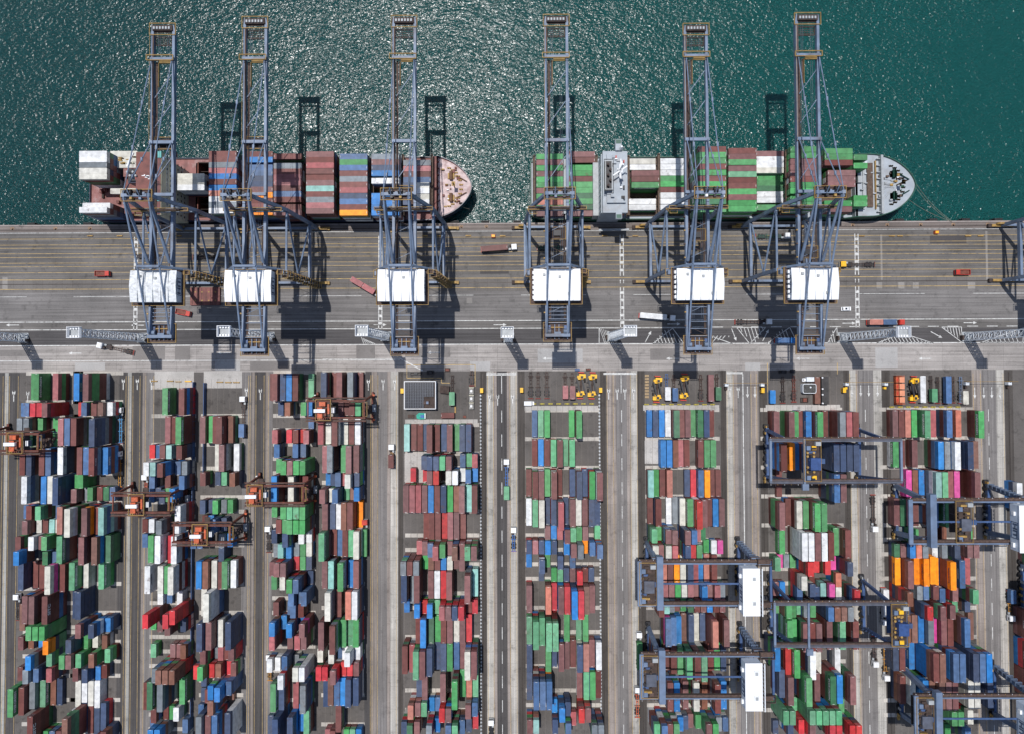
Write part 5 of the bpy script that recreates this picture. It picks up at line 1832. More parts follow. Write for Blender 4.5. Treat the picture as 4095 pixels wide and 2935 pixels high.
def bow_gear(t, ox, oz, x0, z, m, mw):
    for k, (dx, dy) in enumerate(((3, -5), (3, 5))):
        w2 = MB(); w2.box(x0+dx-ox, x0+dx+3-ox, dy-1.3, dy+1.3, z-oz, z+.8-oz, mw)
        w2.tube((x0+dx+1.5-ox, dy-1.9, z+1.2-oz), (x0+dx+1.5-ox, dy+1.9, z+1.2-oz), .8, 10, m); w2.box(x0+dx+3.3-ox, x0+dx+4.6-ox, dy-.4, dy+.4, z-oz, z+.7-oz, YEL)
        w2.tube((x0+dx+4-ox, dy, z+.8-oz), (x0+dx+8.5-ox, dy*.5, z+.6-oz), .25, 6, m)
        w2.build('winch', None, t)
    for k in range(12):
        a = k/11*2.5-1.25; bx, by = x0+9-8*(1-math.cos(a)), 9.2*math.sin(a)
        b2 = MB()
        for s_ in (-.45, .45): b2.tube((bx+s_-ox, by, z-oz), (bx+s_-ox, by, z+.9-oz), .28, 8)
        b2.box(bx-.9-ox, bx+.9-ox, by-.35, by+.35, z-oz, z+.15-oz); b2.build('bollard', mw, t)
    r = MB(); r.tube((x0+6-ox, 0, z-oz), (x0+6-ox, 0, z+9-oz), .3, 8); r.box(x0+5.2-ox, x0+6.8-ox, -1, 1, z+6-oz, z+6.2-oz); r.build('mast', mw, t)
# left ship
t, ox, oy, oz, B2, half = ship('L', -196.5, -20.5, 67.3, 96.6, 'red-decked container ship with stern at the left, mixed colour containers', REDD, HULLN, HULLR, 3.4, 6.2, 21, [(-147, -136.8)], -37, mat('worn_pink_deck', (.56, .44, .43), .6, var=.25, scale=.5, dirt=(.24, .11, .10), dirt_amt=.75))
hatches(t, ox, oy, oz, [(x-6.4, x+6.4) for x in (-130, -115, -101, -87, -72, -58)], B2, 4.6, HATCH)
hatches(t, ox, oy, oz, [(-50.6, -38.8)], B2-2, 4.6, HATCH)
for x in (-137, -122.4, -107.9, -93.9, -79.4, -65, -51.3, -38.3): lashing(t, ox, oz, x, B2-.5, 3.4, 10)
ra = p2w(543, 608, 29.5); rb = p2w(642, 860, 29.5)
mb = MB(); xa, xb, ya, yb = ra.x-ox, rb.x-ox, rb.y-oy, ra.y-oy
mb.box(xa+2, xb-.2, ya+1.5, yb-1.5, 3.4-oz, 26.3-oz, CREAM)
mb.box(xa, xb, ya, yb, 26.3-oz, 29.2-oz, CREAM); mb.box(xa+.15, xb-.15, ya+.15, yb-.15, 29.2-oz, 29.5-oz, HATCH)
for k in range(6):
    z = 6+k*3.4-oz; mb.box(xb-.2, xb-.08, ya+2, yb-2, z, z+.18, GRY)
hs = mb.build('bridge_house', None, t)
for k in range(11):
    for j in range(6):
        w2 = MB(); y = ya+3+k*2.2; z = 7+j*3.3-oz; w2.box(xb-.199, xb-.1, y, y+.9, z, z+.8)
        w2.build('window', GLASS, hs)
for (px0, px1, py0, py1) in ((605, 645, 607, 632), (612, 640, 773, 806)):
    a = p2w(px0, py0, 29.8); c2 = p2w(px1, py1, 29.8); w2 = MB(); w2.box(a.x-ox, c2.x-ox, c2.y-oy, a.y-oy, 29.5-oz, 29.9-oz); w2.build('roof_hatch', CYAN, hs)
ms = MB(); a = p2w(617, 722, 30); ms.tube((a.x-ox, a.y-oy, 29.5-oz), (a.x-ox, a.y-oy, 38-oz), .3, 8)
for z in (32, 34.5, 37): ms.box(a.x-ox-1.6, a.x-ox+1.6, a.y-oy-.15, a.y-oy+.15, z-oz, z+.2-oz)
ms.tube((a.x-ox, a.y-oy-2, 29.5-oz), (a.x-ox, a.y-oy-2, 31-oz), 1.0, 10, r1=.3); ms.build('mast', WHT, t)
fu = MB(); a = p2w(497, 668, 30); c2 = p2w(556, 725, 30)
fx0, fx1, fy0, fy1 = a.x-ox, c2.x-ox, c2.y-oy, a.y-oy
fu.box(fx0, fx1, fy0, fy1, 3.4-oz, 27-oz, HULLN); fu.box(fx0+.6, fx1-.6, fy0+.6, fy1-.6, 27-oz, 28-oz, BLK)
for k in range(4): fu.tube((fx0+1.4+k*1.2, (fy0+fy1)/2+.8*(-1)**k, 28-oz), (fx0+1.4+k*1.2, (fy0+fy1)/2+.8*(-1)**k, 30.5-oz), .45, 10, GRY)
fu.tube((fx1+.01, (fy0+fy1)/2, 24-oz), (fx1+.08, (fy0+fy1)/2, 24-oz), 1.7, 16, REDP)
fu.tube((fx1-1.3, fy0+1.6, 27.9-oz), (fx1-1.3, fy0+1.6, 28.3-oz), 1.2, 14, REDP)
fu.build('funnel', None, t)
cr_ = MB(); a = p2w(530, 655, 24); c2 = p2w(561, 663, 31)
for k in range(9):
    xx, yy = a.x-ox-4+random.uniform(0, 7), a.y-oy-2+random.uniform(0, 5); cr_.box(xx, xx+1.5, yy, yy+.4, 27-oz+random.random()*2, 29.4-oz, random.choice((YEL, BROWN, CREAM)))
cr_.beam((a.x-ox+1, a.y-oy-3, 30-oz), (a.x-ox+4, a.y-oy+2.5, 31-oz), .7, .7, WHT); cr_.build('provision_crane', None, t)
for k in range(34):
    sg = MB(); xx, yy = random.uniform(-194, -166)-ox, random.uniform(-11, 10); sg.box(xx, xx+random.uniform(.5, 2), yy, yy+random.uniform(.5, 2), 3.4-oz, 4.2+random.random()*1.5-oz, random.choice((DKBR, REDD, WHT, YEL, HATCH, GRY))); sg.build('deck_fitting', None, t)
sg = MB(); sg.box(-178-ox, -165-ox, -12, 12, 3.4-oz, 9-oz, HATCH); sg.box(-177-ox, -170-ox, 4, 9.5, 9-oz, 12-oz, REDD)
sg.build('aft_house', None, t)
for k in range(22):
    sg = MB(); xx, yy = random.uniform(-36, -26)-ox, random.uniform(-10, 10); sg.box(xx, xx+random.uniform(.4, 1.6), yy, yy+random.uniform(.3, 1.2), 6.2-oz, 6.6+random.random()-oz, random.choice((DKBR, HATCH, WHT, YEL, RUSTR))); sg.build('deck_fitting', None, t)
lb = MB(); a = p2w(600, 852, 16); lb.box(a.x-ox-5, a.x-ox+5, a.y-oy-1.6, a.y-oy+1.4, 14-oz, 16-oz, ORG); lb.build('lifeboat', None, t)
bw = MB(); bw.box(-38.2-ox, -36.4-ox, -B2+1, B2-1, 3.4-oz, 8.2-oz, HATCH)
for k in range(9): bw.box(-36.4-ox, -35.6-ox, -B2+2+k*3, -B2+2.3+k*3, 3.4-oz, 7.6-oz, HATCH)
bw.build('breakwater', None, t); bow_gear(t, ox, oz, -34.5, 6.2, mat('winch_brown', (.13, .06, .03), dirt=(.3, .2, .05)), YEL)
bw = MB(); bw.box(-40-ox, -38.6-ox, -2, 3, 3.4-oz, 9-oz); bw.build('mast_house', GRY, t)
# right ship
t, ox, oy, oz, B2, half = ship('R', 6.5, 180.6, 67.3, 96.2, 'grey-bowed container ship loaded mostly with green containers, moored at right', GDECK, HULLG, HULLG, 3.0, 6.5, 22, [], 153.5)
hatches(t, ox, oy, oz, [(x-6.3, x+6.3) for x in (15, 29.2, 57, 70.1, 85.1, 98.3, 112.1, 125.3, 140.5)], B2, 4.0, LASH)
for x, zt in ((7.7, 9), (35.8, 9), (50.3, 8), (63.5, 11), (118.8, 15), (105, 10)): lashing(t, ox, oz, x, B2-.5, 3, zt)
mb = MB(); a = p2w(2398, 600, 26); c2 = p2w(2512, 868, 26)
xa, xb, ya, yb = a.x-ox, c2.x-ox, c2.y-oy, a.y-oy
mb.box(xa+1, xb-1.5, ya+2.5, yb-1, 3-oz, 22-oz, GDECK); mb.box(xa-1.4, xa+1, ya+3.5, yb-1.5, 3-oz, 12-oz, GRY); mb.box(xa+1.4, xb, ya+2, yb-.3, 22-oz, 24.8-oz, GDECK)
mb.box(xa+3, xb-1, ya+6, yb-2, 24.8-oz, 26.2-oz, GDECK); mb.box(xb-5.2, xb-2.6, ya-.8, ya+2, 23-oz, 26-oz, GDECK); mb.box(xb-5.2, xb-2.6, yb-.3, yb+4.5, 23-oz, 26-oz, GDECK)
mb.box(xb-5, xb-2.8, yb+2.6, yb+4.3, 26-oz, 26.1-oz, HULLG); mb.box(xb-5, xb-2.8, ya-.6, ya+1, 26-oz, 26.1-oz, HULLG)
for k in range(14):
    xx, yy = random.uniform(xa+3.5, xb-2), random.uniform(ya+6.5, yb-3); mb.box(xx, xx+random.uniform(.4, 1.6), yy, yy+random.uniform(.4, 1.6), 26.2-oz, 26.6+random.random()*1.5-oz, random.choice((WHT, GRY, GDECK, REDP, BLK)))
hs = mb.build('bridge_house', None, t)
for j in range(4):
    for k in range(9):
        w2 = MB(); w2.box(xa+.9, xa+.99, ya+4+k*2.4, ya+5+k*2.4, 13+j*2.6-oz, 13.9+j*2.6-oz); w2.build('window', GLASS, hs)
fu = MB(); a = p2w(2420, 642, 30); c2 = p2w(2450, 758, 30)
fx0, fx1, fy0, fy1 = a.x-ox, c2.x-ox, c2.y-oy, a.y-oy
fu.box(fx0, fx1, fy0, fy1, 26-oz, 29.6-oz, GRY); fu.box(fx0+.35, fx1-.35, fy0+.35, fy1-.35, 29.6-oz, 29.75-oz, BLK)
for k in range(5): fu.tube((fx0+1.1+(k % 2)*1.0, fy0+1.4+k*2.2, 29.7-oz), (fx0+1.1+(k % 2)*1.0, fy0+1.4+k*2.2, 31.6-oz), .5, 10, DKBR)
fu.rail(fx0-.4, fx1+.4, fy0-.4, fy1+.4, 29-oz, BLK); fu.build('funnel', None, t)
ms = MB(); a = p2w(2476, 690, 28)
ms.tube((a.x-ox, a.y-oy, 26-oz), (a.x-ox, a.y-oy, 40-oz), .35, 8)
for z, w3 in ((30, 3), (33, 4.2), (36, 2.4)): ms.box(a.x-ox-.2, a.x-ox+.2, a.y-oy-w3, a.y-oy+w3, z-oz, z+.25-oz)
ms.beam((a.x-ox-3, a.y-oy-2.2, 31-oz), (a.x-ox+3, a.y-oy+1.8, 31-oz), .5, .5); ms.tube((a.x-ox+1.2, a.y-oy+11, 26.2-oz), (a.x-ox+1.2, a.y-oy+11, 28.2-oz), 1.0, 12, r1=.4)
ms.build('mast', WHT, t)
lb = MB(); a = p2w(2466, 846, 14); lb.box(a.x-ox-4.3, a.x-ox+3.3, a.y-oy-1.4, a.y-oy+1.4, 12-oz, 14-oz, ORG); lb.box(a.x-ox+3.3, a.x-ox+4.3, a.y-oy-.8, a.y-oy+.8, 12.3-oz, 13.8-oz, ORG); lb.build('lifeboat', None, t)
gw = MB(); a = p2w(2400, 900, 5); gw.beam((xa+2, ya-1.5, 4-oz), (xb+3, ya-2.2, 9-oz), 1, .3); gw.build('gangway', GRY, t)
bk_ = MB(); bk_.box(164-ox, 165-ox, -B2+1.2, B2-1.2, 3-oz, 9-oz, GRY)
for k in range(9): bk_.box(162.6-ox, 164-ox, -B2+2+k*3, -B2+2.3+k*3, 3-oz, 8-oz, GRY)
bk_.build('breakwater', None, t)
for q in ((158.4, 161, -10, 10, 7.4, LASH), (154, 156, 1, 4, 8, GRY), (150, 152, -12, -8, 5.5, YEL), (147.5, 153, -6, 6, 3.4, LASH), (156.5, 157.4, -11, 11, 7.2, GRY), (162, 162.4, -11, 11, 7.6, YEL)):
    dkg = MB(); dkg.box(q[0]-ox, q[1]-ox, q[2], q[3], (6.5 if q[0] > 153.5 else 3)-oz, q[4]-oz, q[5]); dkg.build('deck_house', None, t)
for k in range(44):
    sg = MB(); xx = random.uniform(154, 174)-ox; yy = random.uniform(-11, 11)*(1-max(0, xx+ox-163)/20); sg.box(xx, xx+random.uniform(.3, 1.5), yy, yy+random.uniform(.3, 1.1), 6.5-oz, 6.9+random.random()*1.2-oz, random.choice((DKBR, HULLG, WHT, YEL, GRY, GRY, LGT, LASH))); sg.build('deck_fitting', None, t)
for k in range(7):
    sg = MB(); a_, b_ = random.uniform(-9, 9), random.uniform(-6, 6); sg.tube((164-ox, a_, 6.9-oz), (171-ox, b_*.4, 6.9-oz), .09, 6); sg.build('deck_pipe', random.choice((GRY, LGT, GRY)), t); bow_gear(t, ox, oz, 166, 6.5, HULLG, mat('bollard_ochre', (.42, .28, .12)))
# mooring lines
ml = ((3660, 730, 3808, 888), (3658, 745, 3802, 888), (3628, 795, 3808, 889), (3500, 848, 3425, 889), (1842, 826, 1878, 838))
for k, (a0, b0, a1, b1) in enumerate(ml):
    mb = MB(); p = p2w(a0, b0, 6.5); q2 = p2w(a1, b1, .6); prev = p
    for i in range(1, 11):
        u = i/10; c2 = p.lerp(q2, u); c2.z -= 2.2*math.sin(math.pi*u)*(.3 if k > 2 else 1); mb.tube(prev, c2, .07, 5); prev = c2
    o = mb.build('mooring_rope', mat('rope_beige', (.25, .22, .17)))
    tag(o, ('upper long mooring rope from the grey bow to the quay', 'middle long mooring rope from the grey bow to the quay', 'lower mooring rope from the grey bow to the quay', 'short mooring rope under the grey ship shoulder', 'mooring rope off the red-brown ship bow')[k], 'rope', 'mooring ropes')
# quay fenders and bollards
for k, px in enumerate((120, 345, 1010, 1815, 1940, 2068, 3472, 3603, 3736, 3866, 3998)):
    p = p2w(px, 884, 0); mb = MB(); mb.box(p.x-1.8, p.x+1.8, QY+.72, QY+1.9, -4.5, -.6, TYRE)
    for z in (-3.6, -2.2, -.9): mb.box(p.x-2.1, p.x+2.1, QY+1.9, QY+2.05, z-.15, z+.15, BLK)
    tag(mb.build('quay_fender', None), f'black rubber fender on the quay wall, {ORD[k+1]} visible one from the left', 'fender', 'fenders along the quay')
for k, px in enumerate((50, 222, 360, 1845, 1945, 3410, 3548, 3682, 3812, 3950)):
    p = p2w(px, 900, 0); mb = MB(); mb.tube((p.x, QY-1, .0), (p.x, QY-1, .6), .35, 10); mb.tube((p.x-.1, QY-1, .6), (p.x+.1, QY-1, .9), .5, 10); mb.box(p.x-.8, p.x+.8, QY-1.7, QY-.3, .006, .08)
    tag(mb.build('mooring_bollard', mat('bollard_rust', (.3, .2, .13))), f'rusty mooring bollard on the quay edge, {ORD[k+1]} from the left', 'bollard', 'bollards on the quay edge')
# ---------------------------------------------------------------- ship-to-shore cranes
def sts(bk=-34.0, tip=0.0):
    t = thing('quay_crane', 'x', 'crane', group='ship-to-shore cranes on the quay')
    YW, G = 25.2, 4.25
    for sx in (-1, 1):
        for y in (0, YW):
            m = MB(); m.beam((sx*12.4, y, 1.8), (sx*12.4, y, 13), 1.15, 1.4); m.beam((sx*12.4, y, 12.8), (sx*10.7, y, 41), 1.15, 1.4); m.build('leg', BLUE, t)
            m = MB(); m.box(sx*12.4-4.6, sx*12.4+4.6, y-.55, y+.55, .9, 2.0, YEL)
            for k in range(8): m.tube((sx*12.4-4.1+k*1.17, y-.3, .55), (sx*12.4-4.1+k*1.17, y+.3, .55), .42, 10, BLK)
            m.box(sx*12.4-6, sx*12.4-4.6, y-.8, y+.8, .4, 1.6, DKBR); m.box(sx*12.4+4.6, sx*12.4+5.6, y-.7, y+.7, .4, 1.5, YEL); m.build('bogie', None, t)
        m = MB(); m.beam((sx*12.35, .8, 13.2), (sx*12.35, YW-.8, 13.2), 1.1, 1.8); m.build('side_beam', BLUE, t)
        m = MB(); m.tube((sx*10.7, .5, 40.6), (sx*10.7, YW-.5, 40.6), .46, 10); m.build('tie_tube', BLUE, t)
        for a, b in (((sx*12.2, YW-.5, 14), (sx*11.5, .6, 27)), ((sx*10.8, YW-.5, 40), (sx*11.5, .6, 27.6))):
            m = MB(); m.tube(a, b, .4, 10); m.build('brace', BLUE, t)
        # A-frames
        m = MB(); m.beam((sx*10.7, YW, 41), (sx*4.8, YW, 67), 1.2, 1.3); m.build('mast_leg', BLUE, t)
        m = MB(); m.tube((sx*10.6, 0, 46), (sx*4.3, 0, 57), .55, 10); m.build('mast_leg', BLUE, t)
        for a, b, r in (((sx*4.7, YW-.4, 66.6), (sx*4.3, .3, 57.2), .38), ((sx*4.3, -.3, 57), (sx*4.25, bk+3, 48.4), .36), ((sx*4.6, YW-.6, 66), (sx*4.3, 2.6, 49), .62)):
            m = MB(); m.tube(a, b, r, 10); m.build('backstay', BLUE, t)
        for a, b in (((sx*4.7, YW+.4, 66.8), (sx*4.1, 84.5, 48.3)), ((sx*4.7, YW+.4, 66.4), (sx*4.1, 50.8, 48.3))):
            m = MB(); m.tube(a, b, .22, 8)
            for u in (.33, .66):
                c = Vector(a).lerp(Vector(b), u); m.box(c.x-.35, c.x+.35, c.y-.8, c.y+.8, c.z-.3, c.z+.3)
            m.build('forestay', BLUE, t)
        m = MB(); m.box(sx*G-.52, sx*G+.52, YW+1.2, 98.5+tip, 45.4, 47.4); m.beam((sx*G, 98.5+tip, 46.6), (sx*(G-.4), 101+tip, 46.9), 1.1, 1.2); m.build('boom_girder', BLUE, t)
        m = MB(); m.box(sx*G-.52, sx*G+.52, bk+1.5, YW+1, 45.2, 47.4); m.build('back_girder', BLUE, t)
        if sx > 0: continue
        m = MB(); xx = sx*G-sx*1.25; m.box(xx-.42, xx+.42, bk+8, 84, 45.9, 46.0, BROWN)
        if sx < 0: m.box(-G+.05, -G+.62, YW+2, 97+tip, 47.41, 47.5, BROWN); m.box(-G-.62, -G-.5, 50, 97+tip, 48.3, 48.4, YEL)
        m.box(xx-sx*.42-.05, xx-sx*.42+.05, -20, 84, 46.9, 47.0, BROWN)
        for k in range(34): m.box(xx-sx*.42-.05, xx-sx*.42+.05, -19+k*3, -18.9+k*3, 46, 46.9, YEL)
        m.build('walkway', None, t)
    for sx in (-1, 1):
        for k in range(2):
            m = MB(); m.tube((sx*(2.2-k*.7), -20, 46.5), (sx*(2.2-k*.7), 99, 46.5), .06, 5); m.build('hoist_rope', ROPE, t)
    for z, y, wd, h in ((40.3, YW, 1.4, 1.8), (40.3, 0, 1.4, 1.8), (2.6, YW, 1.0, 1.2), (2.6, 0, 1.0, 1.2)):
        m = MB(); xx = 10.0 if z > 20 else 11.6; m.box(-xx, xx, y-wd/2, y+wd/2, z-h/2, z+h/2); m.build('cross_beam', BLUE, t)
    for sx in (-1, 1):
        for y in (0, YW):
            m = MB(); m.beam((sx*8.5, y, 41), (sx*4.5, y, 46), .9, .9); m.build('girder_hanger', BLUE, t)
    m = MB(); m.box(-4.2, 4.2, YW-.55, YW+.55, 66, 67.2); m.build('mast_head_beam', BLUE, t)
    m = MB(); m.tube((-4.3, 0, 57.2), (4.3, 0, 57.2), .6, 10); m.build('mast_head_beam', BLUE, t)
    m = MB(); m.tube((-9.8, .2, 46.6), (9.8, .2, 46.6), .35, 8); m.build('cross_tube', BLUE, t)
    m = MB()
    m.box(-5.8, 5.8, YW-2.0, YW-.6, 65.2, 65.4, BROWN); m.box(-5.8, 5.8, YW+.6, YW+2.2, 65.2, 65.4, BROWN); m.rail(-5.8, 5.8, YW-2.1, YW+2.3, 65.4, YEL)
    for k in range(7): m.box(-5.2+k*1.6, -4.3+k*1.6, YW-1.6+(k % 2)*1.8, YW-.7+(k % 2)*1.8, 65.4, 66.4+(k % 3)*.5, random.choice((BLK, BLUE, WHT, YEL, BLK)))
    m.build('mast_platform', None, t)
    m = MB(); m.rail(-11.5, 11.5, YW-2.2, YW-1.0, 48.6, YEL); m.box(-11.4, 11.4, YW-2.1, YW-1.1, 48.4, 48.6, BROWN); m.build('portal_walkway', None, t)
    for k in (-2.4, -1.2, 1.2, 2.4):
        m = MB(); m.tube((k-.2, YW+.9, 67.5), (k+.2, YW+.9, 67.5), 1.1, 14); m.build('sheave', BLK, t)
    for k in (-1, 1):
        m = MB(); m.beam((k*1.8, YW-.4, 67.2), (k*1.8, YW+1.6, 69.6), .35, .35); m.build('sheave_bracket', BLUE, t)
    for k in range(9):                           # cable trays and lamps along the back girders
        m = MB(); y = 20-k*5.4; m.box(-5.4, -4.8, y, y+.5, 46.6, 47.6, YEL if k % 2 else BROWN); m.build('girder_lamp', None, t)
        m = MB(); m.beam((-3.7, y, 46.3), (3.7, y-3.4*(-1)**k, 46.3), .16, .16); m.build('girder_bracing', BLUE if k % 2 else BROWN, t)
    m = MB(); m.box(2.6, 3.4, bk+8, 22, 45.8, 45.9, DKBR); m.build('walkway', None, t)
    # boom end platform, cross members
    m = MB(); m.box(-5.0, 5.0, 98.2+tip, 101.2+tip, 46.7, 46.9, BROWN); m.rail(-5.2, 5.2, 97+tip, 101.6+tip, 46.9, YEL); m.box(-4, 4, 98.6+tip, 100.8+tip, 46.9, 48, DKBR)
    for k in range(6): m.box(-3.5+k*1.2, -2.8+k*1.2, 99+tip, 100+tip, 48, 48.5, GRY)
    [m.box(-3.4, 3.4, 93.6+tip+k*.8, 93.75+tip+k*.8, 44.8, 45, BROWN) for k in range(5)]; [m.box(-3.4+k*1.12, -3.3+k*1.12, 93.76+tip, 96.8+tip, 44.85, 44.95, BROWN) for k in range(7)]; m.rail(-3.5, 3.5, 93.5+tip, 96.9+tip, 45, BROWN); m.build('boom_tip_platform', None, t)
    for y in (84.5, 51, 30, bk+2):
        m = MB(); m.box(-4.9, 4.9, y-.6, y+.6, 47.4, 48.4, BLUE)
        if y > 80:
            m.rail(-5.6, 5.0, y-.9, y+1.1, 48.4, YEL, .09); m.box(-1.2, 3.5, y-1.6, y-.7, 47.2, 48, YEL)
            m.box(-2.1, -1.6, y-11, y-1, 46.6, 46.8, BROWN); m.box(-1.6, -1.5, y-11, y-1, 46.8, 47.7, YEL)
        m.build('boom_cross_member', None, t)
    for y in (40, 62, 74):
        m = MB(); m.beam((-3.6, y-5, 46.8), (3.6, y+5, 46.8), .25, .25); m.build('boom_bracing', BLUE, t)
    for k in range(5):
        m = MB(); q = -15.5-k*(-15.5-bk-7)/4; m.box(-3.6, 3.6, q-.12, q+.12, 46.6, 46.9); m.build('girder_rung', BLUE, t)
    # trolley and spreader
    m = MB(); m.box(-3.4, 3.4, 49, 53.4, 44.2, 45.2, DKBR); m.rail(-3.5, 3.5, 48.8, 53.6, 45.2, YEL); m.box(-1.3, 1.6, 50.2, 52.4, 45.2, 46.4, BLK)
    m.box(1.8, 3.8, 46.4, 48.6, 42.2, 44.8, BROWN); m.build('trolley', None, t)
    # machinery house
    hx = -.4
    m = MB(); m.box(hx-8.9, hx+8.9, -13.1, -1.1, 46.2, 52.4, WALL)
    m.box(hx-10.4, hx+10.2, -14.4, -.1, 47.2, 47.45, BROWN); m.rail(hx-10.4, hx+10.2, -14.4, -.1, 47.45, YEL)
    for k in range(6): m.box(hx-9.5, hx-8.92, -12.4+k*1.95, -11.2+k*1.95, 48.8, 50.2, WHT)
    m.box(hx-9.0, hx-8.92, -12.9, -1.3, 48.2, 48.5, BLK)
    hs = m.build('machinery_house', None, t)
    m = MB()                                     # low pitched roof
    b = len(m.v); m.v += [(hx-9.1, -13.3, 52.4), (hx+9.1, -13.3, 52.4), (hx+9.1, -.9, 52.4), (hx-9.1, -.9, 52.4), (hx-9.1, -7.1, 53.3), (hx+9.1, -7.1, 53.3)]
    for q in ((0, 1, 5, 4), (2, 3, 4, 5), (1, 2, 5), (3, 0, 4), (3, 2, 1, 0)): m.face([b+i for i in q])
    for x in (-6, -3, 0, 3.2, 6.1): m.box(hx+x-.05, hx+x+.08, -13.2, -1.0, 52.5, 53.36)
    m.build('roof', WHT, hs)
    for x, y in ((-5, -3.2), (4.6, -10.6), (1, -4)):
        m = MB(); m.box(hx+x-.45, hx+x+.45, y-.45, y+.45, 52.9, 53.55); m.build('roof_vent', GRY, hs)
    lg = mat('dark_blue_lettering', (.06, .09, .16), .6)
    for sd, fr in ((1, ME), (-1, MWt)):
        m = MB(); x = hx+sd*8.92
        M = Matrix.Translation((x, -7.1, 49.8)) @ fr
        put_text(m, 'HIT', 3.3, M, lg, None, 1.15, .14)
        for (a0, a1, z0, z1) in ((-3.2, 3.2, 51.6, 51.95), (-3.2, 3.2, 47.7, 48.05), (-3.4, -3.15, 48.05, 51.6), (3.15, 3.4, 48.05, 51.6)):
            m.box(min(x, x+sd*.05), max(x, x+sd*.05), -7.1+a0, -7.1+a1, z0, z1, lg)
        m.build('lettering', None, hs)
    m = MB()                                     # winch platform at the back end
    m.box(-5.4, 5.4, bk, bk+7, 45, 45.2, BROWN); m.rail(-5.6, 5.6, bk-.3, bk+7.2, 45.2, YEL)
    for x in (-3.4, 3.4):
        m.tube((x-.9, bk+3.6, 46.4), (x+.9, bk+3.6, 46.4), .9, 12, BLUE); m.box(x-1.1, x+1.1, bk+1.2, bk+2.6, 45.2, 46.8, BLUE); m.box(x-.7, x+.7, bk+4.6, bk+6, 45.2, 46.2, NAVY)
    m.box(-1.3, 1.3, bk+1.6, bk+3.4, 45.2, 47.2, GBLUE); m.box(-3, 3, bk+5, bk+5.4, 45.2, 46, YEL); 
    for k in range(6): m.box(-4.6+k*1.7, -4.3+k*1.7, bk+.6, bk+6.4, 45.25, 45.9+.25*(k % 3), (BLUE, BLK, GBLUE)[k % 3])
    m.build('rear_winch_platform', None, t)
    # stair tower down the landside right leg
    m = MB()
    for k in range(15):
        z = 3+k*2.9; x = 12.9-z*.055; s = 1 if k % 2 else -1
        m.box(x-.2, x+2.2, -2.0+s*.9, -1.0+s*.9, z, z+.12, BROWN); m.rail(x-.2, x+2.2, -2.9, -.1, z+.1, YEL, .07, .9)
        m.beam((x+.2, -1.5-s*.9, z), (x+1.8, -1.5-s*.9, z+2.7), .5, .15, BROWN)
    m.build('stair_tower', None, t)
    m = MB(); m.box(-11.8, -9.2, -2.5, -.9, 45, 47.2, GBLUE); m.rail(-12.4, -9, -3, -.2, 44.8, YEL); m.box(9.3, 11.4, -1.8, -.5, 46.8, 47, BROWN); m.rail(9.3, 11.6, -2, -.3, 47, YEL); m.build('cable_reel', None, t)
    m = MB()
    for k in range(3): m.rail(-11.8+k*.5, -8.9+k*.5, YW-1.4-k, YW-.9-k*.2, 44+k*1.2, YEL, .08, .8)
    m.tube((-13.4, YW+.2, 2.5), (-13.4, YW+1.0, 2.5), 1.9, 14, YEL); m.build('cable_drum', None, t)
    return t
SV = {(-28.6, 0): None, (-28.6, -2.5): None, (-34.0, 0): None, (-34.0, -4): None}
VAR = [(-28.6, -2.5), (-34.0, 0), (-34.0, 0), (-28.6, 0), (-34.0, -4), (-34.0, 0), (-34.0, 0)]
lab = ['blue quay crane with patchy weathered roof, at the far left', 'blue quay crane with clean white roof, second from left, over the red-decked ship',
       'blue quay crane over the bow end of the red-decked ship', 'upright blue quay crane over the green ship stern, nearest the centre',
       'blue quay crane just right of the green ship superstructure', 'blue quay crane serving the bow half of the green ship', 'quay crane cut off by the right picture edge']
yq = ys(1131)
cent = [(637-2070)*.8576/8.66, (1012-2070)*.8576/8.66, (1616-2070)*.8576/8.66, (2230-2070)*.8576/8.66, (2792-2070)*.8576/8.66, (3240-2070)*.8576/8.66, 234.8]
for k, x in enumerate(cent):
    if SV[VAR[k]] is None: o = SV[VAR[k]] = sts(*VAR[k]); o.location = (x, yq, 0); o['label'] = lab[k]
    else: o = dup(SV[VAR[k]], (x, yq, 0), lab[k])
    for ch in o.children:
        if k == 0 and ch.name.startswith('machinery_house'):
            for r in ch.children:
                if r.name.split('.')[0] == 'roof': ROOF0 = r
        if ch.name.startswith('trolley'):
            ch.location.y = (0, 0, -20, -37, -38, -45, -60)[k]
def drop_tree(o):
    for q in list(o.children): drop_tree(q)
    bpy.data.objects.remove(o)
for ch in list(o.children):                      # the last crane has its boom raised
    if ch.name.split('.')[0] in ('boom_girder', 'forestay', 'boom_tip_platform', 'boom_cross_member', 'boom_bracing', 'hoist_rope', 'trolley', 'walkway'): drop_tree(ch)
for sx in (-1, 1):
    m = MB(); m.beam((sx*4.25, 26.6, 47), (sx*4.25, 36, 118), 1, 2); m.build('boom_girder', BLUE, o)
for k in range(5):
    m = MB(); m.box(-3.7, 3.7, 28.2+k*1.75, 29.0+k*1.75, 60+k*13.2, 60.8+k*13.2); m.build('boom_cross_member', BLUE, o)
wm_ = ROOF0.data.copy(); wm_.materials[0] = WWTH; ROOF0.data = wm_

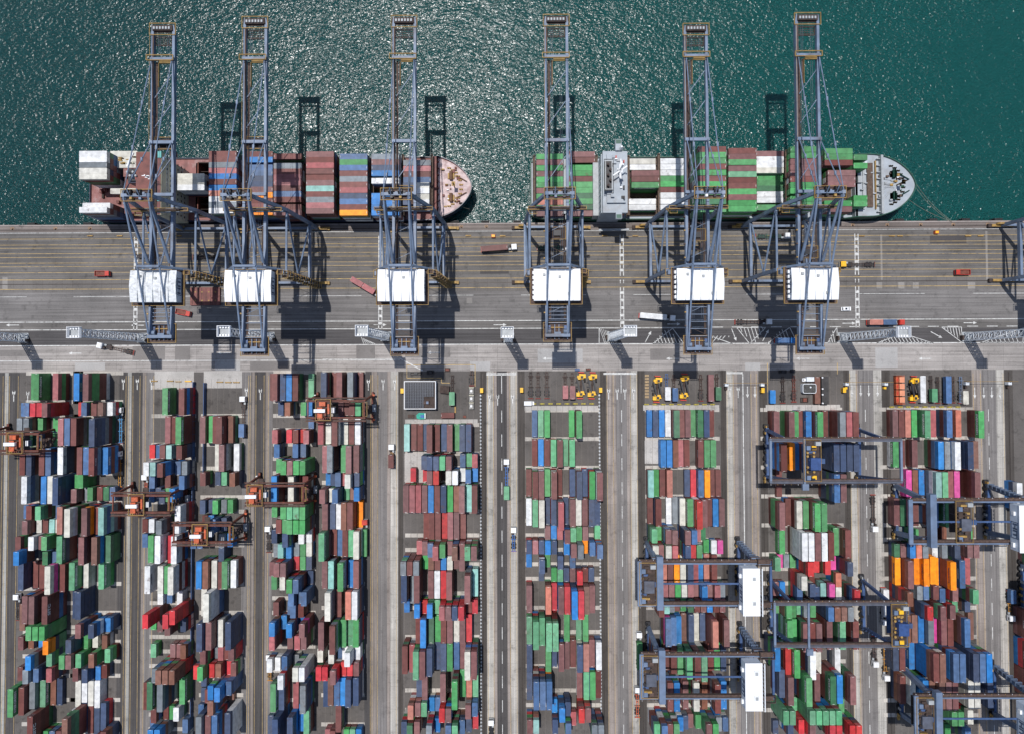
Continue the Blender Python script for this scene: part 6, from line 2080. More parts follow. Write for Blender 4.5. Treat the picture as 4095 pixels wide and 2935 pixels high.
# ---------------------------------------------------------------- rust-red rubber-tyred gantries
def rtg():
    t = thing('yard_gantry_crane', 'x', 'crane', group='rust-red gantry cranes over the stacks')
    for sy in (-1, 1):
        m = MB(); m.box(-12.9, 12.9, sy*3.7-.4, sy*3.7+.4, 17.4, 18.9, RUSTR)
        m.box(-13.2, 13.2, sy*4.9-.35, sy*4.9+.35, 18.1, 18.2, BROWN); m.box(-13.2, 13.2, sy*5.25-.05, sy*5.25+.05, 19.1, 19.2, RUSTR)
        for k in range(14): m.box(-13+k*2, -12.9+k*2, sy*5.25-.05, sy*5.25+.05, 18.2, 19.1, YEL)
        m.box(-12.8, 12.8, sy*3.7-.12, sy*3.7+.12, 18.9, 19.02, DKBR)
        m.build('main_girder', None, t)
        for sx in (-1, 1):
            m = MB(); m.beam((sx*12.4, sy*3.8, 17.6), (sx*12.7, sy*5.4, 2), .8, .9); m.build('leg', RUSTR, t)
            for k in (-1, 1):
                m = MB(); x = sx*12.7; y = sy*5.4+k*.95; m.tube((x-.3, y, .8), (x+.3, y, .8), .78, 14); m.build('wheel', TYRE, t)
            m = MB(); m.box(sx*12.7-.45, sx*12.7+.45, sy*5.4-1.5, sy*5.4+1.5, 1.3, 2.2); m.build('wheel_bogie', RUSTR, t)
    for sx in (-1, 1):
        m = MB(); m.box(sx*12.7-.35, sx*12.7+.35, -5.4, 5.4, 2.0, 2.9); m.build('sill_beam', RUSTR, t)
        m = MB(); m.box(sx*12.3-.25, sx*12.3+.25, -3.1, 3.1, 17.8, 18.4); m.build('end_tie', RUSTR, t)
    m = MB(); m.box(-3.2, 2.6, -3.0, 3.2, 19.0, 19.25, BROWN); m.rail(-3.4, 3.2, -4.6, 4.4, 19.2, YEL, .09)
    m.box(-1.6, 1.1, 1.6, 3.4, 19.3, 21.3, ORG); m.box(-2.6, -.4, -3.8, 1, 19.3, 20.3, ORG); m.box(.4, 1.4, -2.6, .6, 19.3, 21, RUSTR)
    m.tube((-1.8, -.9, 20.7), (1.0, -.9, 20.7), .7, 12, RUSTR); m.box(1.8, 2.6, -1.8, 2.4, 19.3, 20.3, ORG)
    for k in range(6): m.box(-2.4+k*.8, -2.1+k*.8, -4.2, -3.4, 19.3, 20.4, random.choice((YEL, BROWN, RUSTR)))
    tr = m.build('trolley', None, t)
    m = MB(); m.box(-3.6, 1.2, -1.1, .35, 21.0, 22.3); m.build('white_housing', WHT, tr)
    m = MB(); m.box(2.9, 4.2, -1.6, .8, 15.6, 17.8, GBLUE); m.box(3.0, 4.1, -1.5, .7, 17.8, 17.9, WHT); m.build('operator_cab', None, tr)
    m = MB(); m.box(-1.2, 1.2, -6, 6, 12.4, 12.8, DKBR)
    for a in (-1, 1):
        for b_ in (-1.6, 1.6): m.tube((a, b_, 12.8), (a, b_, 19), .05, 4, ROPE)
    m.build('spreader', None, t)
    m = MB()
    for k in range(9):
        z = 3+k*1.6; m.box(11.9-.12*k*.2, 13.4, -2.6+(k % 2)*2.6, -1.3+(k % 2)*2.6, z, z+.1, BROWN)
        m.beam((12.7, -2.4+(k % 2)*2.8, z), (12.7, .4-(k % 2)*2.8+.2, z+1.6), .7, .12, BROWN)
    m.rail(11.7, 13.5, -3, 3, 17, YEL, .07); m.build('stair', None, t)
    m = MB(); m.box(13.2, 14.6, -1.9, 1.4, 2.9, 5.4, GBLUE); m.box(13.3, 14.5, -1.8, 1.3, 5.4, 5.45, GRY); m.build('power_house', None, t)
    for sy in (-1, 1):
        m = MB(); m.box(-13.6, -12.9, sy*5.4-.5, sy*5.4+.5, 3, 4.1); m.build('electric_cabinet', WHT, t)
        m = MB(); m.box(12.9, 14.0, sy*5.6-.4, sy*5.6+.4, 2.9, 3.8); m.build('electric_cabinet', ORG, t)
    return t
RT = rtg()
rts = [((37+256)/2-2070, 1733, 1800, 0, 'rust-red gantry crane cut by the left picture edge, topmost on that side'),
       (0, 1975, 2052, (447, 679), 'rust-red gantry crane over the second group of stacks, left of two close neighbours'),
       (0, 2093, 2173, (693, 920), 'rust-red gantry crane lowest of the red ones, over the pale lined bays'),
       (0, 1940, 2012, (986, 1211), 'rust-red gantry crane above the block of stacked green containers'),
       (0, 1603, 1671, (1225, 1461), 'rust-red gantry crane nearest the quay, beside the roofed solar building')]
for k, (cx, ya_, yb_, xx, l_) in enumerate(rts):
    y = (p2w(1000, ya_, 18.5).y+p2w(1000, yb_, 18.5).y)/2
    x = cx/8.66 if not xx else (p2w(xx[0], ya_, 18.5).x+p2w(xx[1], ya_, 18.5).x)/2
    if k == 0: RT.location = (x, y, 0); RT['label'] = l_
    else:
        o = dup(RT, (x, y, 0), l_)
        for ch in o.children:
            if ch.name.startswith(('trolley', 'spreader')): ch.location.x = (0, -1, 0, -8, -5)[k]
for ch in RT.children:
    if ch.name.startswith(('trolley', 'spreader')): ch.location.x = 3.5
o = [c_ for c_ in C.objects]

# ---------------------------------------------------------------- big navy rail-mounted gantries
def rmg(house, trol, tl=0):
    t = thing('rail_gantry_crane', 'x', 'crane', group='navy rail gantry cranes over the right-hand stacks')
    GIRD = mat('dark_girder_steel', (.085, .095, .125), .6, var=.3, scale=.4, dirt=(.10, .07, .05))
    for sy in (-1, 1):
        m = MB(); m.box(-7.8, 47.6, sy*8.7-.9, sy*8.7+(-.3 if house else .35), 26.2, 28, GBLUE if house else GIRD)
        m.box(-7.8, 47.6, sy*8.7+(-.3 if house else .35), sy*8.7+.9, 26.2, 27.9, BROWN); m.box(-7.8, 47.6, sy*8.7-.15, sy*8.7+.05, 28, 28.15, DKBR)
        m.box(-7.8, 47.6, sy*9.9-.05, sy*9.9+.05, 28.2, 28.28, BROWN)
        for k in range(20): m.box(-7.6+k*2.85, -7.4+k*2.85, sy*9.9-.3, sy*9.9+.05, 27.9, 28.2, YEL if k % 2 else LGT)
        m.build('main_girder', None, t)
        for x, dx in ((0, 0), (41.6, 0)):
            m = MB(); m.beam((x, sy*10.6, 2.2), (x, sy*8.4, 26.4), 1.6 if house else 1.1, 2.0 if house else 1.3); m.build('leg', GBLUE if house else NAVY, t)
            if house: m = MB(); m.box(x-1.9, x+1.9, sy*8.7-1.5, sy*8.7+1.5, 23.4, 26.1, GBLUE); m.rail(x-2.2, x+2.2, sy*8.7-1.8, sy*8.7+1.8, 26.2, BROWN); m.build('leg_head', None, t)
    for x in (0, 41.6):
        m = MB(); m.box(x-.6, x+.6, -11.5, 11.5, 1.6, 3.2, NAVY); m.build('sill_beam', None, t)
        m = MB()
        for k in range(9):
            m.box(x-1.0, x+1.0, -12+k*2.9, -10+k*2.9, .5, 1.6, BLK); m.tube((x-1.2, -11+k*2.9, .7), (x+1.2, -11+k*2.9, .7), .6, 10, BLK)
            m.box(x-1.6+(k % 3)*.4, x-1.2+(k % 3)*.4, -11.6+k*2.9, -10.6+k*2.9, 1.6, 3.6, random.choice((YEL, BLK, BLK, GRY)))
        m.tube((x-1.3, -12.8, 1.5), (x-.7, -12.8, 1.5), .9, 12, YEL); m.build('bogie_row', None, t)
        m = MB()
        for k in range(8):
            z = 3.4+k*2.8; yy = 10.4-z*.085
            if x > 0 and house: m.box(x-1.0, x+1.5, yy+.3, yy+1.4, z, z+.12, DKBR); m.rail(x-1.1, x+1.6, yy+.2, yy+1.5, z, GBLUE, .07, .9)
            else: m.box(x-.9, x+.9, -yy-.9, -yy-.5, z, z+.1, NAVY)
        m.build('stair_tower', None, t)
    for x in (-7.4, 47.3):
        m = MB(); m.box(x-.45, x+.45, -9.1, 9.1, 27.0, 28.05); m.build('end_tie', BLUE if not house or x < 0 else NAVY, t)
    if house:
        m = MB(); m.box(-.9, 1.7, -10.2, 11.8, 28.2, 31.2); m.build('cross_portal', GBLUE, t)
        m = MB(); m.box(-8.6, -6.9, -9.3, 9.3, 28.1, 28.9); m.build('end_tie', GBLUE, t)
        m = MB(); m.box(1.7, 34.8, -.35, .35, 28.3, 28.7)
        for k in range(11): m.box(3+k*3, 3.2+k*3, -.6, -.35, 28.2, 28.6)
        m.build('festoon_beam', NAVY, t)
        m = MB(); m.box(33.8, 40.5, -11.4, 7.6, 28.2, 33.8, WALL); m.box(33.65, 40.7, -11.6, 7.8, 33.8, 34.0, WHT)
        m.box(33.0, 33.8, -10, -8.2, 29.6, 31, WHT); m.box(33.0, 33.8, 3.2, 4.8, 30, 31.6, WHT); hs = m.build('machinery_house', None, t)
        for yy in (3.6, -6.4):
            m = MB(); m.box(37.2, 39.2, yy-1.1, yy+1.1, 34, 34.5, WHT); m.box(37.6, 38.8, yy-.7, yy+.7, 34.5, 34.55, GRY); m.build('roof_vent', None, hs)
        m = MB(); lg = mat('dark_blue_lettering', (.06, .09, .16), .6)
        put_text(m, 'HIT', 3.4, Matrix.Translation((33.74, -3, 31)) @ MWt, lg, None, 1.1, .14)
        for z in (28.9, 32.8): m.box(33.7, 33.79, -6.2, .2, z, z+.3, lg)
        for yy in (-6.4, .2): m.box(33.7, 33.79, yy, yy+.25, 28.9, 33.1, lg)
        m.build('lettering', None, hs)
        m = MB()
        for k in range(12): m.box(41.3, 41.6, -11.4+k*1.6, -11.3+k*1.6, 31, 34.6)
        m.box(41.25, 41.65, -11.6, 7.8, 34.5, 34.65); m.build('house_rail', LGT, hs)
        for sy in (-1, 1):
            m = MB(); m.rail(41.5, 47.5, sy*9-1.4, sy*9+1.4, 28.4, DKBR, .12); m.box(42, 47, sy*9-.9, sy*9+.9, 28, 28.5, BROWN); m.build('end_platform', None, t)
    else:
        m = MB(); m.box(tl-1.4, tl-.6, -11.8, 9.1, 28.1, 28.9, BLUE); m.box(tl-2.2, tl+.4, -12.2, -9.6, 28.2, 29.6, BLUE); m.build('cross_tie', None, t)
    m = MB(); x = trol
    m.box(x-3.2, x+3.2, -8.2, 8.4, 28.15, 28.4, DKBR); m.rail(x-3.5, x+3.5, -8.6, 8.8, 28.4, YEL, .06)
    m.box(x-1.6, x+2.6, -3.6, 1.4, 28.4, 30 if house else 31.4, GIRD if house else mat('navy_housing', (.03, .07, .20), .5))
    for yy in (-2.6, -4.6, 1.9, 3.4):
        for xx in (-2.2, 0.4): m.tube((x+xx, yy, 29.2), (x+xx, yy, 29.7), .5, 12, YEL if not house else DKBR)
    for yy in (5.4, -7): m.box(x-2.6, x-1, yy-.9, yy+.9, 28.4, 29.8, GBLUE); m.box(x-.2, x+1.6, yy-.8, yy+.8, 28.4, 29.2, YBR if not house else BROWN)
    for k in range(10): m.box(x+random.uniform(-3, 2), x+random.uniform(-3, 2)+.8, -8+k*1.6, -7.2+k*1.6, 28.4, 29+random.random(), random.choice((BLK, YEL, NAVY, DKBR)))
    m.box(x+2.8, x+5.2, -1.2, .8, 26.0, 29.2, NAVY); tr = m.build('trolley', None, t)
    m = MB(); m.box(x+1, x+3.2, 6.4, 8, 28.4, 30.2); m.build('operator_cab', GRY, tr)
    m = MB(); m.box(x-1.2, x+1.2, -6.1, 6.1, 20.4, 20.9, DKBR if house else NAVY)
    for a in (-.9, .9):
        for b_ in (-2, 2): m.tube((x+a, b_, 20.9), (x+a, b_, 28.2), .06, 4, ROPE)
    m.build('spreader', None, t)
    return t
def yr(py, z=27.9): return p2w(2600, py, z).y
A1 = rmg(False, 9.6, 7.4); A1.location = (984/8.66, (yr(1759)+yr(1924))/2, 0); A1['label'] = 'navy rail gantry crane with yellow-dotted trolley over navy stacks, nearest the quay'
A2 = rmg(False, 44, 7.4); A2.location = (992/8.66, (yr(2412)+yr(2580))/2, 0); A2['label'] = 'navy rail gantry crane without white house, trolley at its right end'
Bm = rmg(True, -4.4); Bm.location = (506/8.66, (yr(2250)+yr(2412))/2, 0); Bm['label'] = 'blue rail gantry with white machinery house, upper of the two left of the navy ones'
for px, ya_, yb_, l_ in ((511, 2617, 2787, 'blue rail gantry with white machinery house, lower left one'),
                         (1496, 2784, 2952, 'blue rail gantry in the bottom right corner of the picture')):
    dup(Bm, (px/8.66, (yr(ya_)+yr(yb_))/2, 0), l_)
B2_ = rmg(True, 14.2); B2_.location = (1487/8.66, (yr(2006)+yr(2165))/2, 0); B2_['label'] = 'blue rail gantry at the right edge with lettered white house and open trolley'
dup(Bm, (1978/8.66, (p2w(4050, 2270, 2).y+p2w(4050, 2440, 2).y)/2, 0), 'rail gantry crane legs at the right picture edge beside the last stacks')

# ---------------------------------------------------------------- lattice light towers
def tower():
    t = thing('light_tower', 'x', 'light tower', group='tall lattice light towers along the road')
    m = MB(); hw = lambda z: 1.75-.35*z/50
    zs = [i*50/14 for i in range(15)]
    for a in (-1, 1):
        for b_ in (-1, 1): m.beam((a*hw(0), b_*hw(0), 0), (a*hw(50), b_*hw(50), 50), .3, .3)
    for i in range(14):
        z0, z1 = zs[i], zs[i+1]; w0, w1 = hw(z0), hw(z1)
        for a in (-1, 1):
            m.beam((a*w0, -w0, z0), (a*w1, w1, z1), .2); m.beam((-w0*(-1)**i, a*w0, z0), (w1*(-1)**i, a*w1, z1), .2)
            m.beam((a*w1, -w1, z1), (a*w1, w1, z1), .18); m.beam((-w1, a*w1, z1), (w1, a*w1, z1), .18)
    m.build('lattice_mast', LGT, t)
    m = MB(); m.box(-2.3, 2.3, -2, 2, 50, 50.15, GRY); m.rail(-2.4, 2.4, -2.1, 2.1, 50.1, WHT, .1); m.rail(-2.4, 2.4, -2.1, 2.1, 51.2, WHT, .08)
    for k in range(4): m.box(-2+k*1.1, -1.3+k*1.1, -1.9, -1.2, 50.2, 51, WHT); m.box(-2+k*1.1, -1.3+k*1.1, 1.2, 1.9, 50.2, 51, WHT)
    m.build('lamp_platform', None, t)
    m = MB(); m.box(-2.6, 2.4, -2.2, 2.2, 0.02, .4, GRY); m.box(-3.4, -2.6, -1.6, .6, .1, 2.2, DKBR); m.box(1.8, 3, -2, -.6, .1, 1.8, DKBR); m.build('base_cabinet', None, t)
    return t
TW = tower(); tl = ((571, 1352, 'left end beside the brown empty trailer'), (1078, 1348, 'behind the second blue crane'), (1544, 1346, 'left of the third blue crane'),
    (2035, 1352, 'seen almost from straight above near the centre'), (2450, 1347, 'beside the first white hatched marking'), (3372, 1350, 'below the coral and blue container lorry'), (3868, 1348, 'at the right edge of the road'), (95, 1352, 'cut by the left picture edge'))
for k, (px, py, l_) in enumerate(tl):
    p = p2w(px, py)
    if k == 0: TW.location = p; TW['label'] = 'white lattice light tower, '+l_
    else: dup(TW, p, 'white lattice light tower, '+l_)

# ---------------------------------------------------------------- lorries and trailers
def chassis_mb(m, x0, x1, mm, z=1.1):
    for y in (-.45, .45): m.box(x0, x1, y-.12, y+.12, z-.15, z+.15, mm)
    n_ = max(3, int((x1-x0)/1.6))
    for k in range(n_+1):
        x = x0+.1+(x1-x0-.3)*k/n_; w = 1.22 if k % 3 == 0 else .6
        m.box(x-.12, x+.12, -w, w, z+.151 if k % 3 == 0 else z-.1, z+.28 if k % 3 == 0 else z+.1, mm)
def lorry(px, py, ang, cab, chas, load, label, L=12.2, cat='lorry', rev=False, trailer_only=False, gooseneck=None):
    """tractor and container trailer heading along +x before rotation"""
    p = p2w(px, py); t = thing('container_lorry' if not trailer_only else 'container_trailer', label, cat, p, ang)
    if not trailer_only:
        x = L/2+.6
        m = MB(); m.box(x+1.2, x+3.5, -1.22, 1.22, .9, 3.1, cab); m.box(x+1.5, x+3.0, -1.05, 1.05, 3.1, 3.35, cab); m.box(x+3.5, x+3.62, -1.15, 1.15, .5, 1.3, GRY); m.build('cab', None, t)
        m = MB(); m.box(x+3.5, x+3.56, -1.05, 1.05, 1.7, 2.7); m.box(x+1.9, x+3.1, -1.25, -1.22, 1.9, 2.7); m.box(x+1.9, x+3.1, 1.22, 1.25, 1.9, 2.7); m.build('windscreen', GLASS, t)
        m = MB(); m.box(x-2.6, x+1.2, -.9, .9, .8, 1.15, BLK); m.box(x-.2, x+.8, -1.1, -.3, 1.0, 1.7, GRY); m.box(x+.2, x+1.0, .3, 1.1, 1.0, 2.1, DKBR); m.build('tractor_frame', None, t)
        for dx in (-1.4, 2.4):
            for s_ in (-1, 1):
                m = MB(); m.tube((x+dx, s_*.85, .5), (x+dx, s_*1.2, .5), .5, 12); m.build('wheel', TYRE, t)
    m = MB(); chassis_mb(m, -L/2, L/2+(-.2 if trailer_only else .5), chas)
    m.box(-L/2-.2, -L/2, -1.2, 1.2, .7, 1.1, REDP); m.box(-L/2+1, -L/2+4.4, -.9, .9, .7, .95, BLK); m.build('trailer_frame', None, t)
    for k in range(2):
        for s_ in (-1, 1):
            m = MB(); m.tube((-L/2+1.6+k*1.4, s_*.8, .48), (-L/2+1.6+k*1.4, s_*1.2, .48), .48, 12); m.build('wheel', TYRE, t)
    if trailer_only:
        m = MB(); m.box(L/2-3, L/2-2.6, -.8, .8, .1, .9); m.build('landing_leg', DKBR, t)
    R = Matrix.Rotation(ang, 3, 'Z')
    for (cx, s, ci, l2) in load:
        mb = MB(); container(mb, 0, 0, 0, s, ci, 'x', h=2.6, rnd=rnd); o = mb.build('shipping_container', PAINT)
        w = p+R @ Vector((cx, 0, 0)); o.location = (w.x, w.y, 1.4); o.rotation_euler = (0, 0, ang); tag(o, l2, 'container', 'containers on lorries and trailers')
    return t
D = math.radians
CAB = WHT
lorry(1978, 998, D(4), CAB, BLK, [(0, 4, 'r', 'maroon container on the lorry crossing the quay apron near the centre')], 'white-cab lorry crossing the apron with a maroon container')
lorry(2607, 1268, D(-5), CAB, REDP, [(0, 4, 'w', 'white container on the lorry below the fifth blue crane')], 'white-cab lorry with white container on the lower road')
lorry(2990, 1289, D(0), CAB, BROWN, [], 'white-cab lorry with empty brown trailer, beside the sixth blue crane')
lorry(3515, 1291, D(0), REDP, BLK, [(-3.1, 2, 'c', 'coral short container on the red-cab lorry'), (3.1, 2, 'B', 'blue short container on the red-cab lorry')], 'red-cab lorry carrying a coral and a blue container')
lorry(3148, 1364, D(0), BLK, BLK, [(-3.1, 2, 'B', 'rear blue container on the lorry beneath the sixth blue crane'), (3.1, 2, 'b', 'front blue container on the lorry beneath the sixth blue crane')], 'lorry with two blue containers on the hatched road')
lorry(487, 1400, D(167), CAB, BROWN, [], 'white-cab lorry with empty brown trailer turning left, bottom left of the apron')
lorry(3068, 948, D(0), CAB, HULLG, [], 'white-cab lorry with green trailer under the sixth blue crane', L=11)
lorry(2196, 994, D(0), CAB, HULLG, [], 'white-cab lorry with green trailer under the fourth blue crane', L=11)
lorry(3440, 1060, D(180), YBR, DKBR, [], 'yellow flatbed carrier parked on the apron right of the sixth crane', L=12)
lorry(1457, 1146, D(-31), BLK, REDP, [(-3.2, 2, 'p', 'rear pink container on the slanting lorry by the third crane'), (3.1, 2, 'p', 'front pink container on the slanting lorry by the third crane')], 'lorry slanting toward the third crane house with two pink containers')
lorry(600, 1027, D(0), DKBR, DKBR, [], 'dark empty trailer under the leftmost blue crane', trailer_only=True, cat='trailer'); lorry(828, 1030, D(0), DKBR, DKBR, [], 'dark empty trailer under the second blue crane', trailer_only=True, cat='trailer')
up, dn = D(90), D(-90)
SKY = mat('sky_blue_chassis', (.06, .25, .48), .5, var=.2); MBL = mat('royal_blue_chassis', (.03, .12, .36), .5, var=.2); OCH = mat('ochre_chassis', (.42, .20, .03), .6, var=.3)
def yl(px, py_mid, chas, load, label, cab=CAB, L=12.2, ang=up): return lorry(px, py_mid, ang, cab, chas, load, label, L=L)
yl(488, 1716, SKY, [], 'white-cab lorry with empty sky-blue trailer beside the first blocks')
yl(484, 1890, OCH, [], 'white-cab lorry with empty ochre trailer beside the first blocks')
yl(978, 1680, BROWN, [(-4.4, 2, 'B', 'blue short container on the trailer in the third aisle')], 'white-cab lorry with a blue short container at the rear, third aisle', L=14)
yl(1569, 1838, OCH, [(-.2, 2, 'r', 'maroon short container on the lorry left of the solar building block')], 'white-cab lorry with a maroon short container, below the solar building', L=6.4)
yl(1463, 2162, DKBR, [(0, 4, 'g', 'green container on the red-cab lorry beside the sixth block')], 'red-cab lorry with a long green container', cab=REDP)
yl(2026, 1930, MBL, [(-4, 2, 'G', 'green short container on the blue trailer in the central aisle')], 'white-cab lorry with blue trailer and green short container', L=14)
yl(2054, 2170, MBL, [], 'white-cab lorry with short empty blue trailer in the central aisle', L=7)
yl(3487, 2030, BROWN, [], 'white-cab lorry with empty brown trailer heading away from the quay', ang=dn)
yl(3490, 2580, BROWN, [], 'white-cab lorry with dark trailer right of the seventh aisle gantry', ang=dn, L=9)
yl(3534, 2628, OCH, [], 'white-cab lorry with ochre trailer under the navy gantry end', ang=dn, L=10.5)
yl(2553, 2610, HULLG, [(0, 4, 'g', 'long green container on the white-cab lorry by the blue gantry leg')], 'white-cab lorry with a long green container beside the blue gantry leg')
yl(2547, 2818, ORG, [], 'white-cab lorry with empty orange trailer, bottom aisle', L=10)
yl(1965, 2930, BLK, [], 'white-cab lorry at the bottom picture edge, central aisle', L=6)
yl(4030, 2398, OCH, [(-2.6, 2, 'B', 'blue short container on the lorry in the right-hand aisle')], 'white-cab lorry with ochre trailer in the right-hand aisle', ang=dn, L=9)
yl(589, 1965, ORG, [], 'white-cab lorry half hidden by the second red gantry', L=8)
yl(1083, 2680, OCH, [], 'white-cab lorry beside the white stacked containers', L=8)
yl(80, 2440, DKBR, [], 'white-cab lorry at the left edge between stacks', L=8)
yl(1078, 2170, DKBR, [], 'white-cab lorry below the stacked green containers', L=8)
yl(3527, 2400, DKBR, [(0, 4, 'w', 'white container on the lorry under the navy gantry')], 'lorry with a white container under the navy gantry', ang=dn)
# small lorries, car
def tipper(px, py, ang, label):
    t = thing('small_lorry', label, 'lorry', p2w(px, py), ang)
    m = MB(); m.box(-3.2, 1.6, -1.15, 1.15, .9, 1.1, REDP)
    for s_ in (-1, 1): m.box(-3.2, 1.6, s_*1.15-.07, s_*1.15+.07, 1.1, 2.0, REDP)
    m.box(-3.3, -3.2, -1.15, 1.15, 1.1, 2, REDP); m.box(-3, 1.4, -.9, .9, 1.1, 1.5, RUSTR); m.build('load_bed', None, t)
    m = MB(); m.box(1.8, 3.6, -1.1, 1.1, .6, 2.6, REDP); m.build('cab', None, t)
    m = MB(); m.box(3.6, 3.65, -.95, .95, 1.5, 2.3); m.build('windscreen', GLASS, t)
    for x in (-2, 2.6):
        for s_ in (-1, 1): m = MB(); m.tube((x, s_*.8, .45), (x, s_*1.1, .45), .45, 12); m.build('wheel', TYRE, t)
tipper(416, 1097, 0, 'small rust-red open lorry parked on the apron left of the cranes'); tipper(3842, 1092, D(180), 'small red open lorry parked on the apron at the right')
tipper(738, 1252, D(-12), 'small dark-red lorry beside the maroon hatch cover')
t = thing('car', 'white car on the road right of the sixth blue crane', 'car', p2w(3380, 1237), D(2))
m = MB(); m.box(-2.2, 2.2, -.88, .88, .35, .95); m.prism([(-1.5, -.75), (1.0, -.75), (1.0, .75), (-1.5, .75)], .95, 1.45); m.box(-2.2, -2.25, -.5, .5, .5, .7); m.build('body', WHT, t)
m = MB(); m.box(1.0, 1.35, -.7, .7, .95, 1.3); m.box(-1.85, -1.5, -.68, .68, .95, 1.3); m.box(-.6, .3, -.45, .45, 1.45, 1.47); m.build('windscreen', GLASS, t)
for x in (-1.4, 1.4):
    for s_ in (-1, 1): m = MB(); m.tube((x, s_*.7, .33), (x, s_*.9, .33), .33, 12); m.build('wheel', TYRE, t)
# hatch cover on the apron
a = p2w(761, 1151, 1); c2 = p2w(879, 1222, 1); m = MB(); m.box(a.x, c2.x, c2.y, a.y, .1, 1.1, HATCH)
for i in range(4):
    for j in range(2): x = a.x+2.4+i*(c2.x-a.x-4.4)/3; y = c2.y+2.2+j*4; m.tube((x, y, 1.1), (x, y, 1.16), .35, 10, YEL)
for k in range(6): m.box(a.x+1+k*2.1, a.x+1.15+k*2.1, c2.y+.3, a.y-.3, 1.1, 1.14, DKBR)
tag(m.build('hatch_cover', None), 'large maroon ship hatch cover lying on the apron between the first two cranes', 'hatch cover')
rr = random.Random(5)
for k, px in enumerate((362, 480, 716, 1180, 1700, 1760, 1873, 1973, 2010, 2418, 2540, 3445, 3566, 3598, 3870, 3920)):
    p = p2w(px, 945 if k != 6 else 944); m = MB(); big = px in (1973, 3740); m.box(p.x-(.7 if big else 1.3), p.x+(.7 if big else 1.3), p.y-.25, p.y+.25, .05, .5, YEL); m.box(p.x-1.0, p.x+1.0, p.y-.4, p.y-.25, .05, .25, DKBR)
    tag(m.build('lashing_bin', None), f'low ochre lashing bin on the quay edge, {ORD[k+1]} from the left', 'bin', 'lashing bins on the quay')
for px in (3740, 1973):
    p = p2w(px, 930 if px == 3740 else 945); m = MB(); m.box(p.x-.9, p.x+.9, p.y-.9, p.y+.5, .05, 1.5, ORG); m.box(p.x-.7, p.x+.7, p.y-.7, p.y+.3, 1.5, 1.6, YBR)
    tag(m.build('lashing_cage', None), 'orange cage box on the quay edge, '+('right of the moored ships' if px == 3740 else 'between the two ships'), 'cage')

# ---------------------------------------------------------------- service yards
def trailer(px, py, chas, label, load=(), L=12.2, ang=up): return lorry(px, py, ang, WHT, chas, list(load), label, L=L, cat='trailer', trailer_only=True)
trailer(2122, 1538, DKBR, 'rusty empty trailer, first of three beside the solar building aisle'); trailer(2151, 1538, BROWN, 'rusty empty trailer, second of three right of the central aisle'); trailer(2186, 1538, BROWN, 'rusty empty trailer, third of three right of the central aisle')
trailer(2259, 1540, BROWN, 'trailer holding the pinkish red short container', [(-3, 2, 'p', 'pinkish red short container on a parked trailer, fifth block end')]); trailer(2287, 1541, BROWN, 'trailer holding the mauve short container', [(-3, 2, 'm', 'mauve short container on a parked trailer, fifth block end')])
trailer(2664, 1545, NAVY, 'trailer holding the white short container', [(-3.1, 2, 'w', 'white short container on a parked trailer, sixth block end')]); trailer(2693, 1549, BROWN, 'trailer holding the blue short container', [(-3.1, 2, 'B', 'blue short container on a parked trailer, sixth block end')])
trailer(2800, 1548, BROWN, 'empty rusty trailer left of the long mauve container'); trailer(2835, 1550, BROWN, 'trailer under the long mauve container', [(0, 4, 'm', 'long mauve container on a parked trailer, sixth block end')])
trailer(2864, 1545, BROWN, 'trailer holding the dark green short container', [(-3.1, 2, 'd', 'dark green short container on a parked trailer, sixth block end')])
trailer(3127, 1556, DKBR, 'empty brown trailer right of the royal blue container'); trailer(3171, 1552, RUSTR, 'empty orange-red trailer left of the tank')
trailer(3718, 1552, DKBR, 'trailer under the pale green short container', [(-3.1, 2, 'G', 'pale green short container on a parked trailer, eighth block end')])
trailer(3774, 1557, BLK, 'trailer under the long blue container', [(0, 4, 'B', 'long blue container on a parked trailer, eighth block end')])
trailer(3745, 1557, DKBR, 'brown flat trailer left of the long blue container'); trailer(3806, 1555, BROWN, 'brown flat trailer right of the long blue container'); trailer(3836, 1556, GBLUE, 'grey-blue frame trailer beside the beige container')
trailer(1810, 1558, DKBR, 'trailer holding the green short container by the solar building', [(-3.9, 2, 'G', 'green short container on a parked trailer by the solar building')], L=14)
trailer(1887, 1510, BROWN, 'short rusty trailer above the generator sets', L=7)
for px, py, s, ci, l_, ang in ((3091, 1586, 2, 'b', 'royal blue short container standing alone at the seventh block end', 'y'), (3691, 1556, 4, 'w', 'long white container standing at the eighth block end', 'y'),
        (3863, 1589, 2, 'W', 'beige short container at the right of the eighth block end', 'y'), (1790, 1660, 2, 'r', 'maroon short container lying crosswise below the solar building yard', 'x'),
        (3269, 1560, 4, 'u', 'long dark brown container right of the tank', 'y')):
    mb = MB(); p = p2w(px, py, 2.6); container(mb, 0, 0, .03, s, ci, ang, rnd=rnd); o = mb.build('shipping_container', PAINT); o.location = (p.x, p.y, 0); tag(o, l_, 'container', 'containers standing in the service yards')
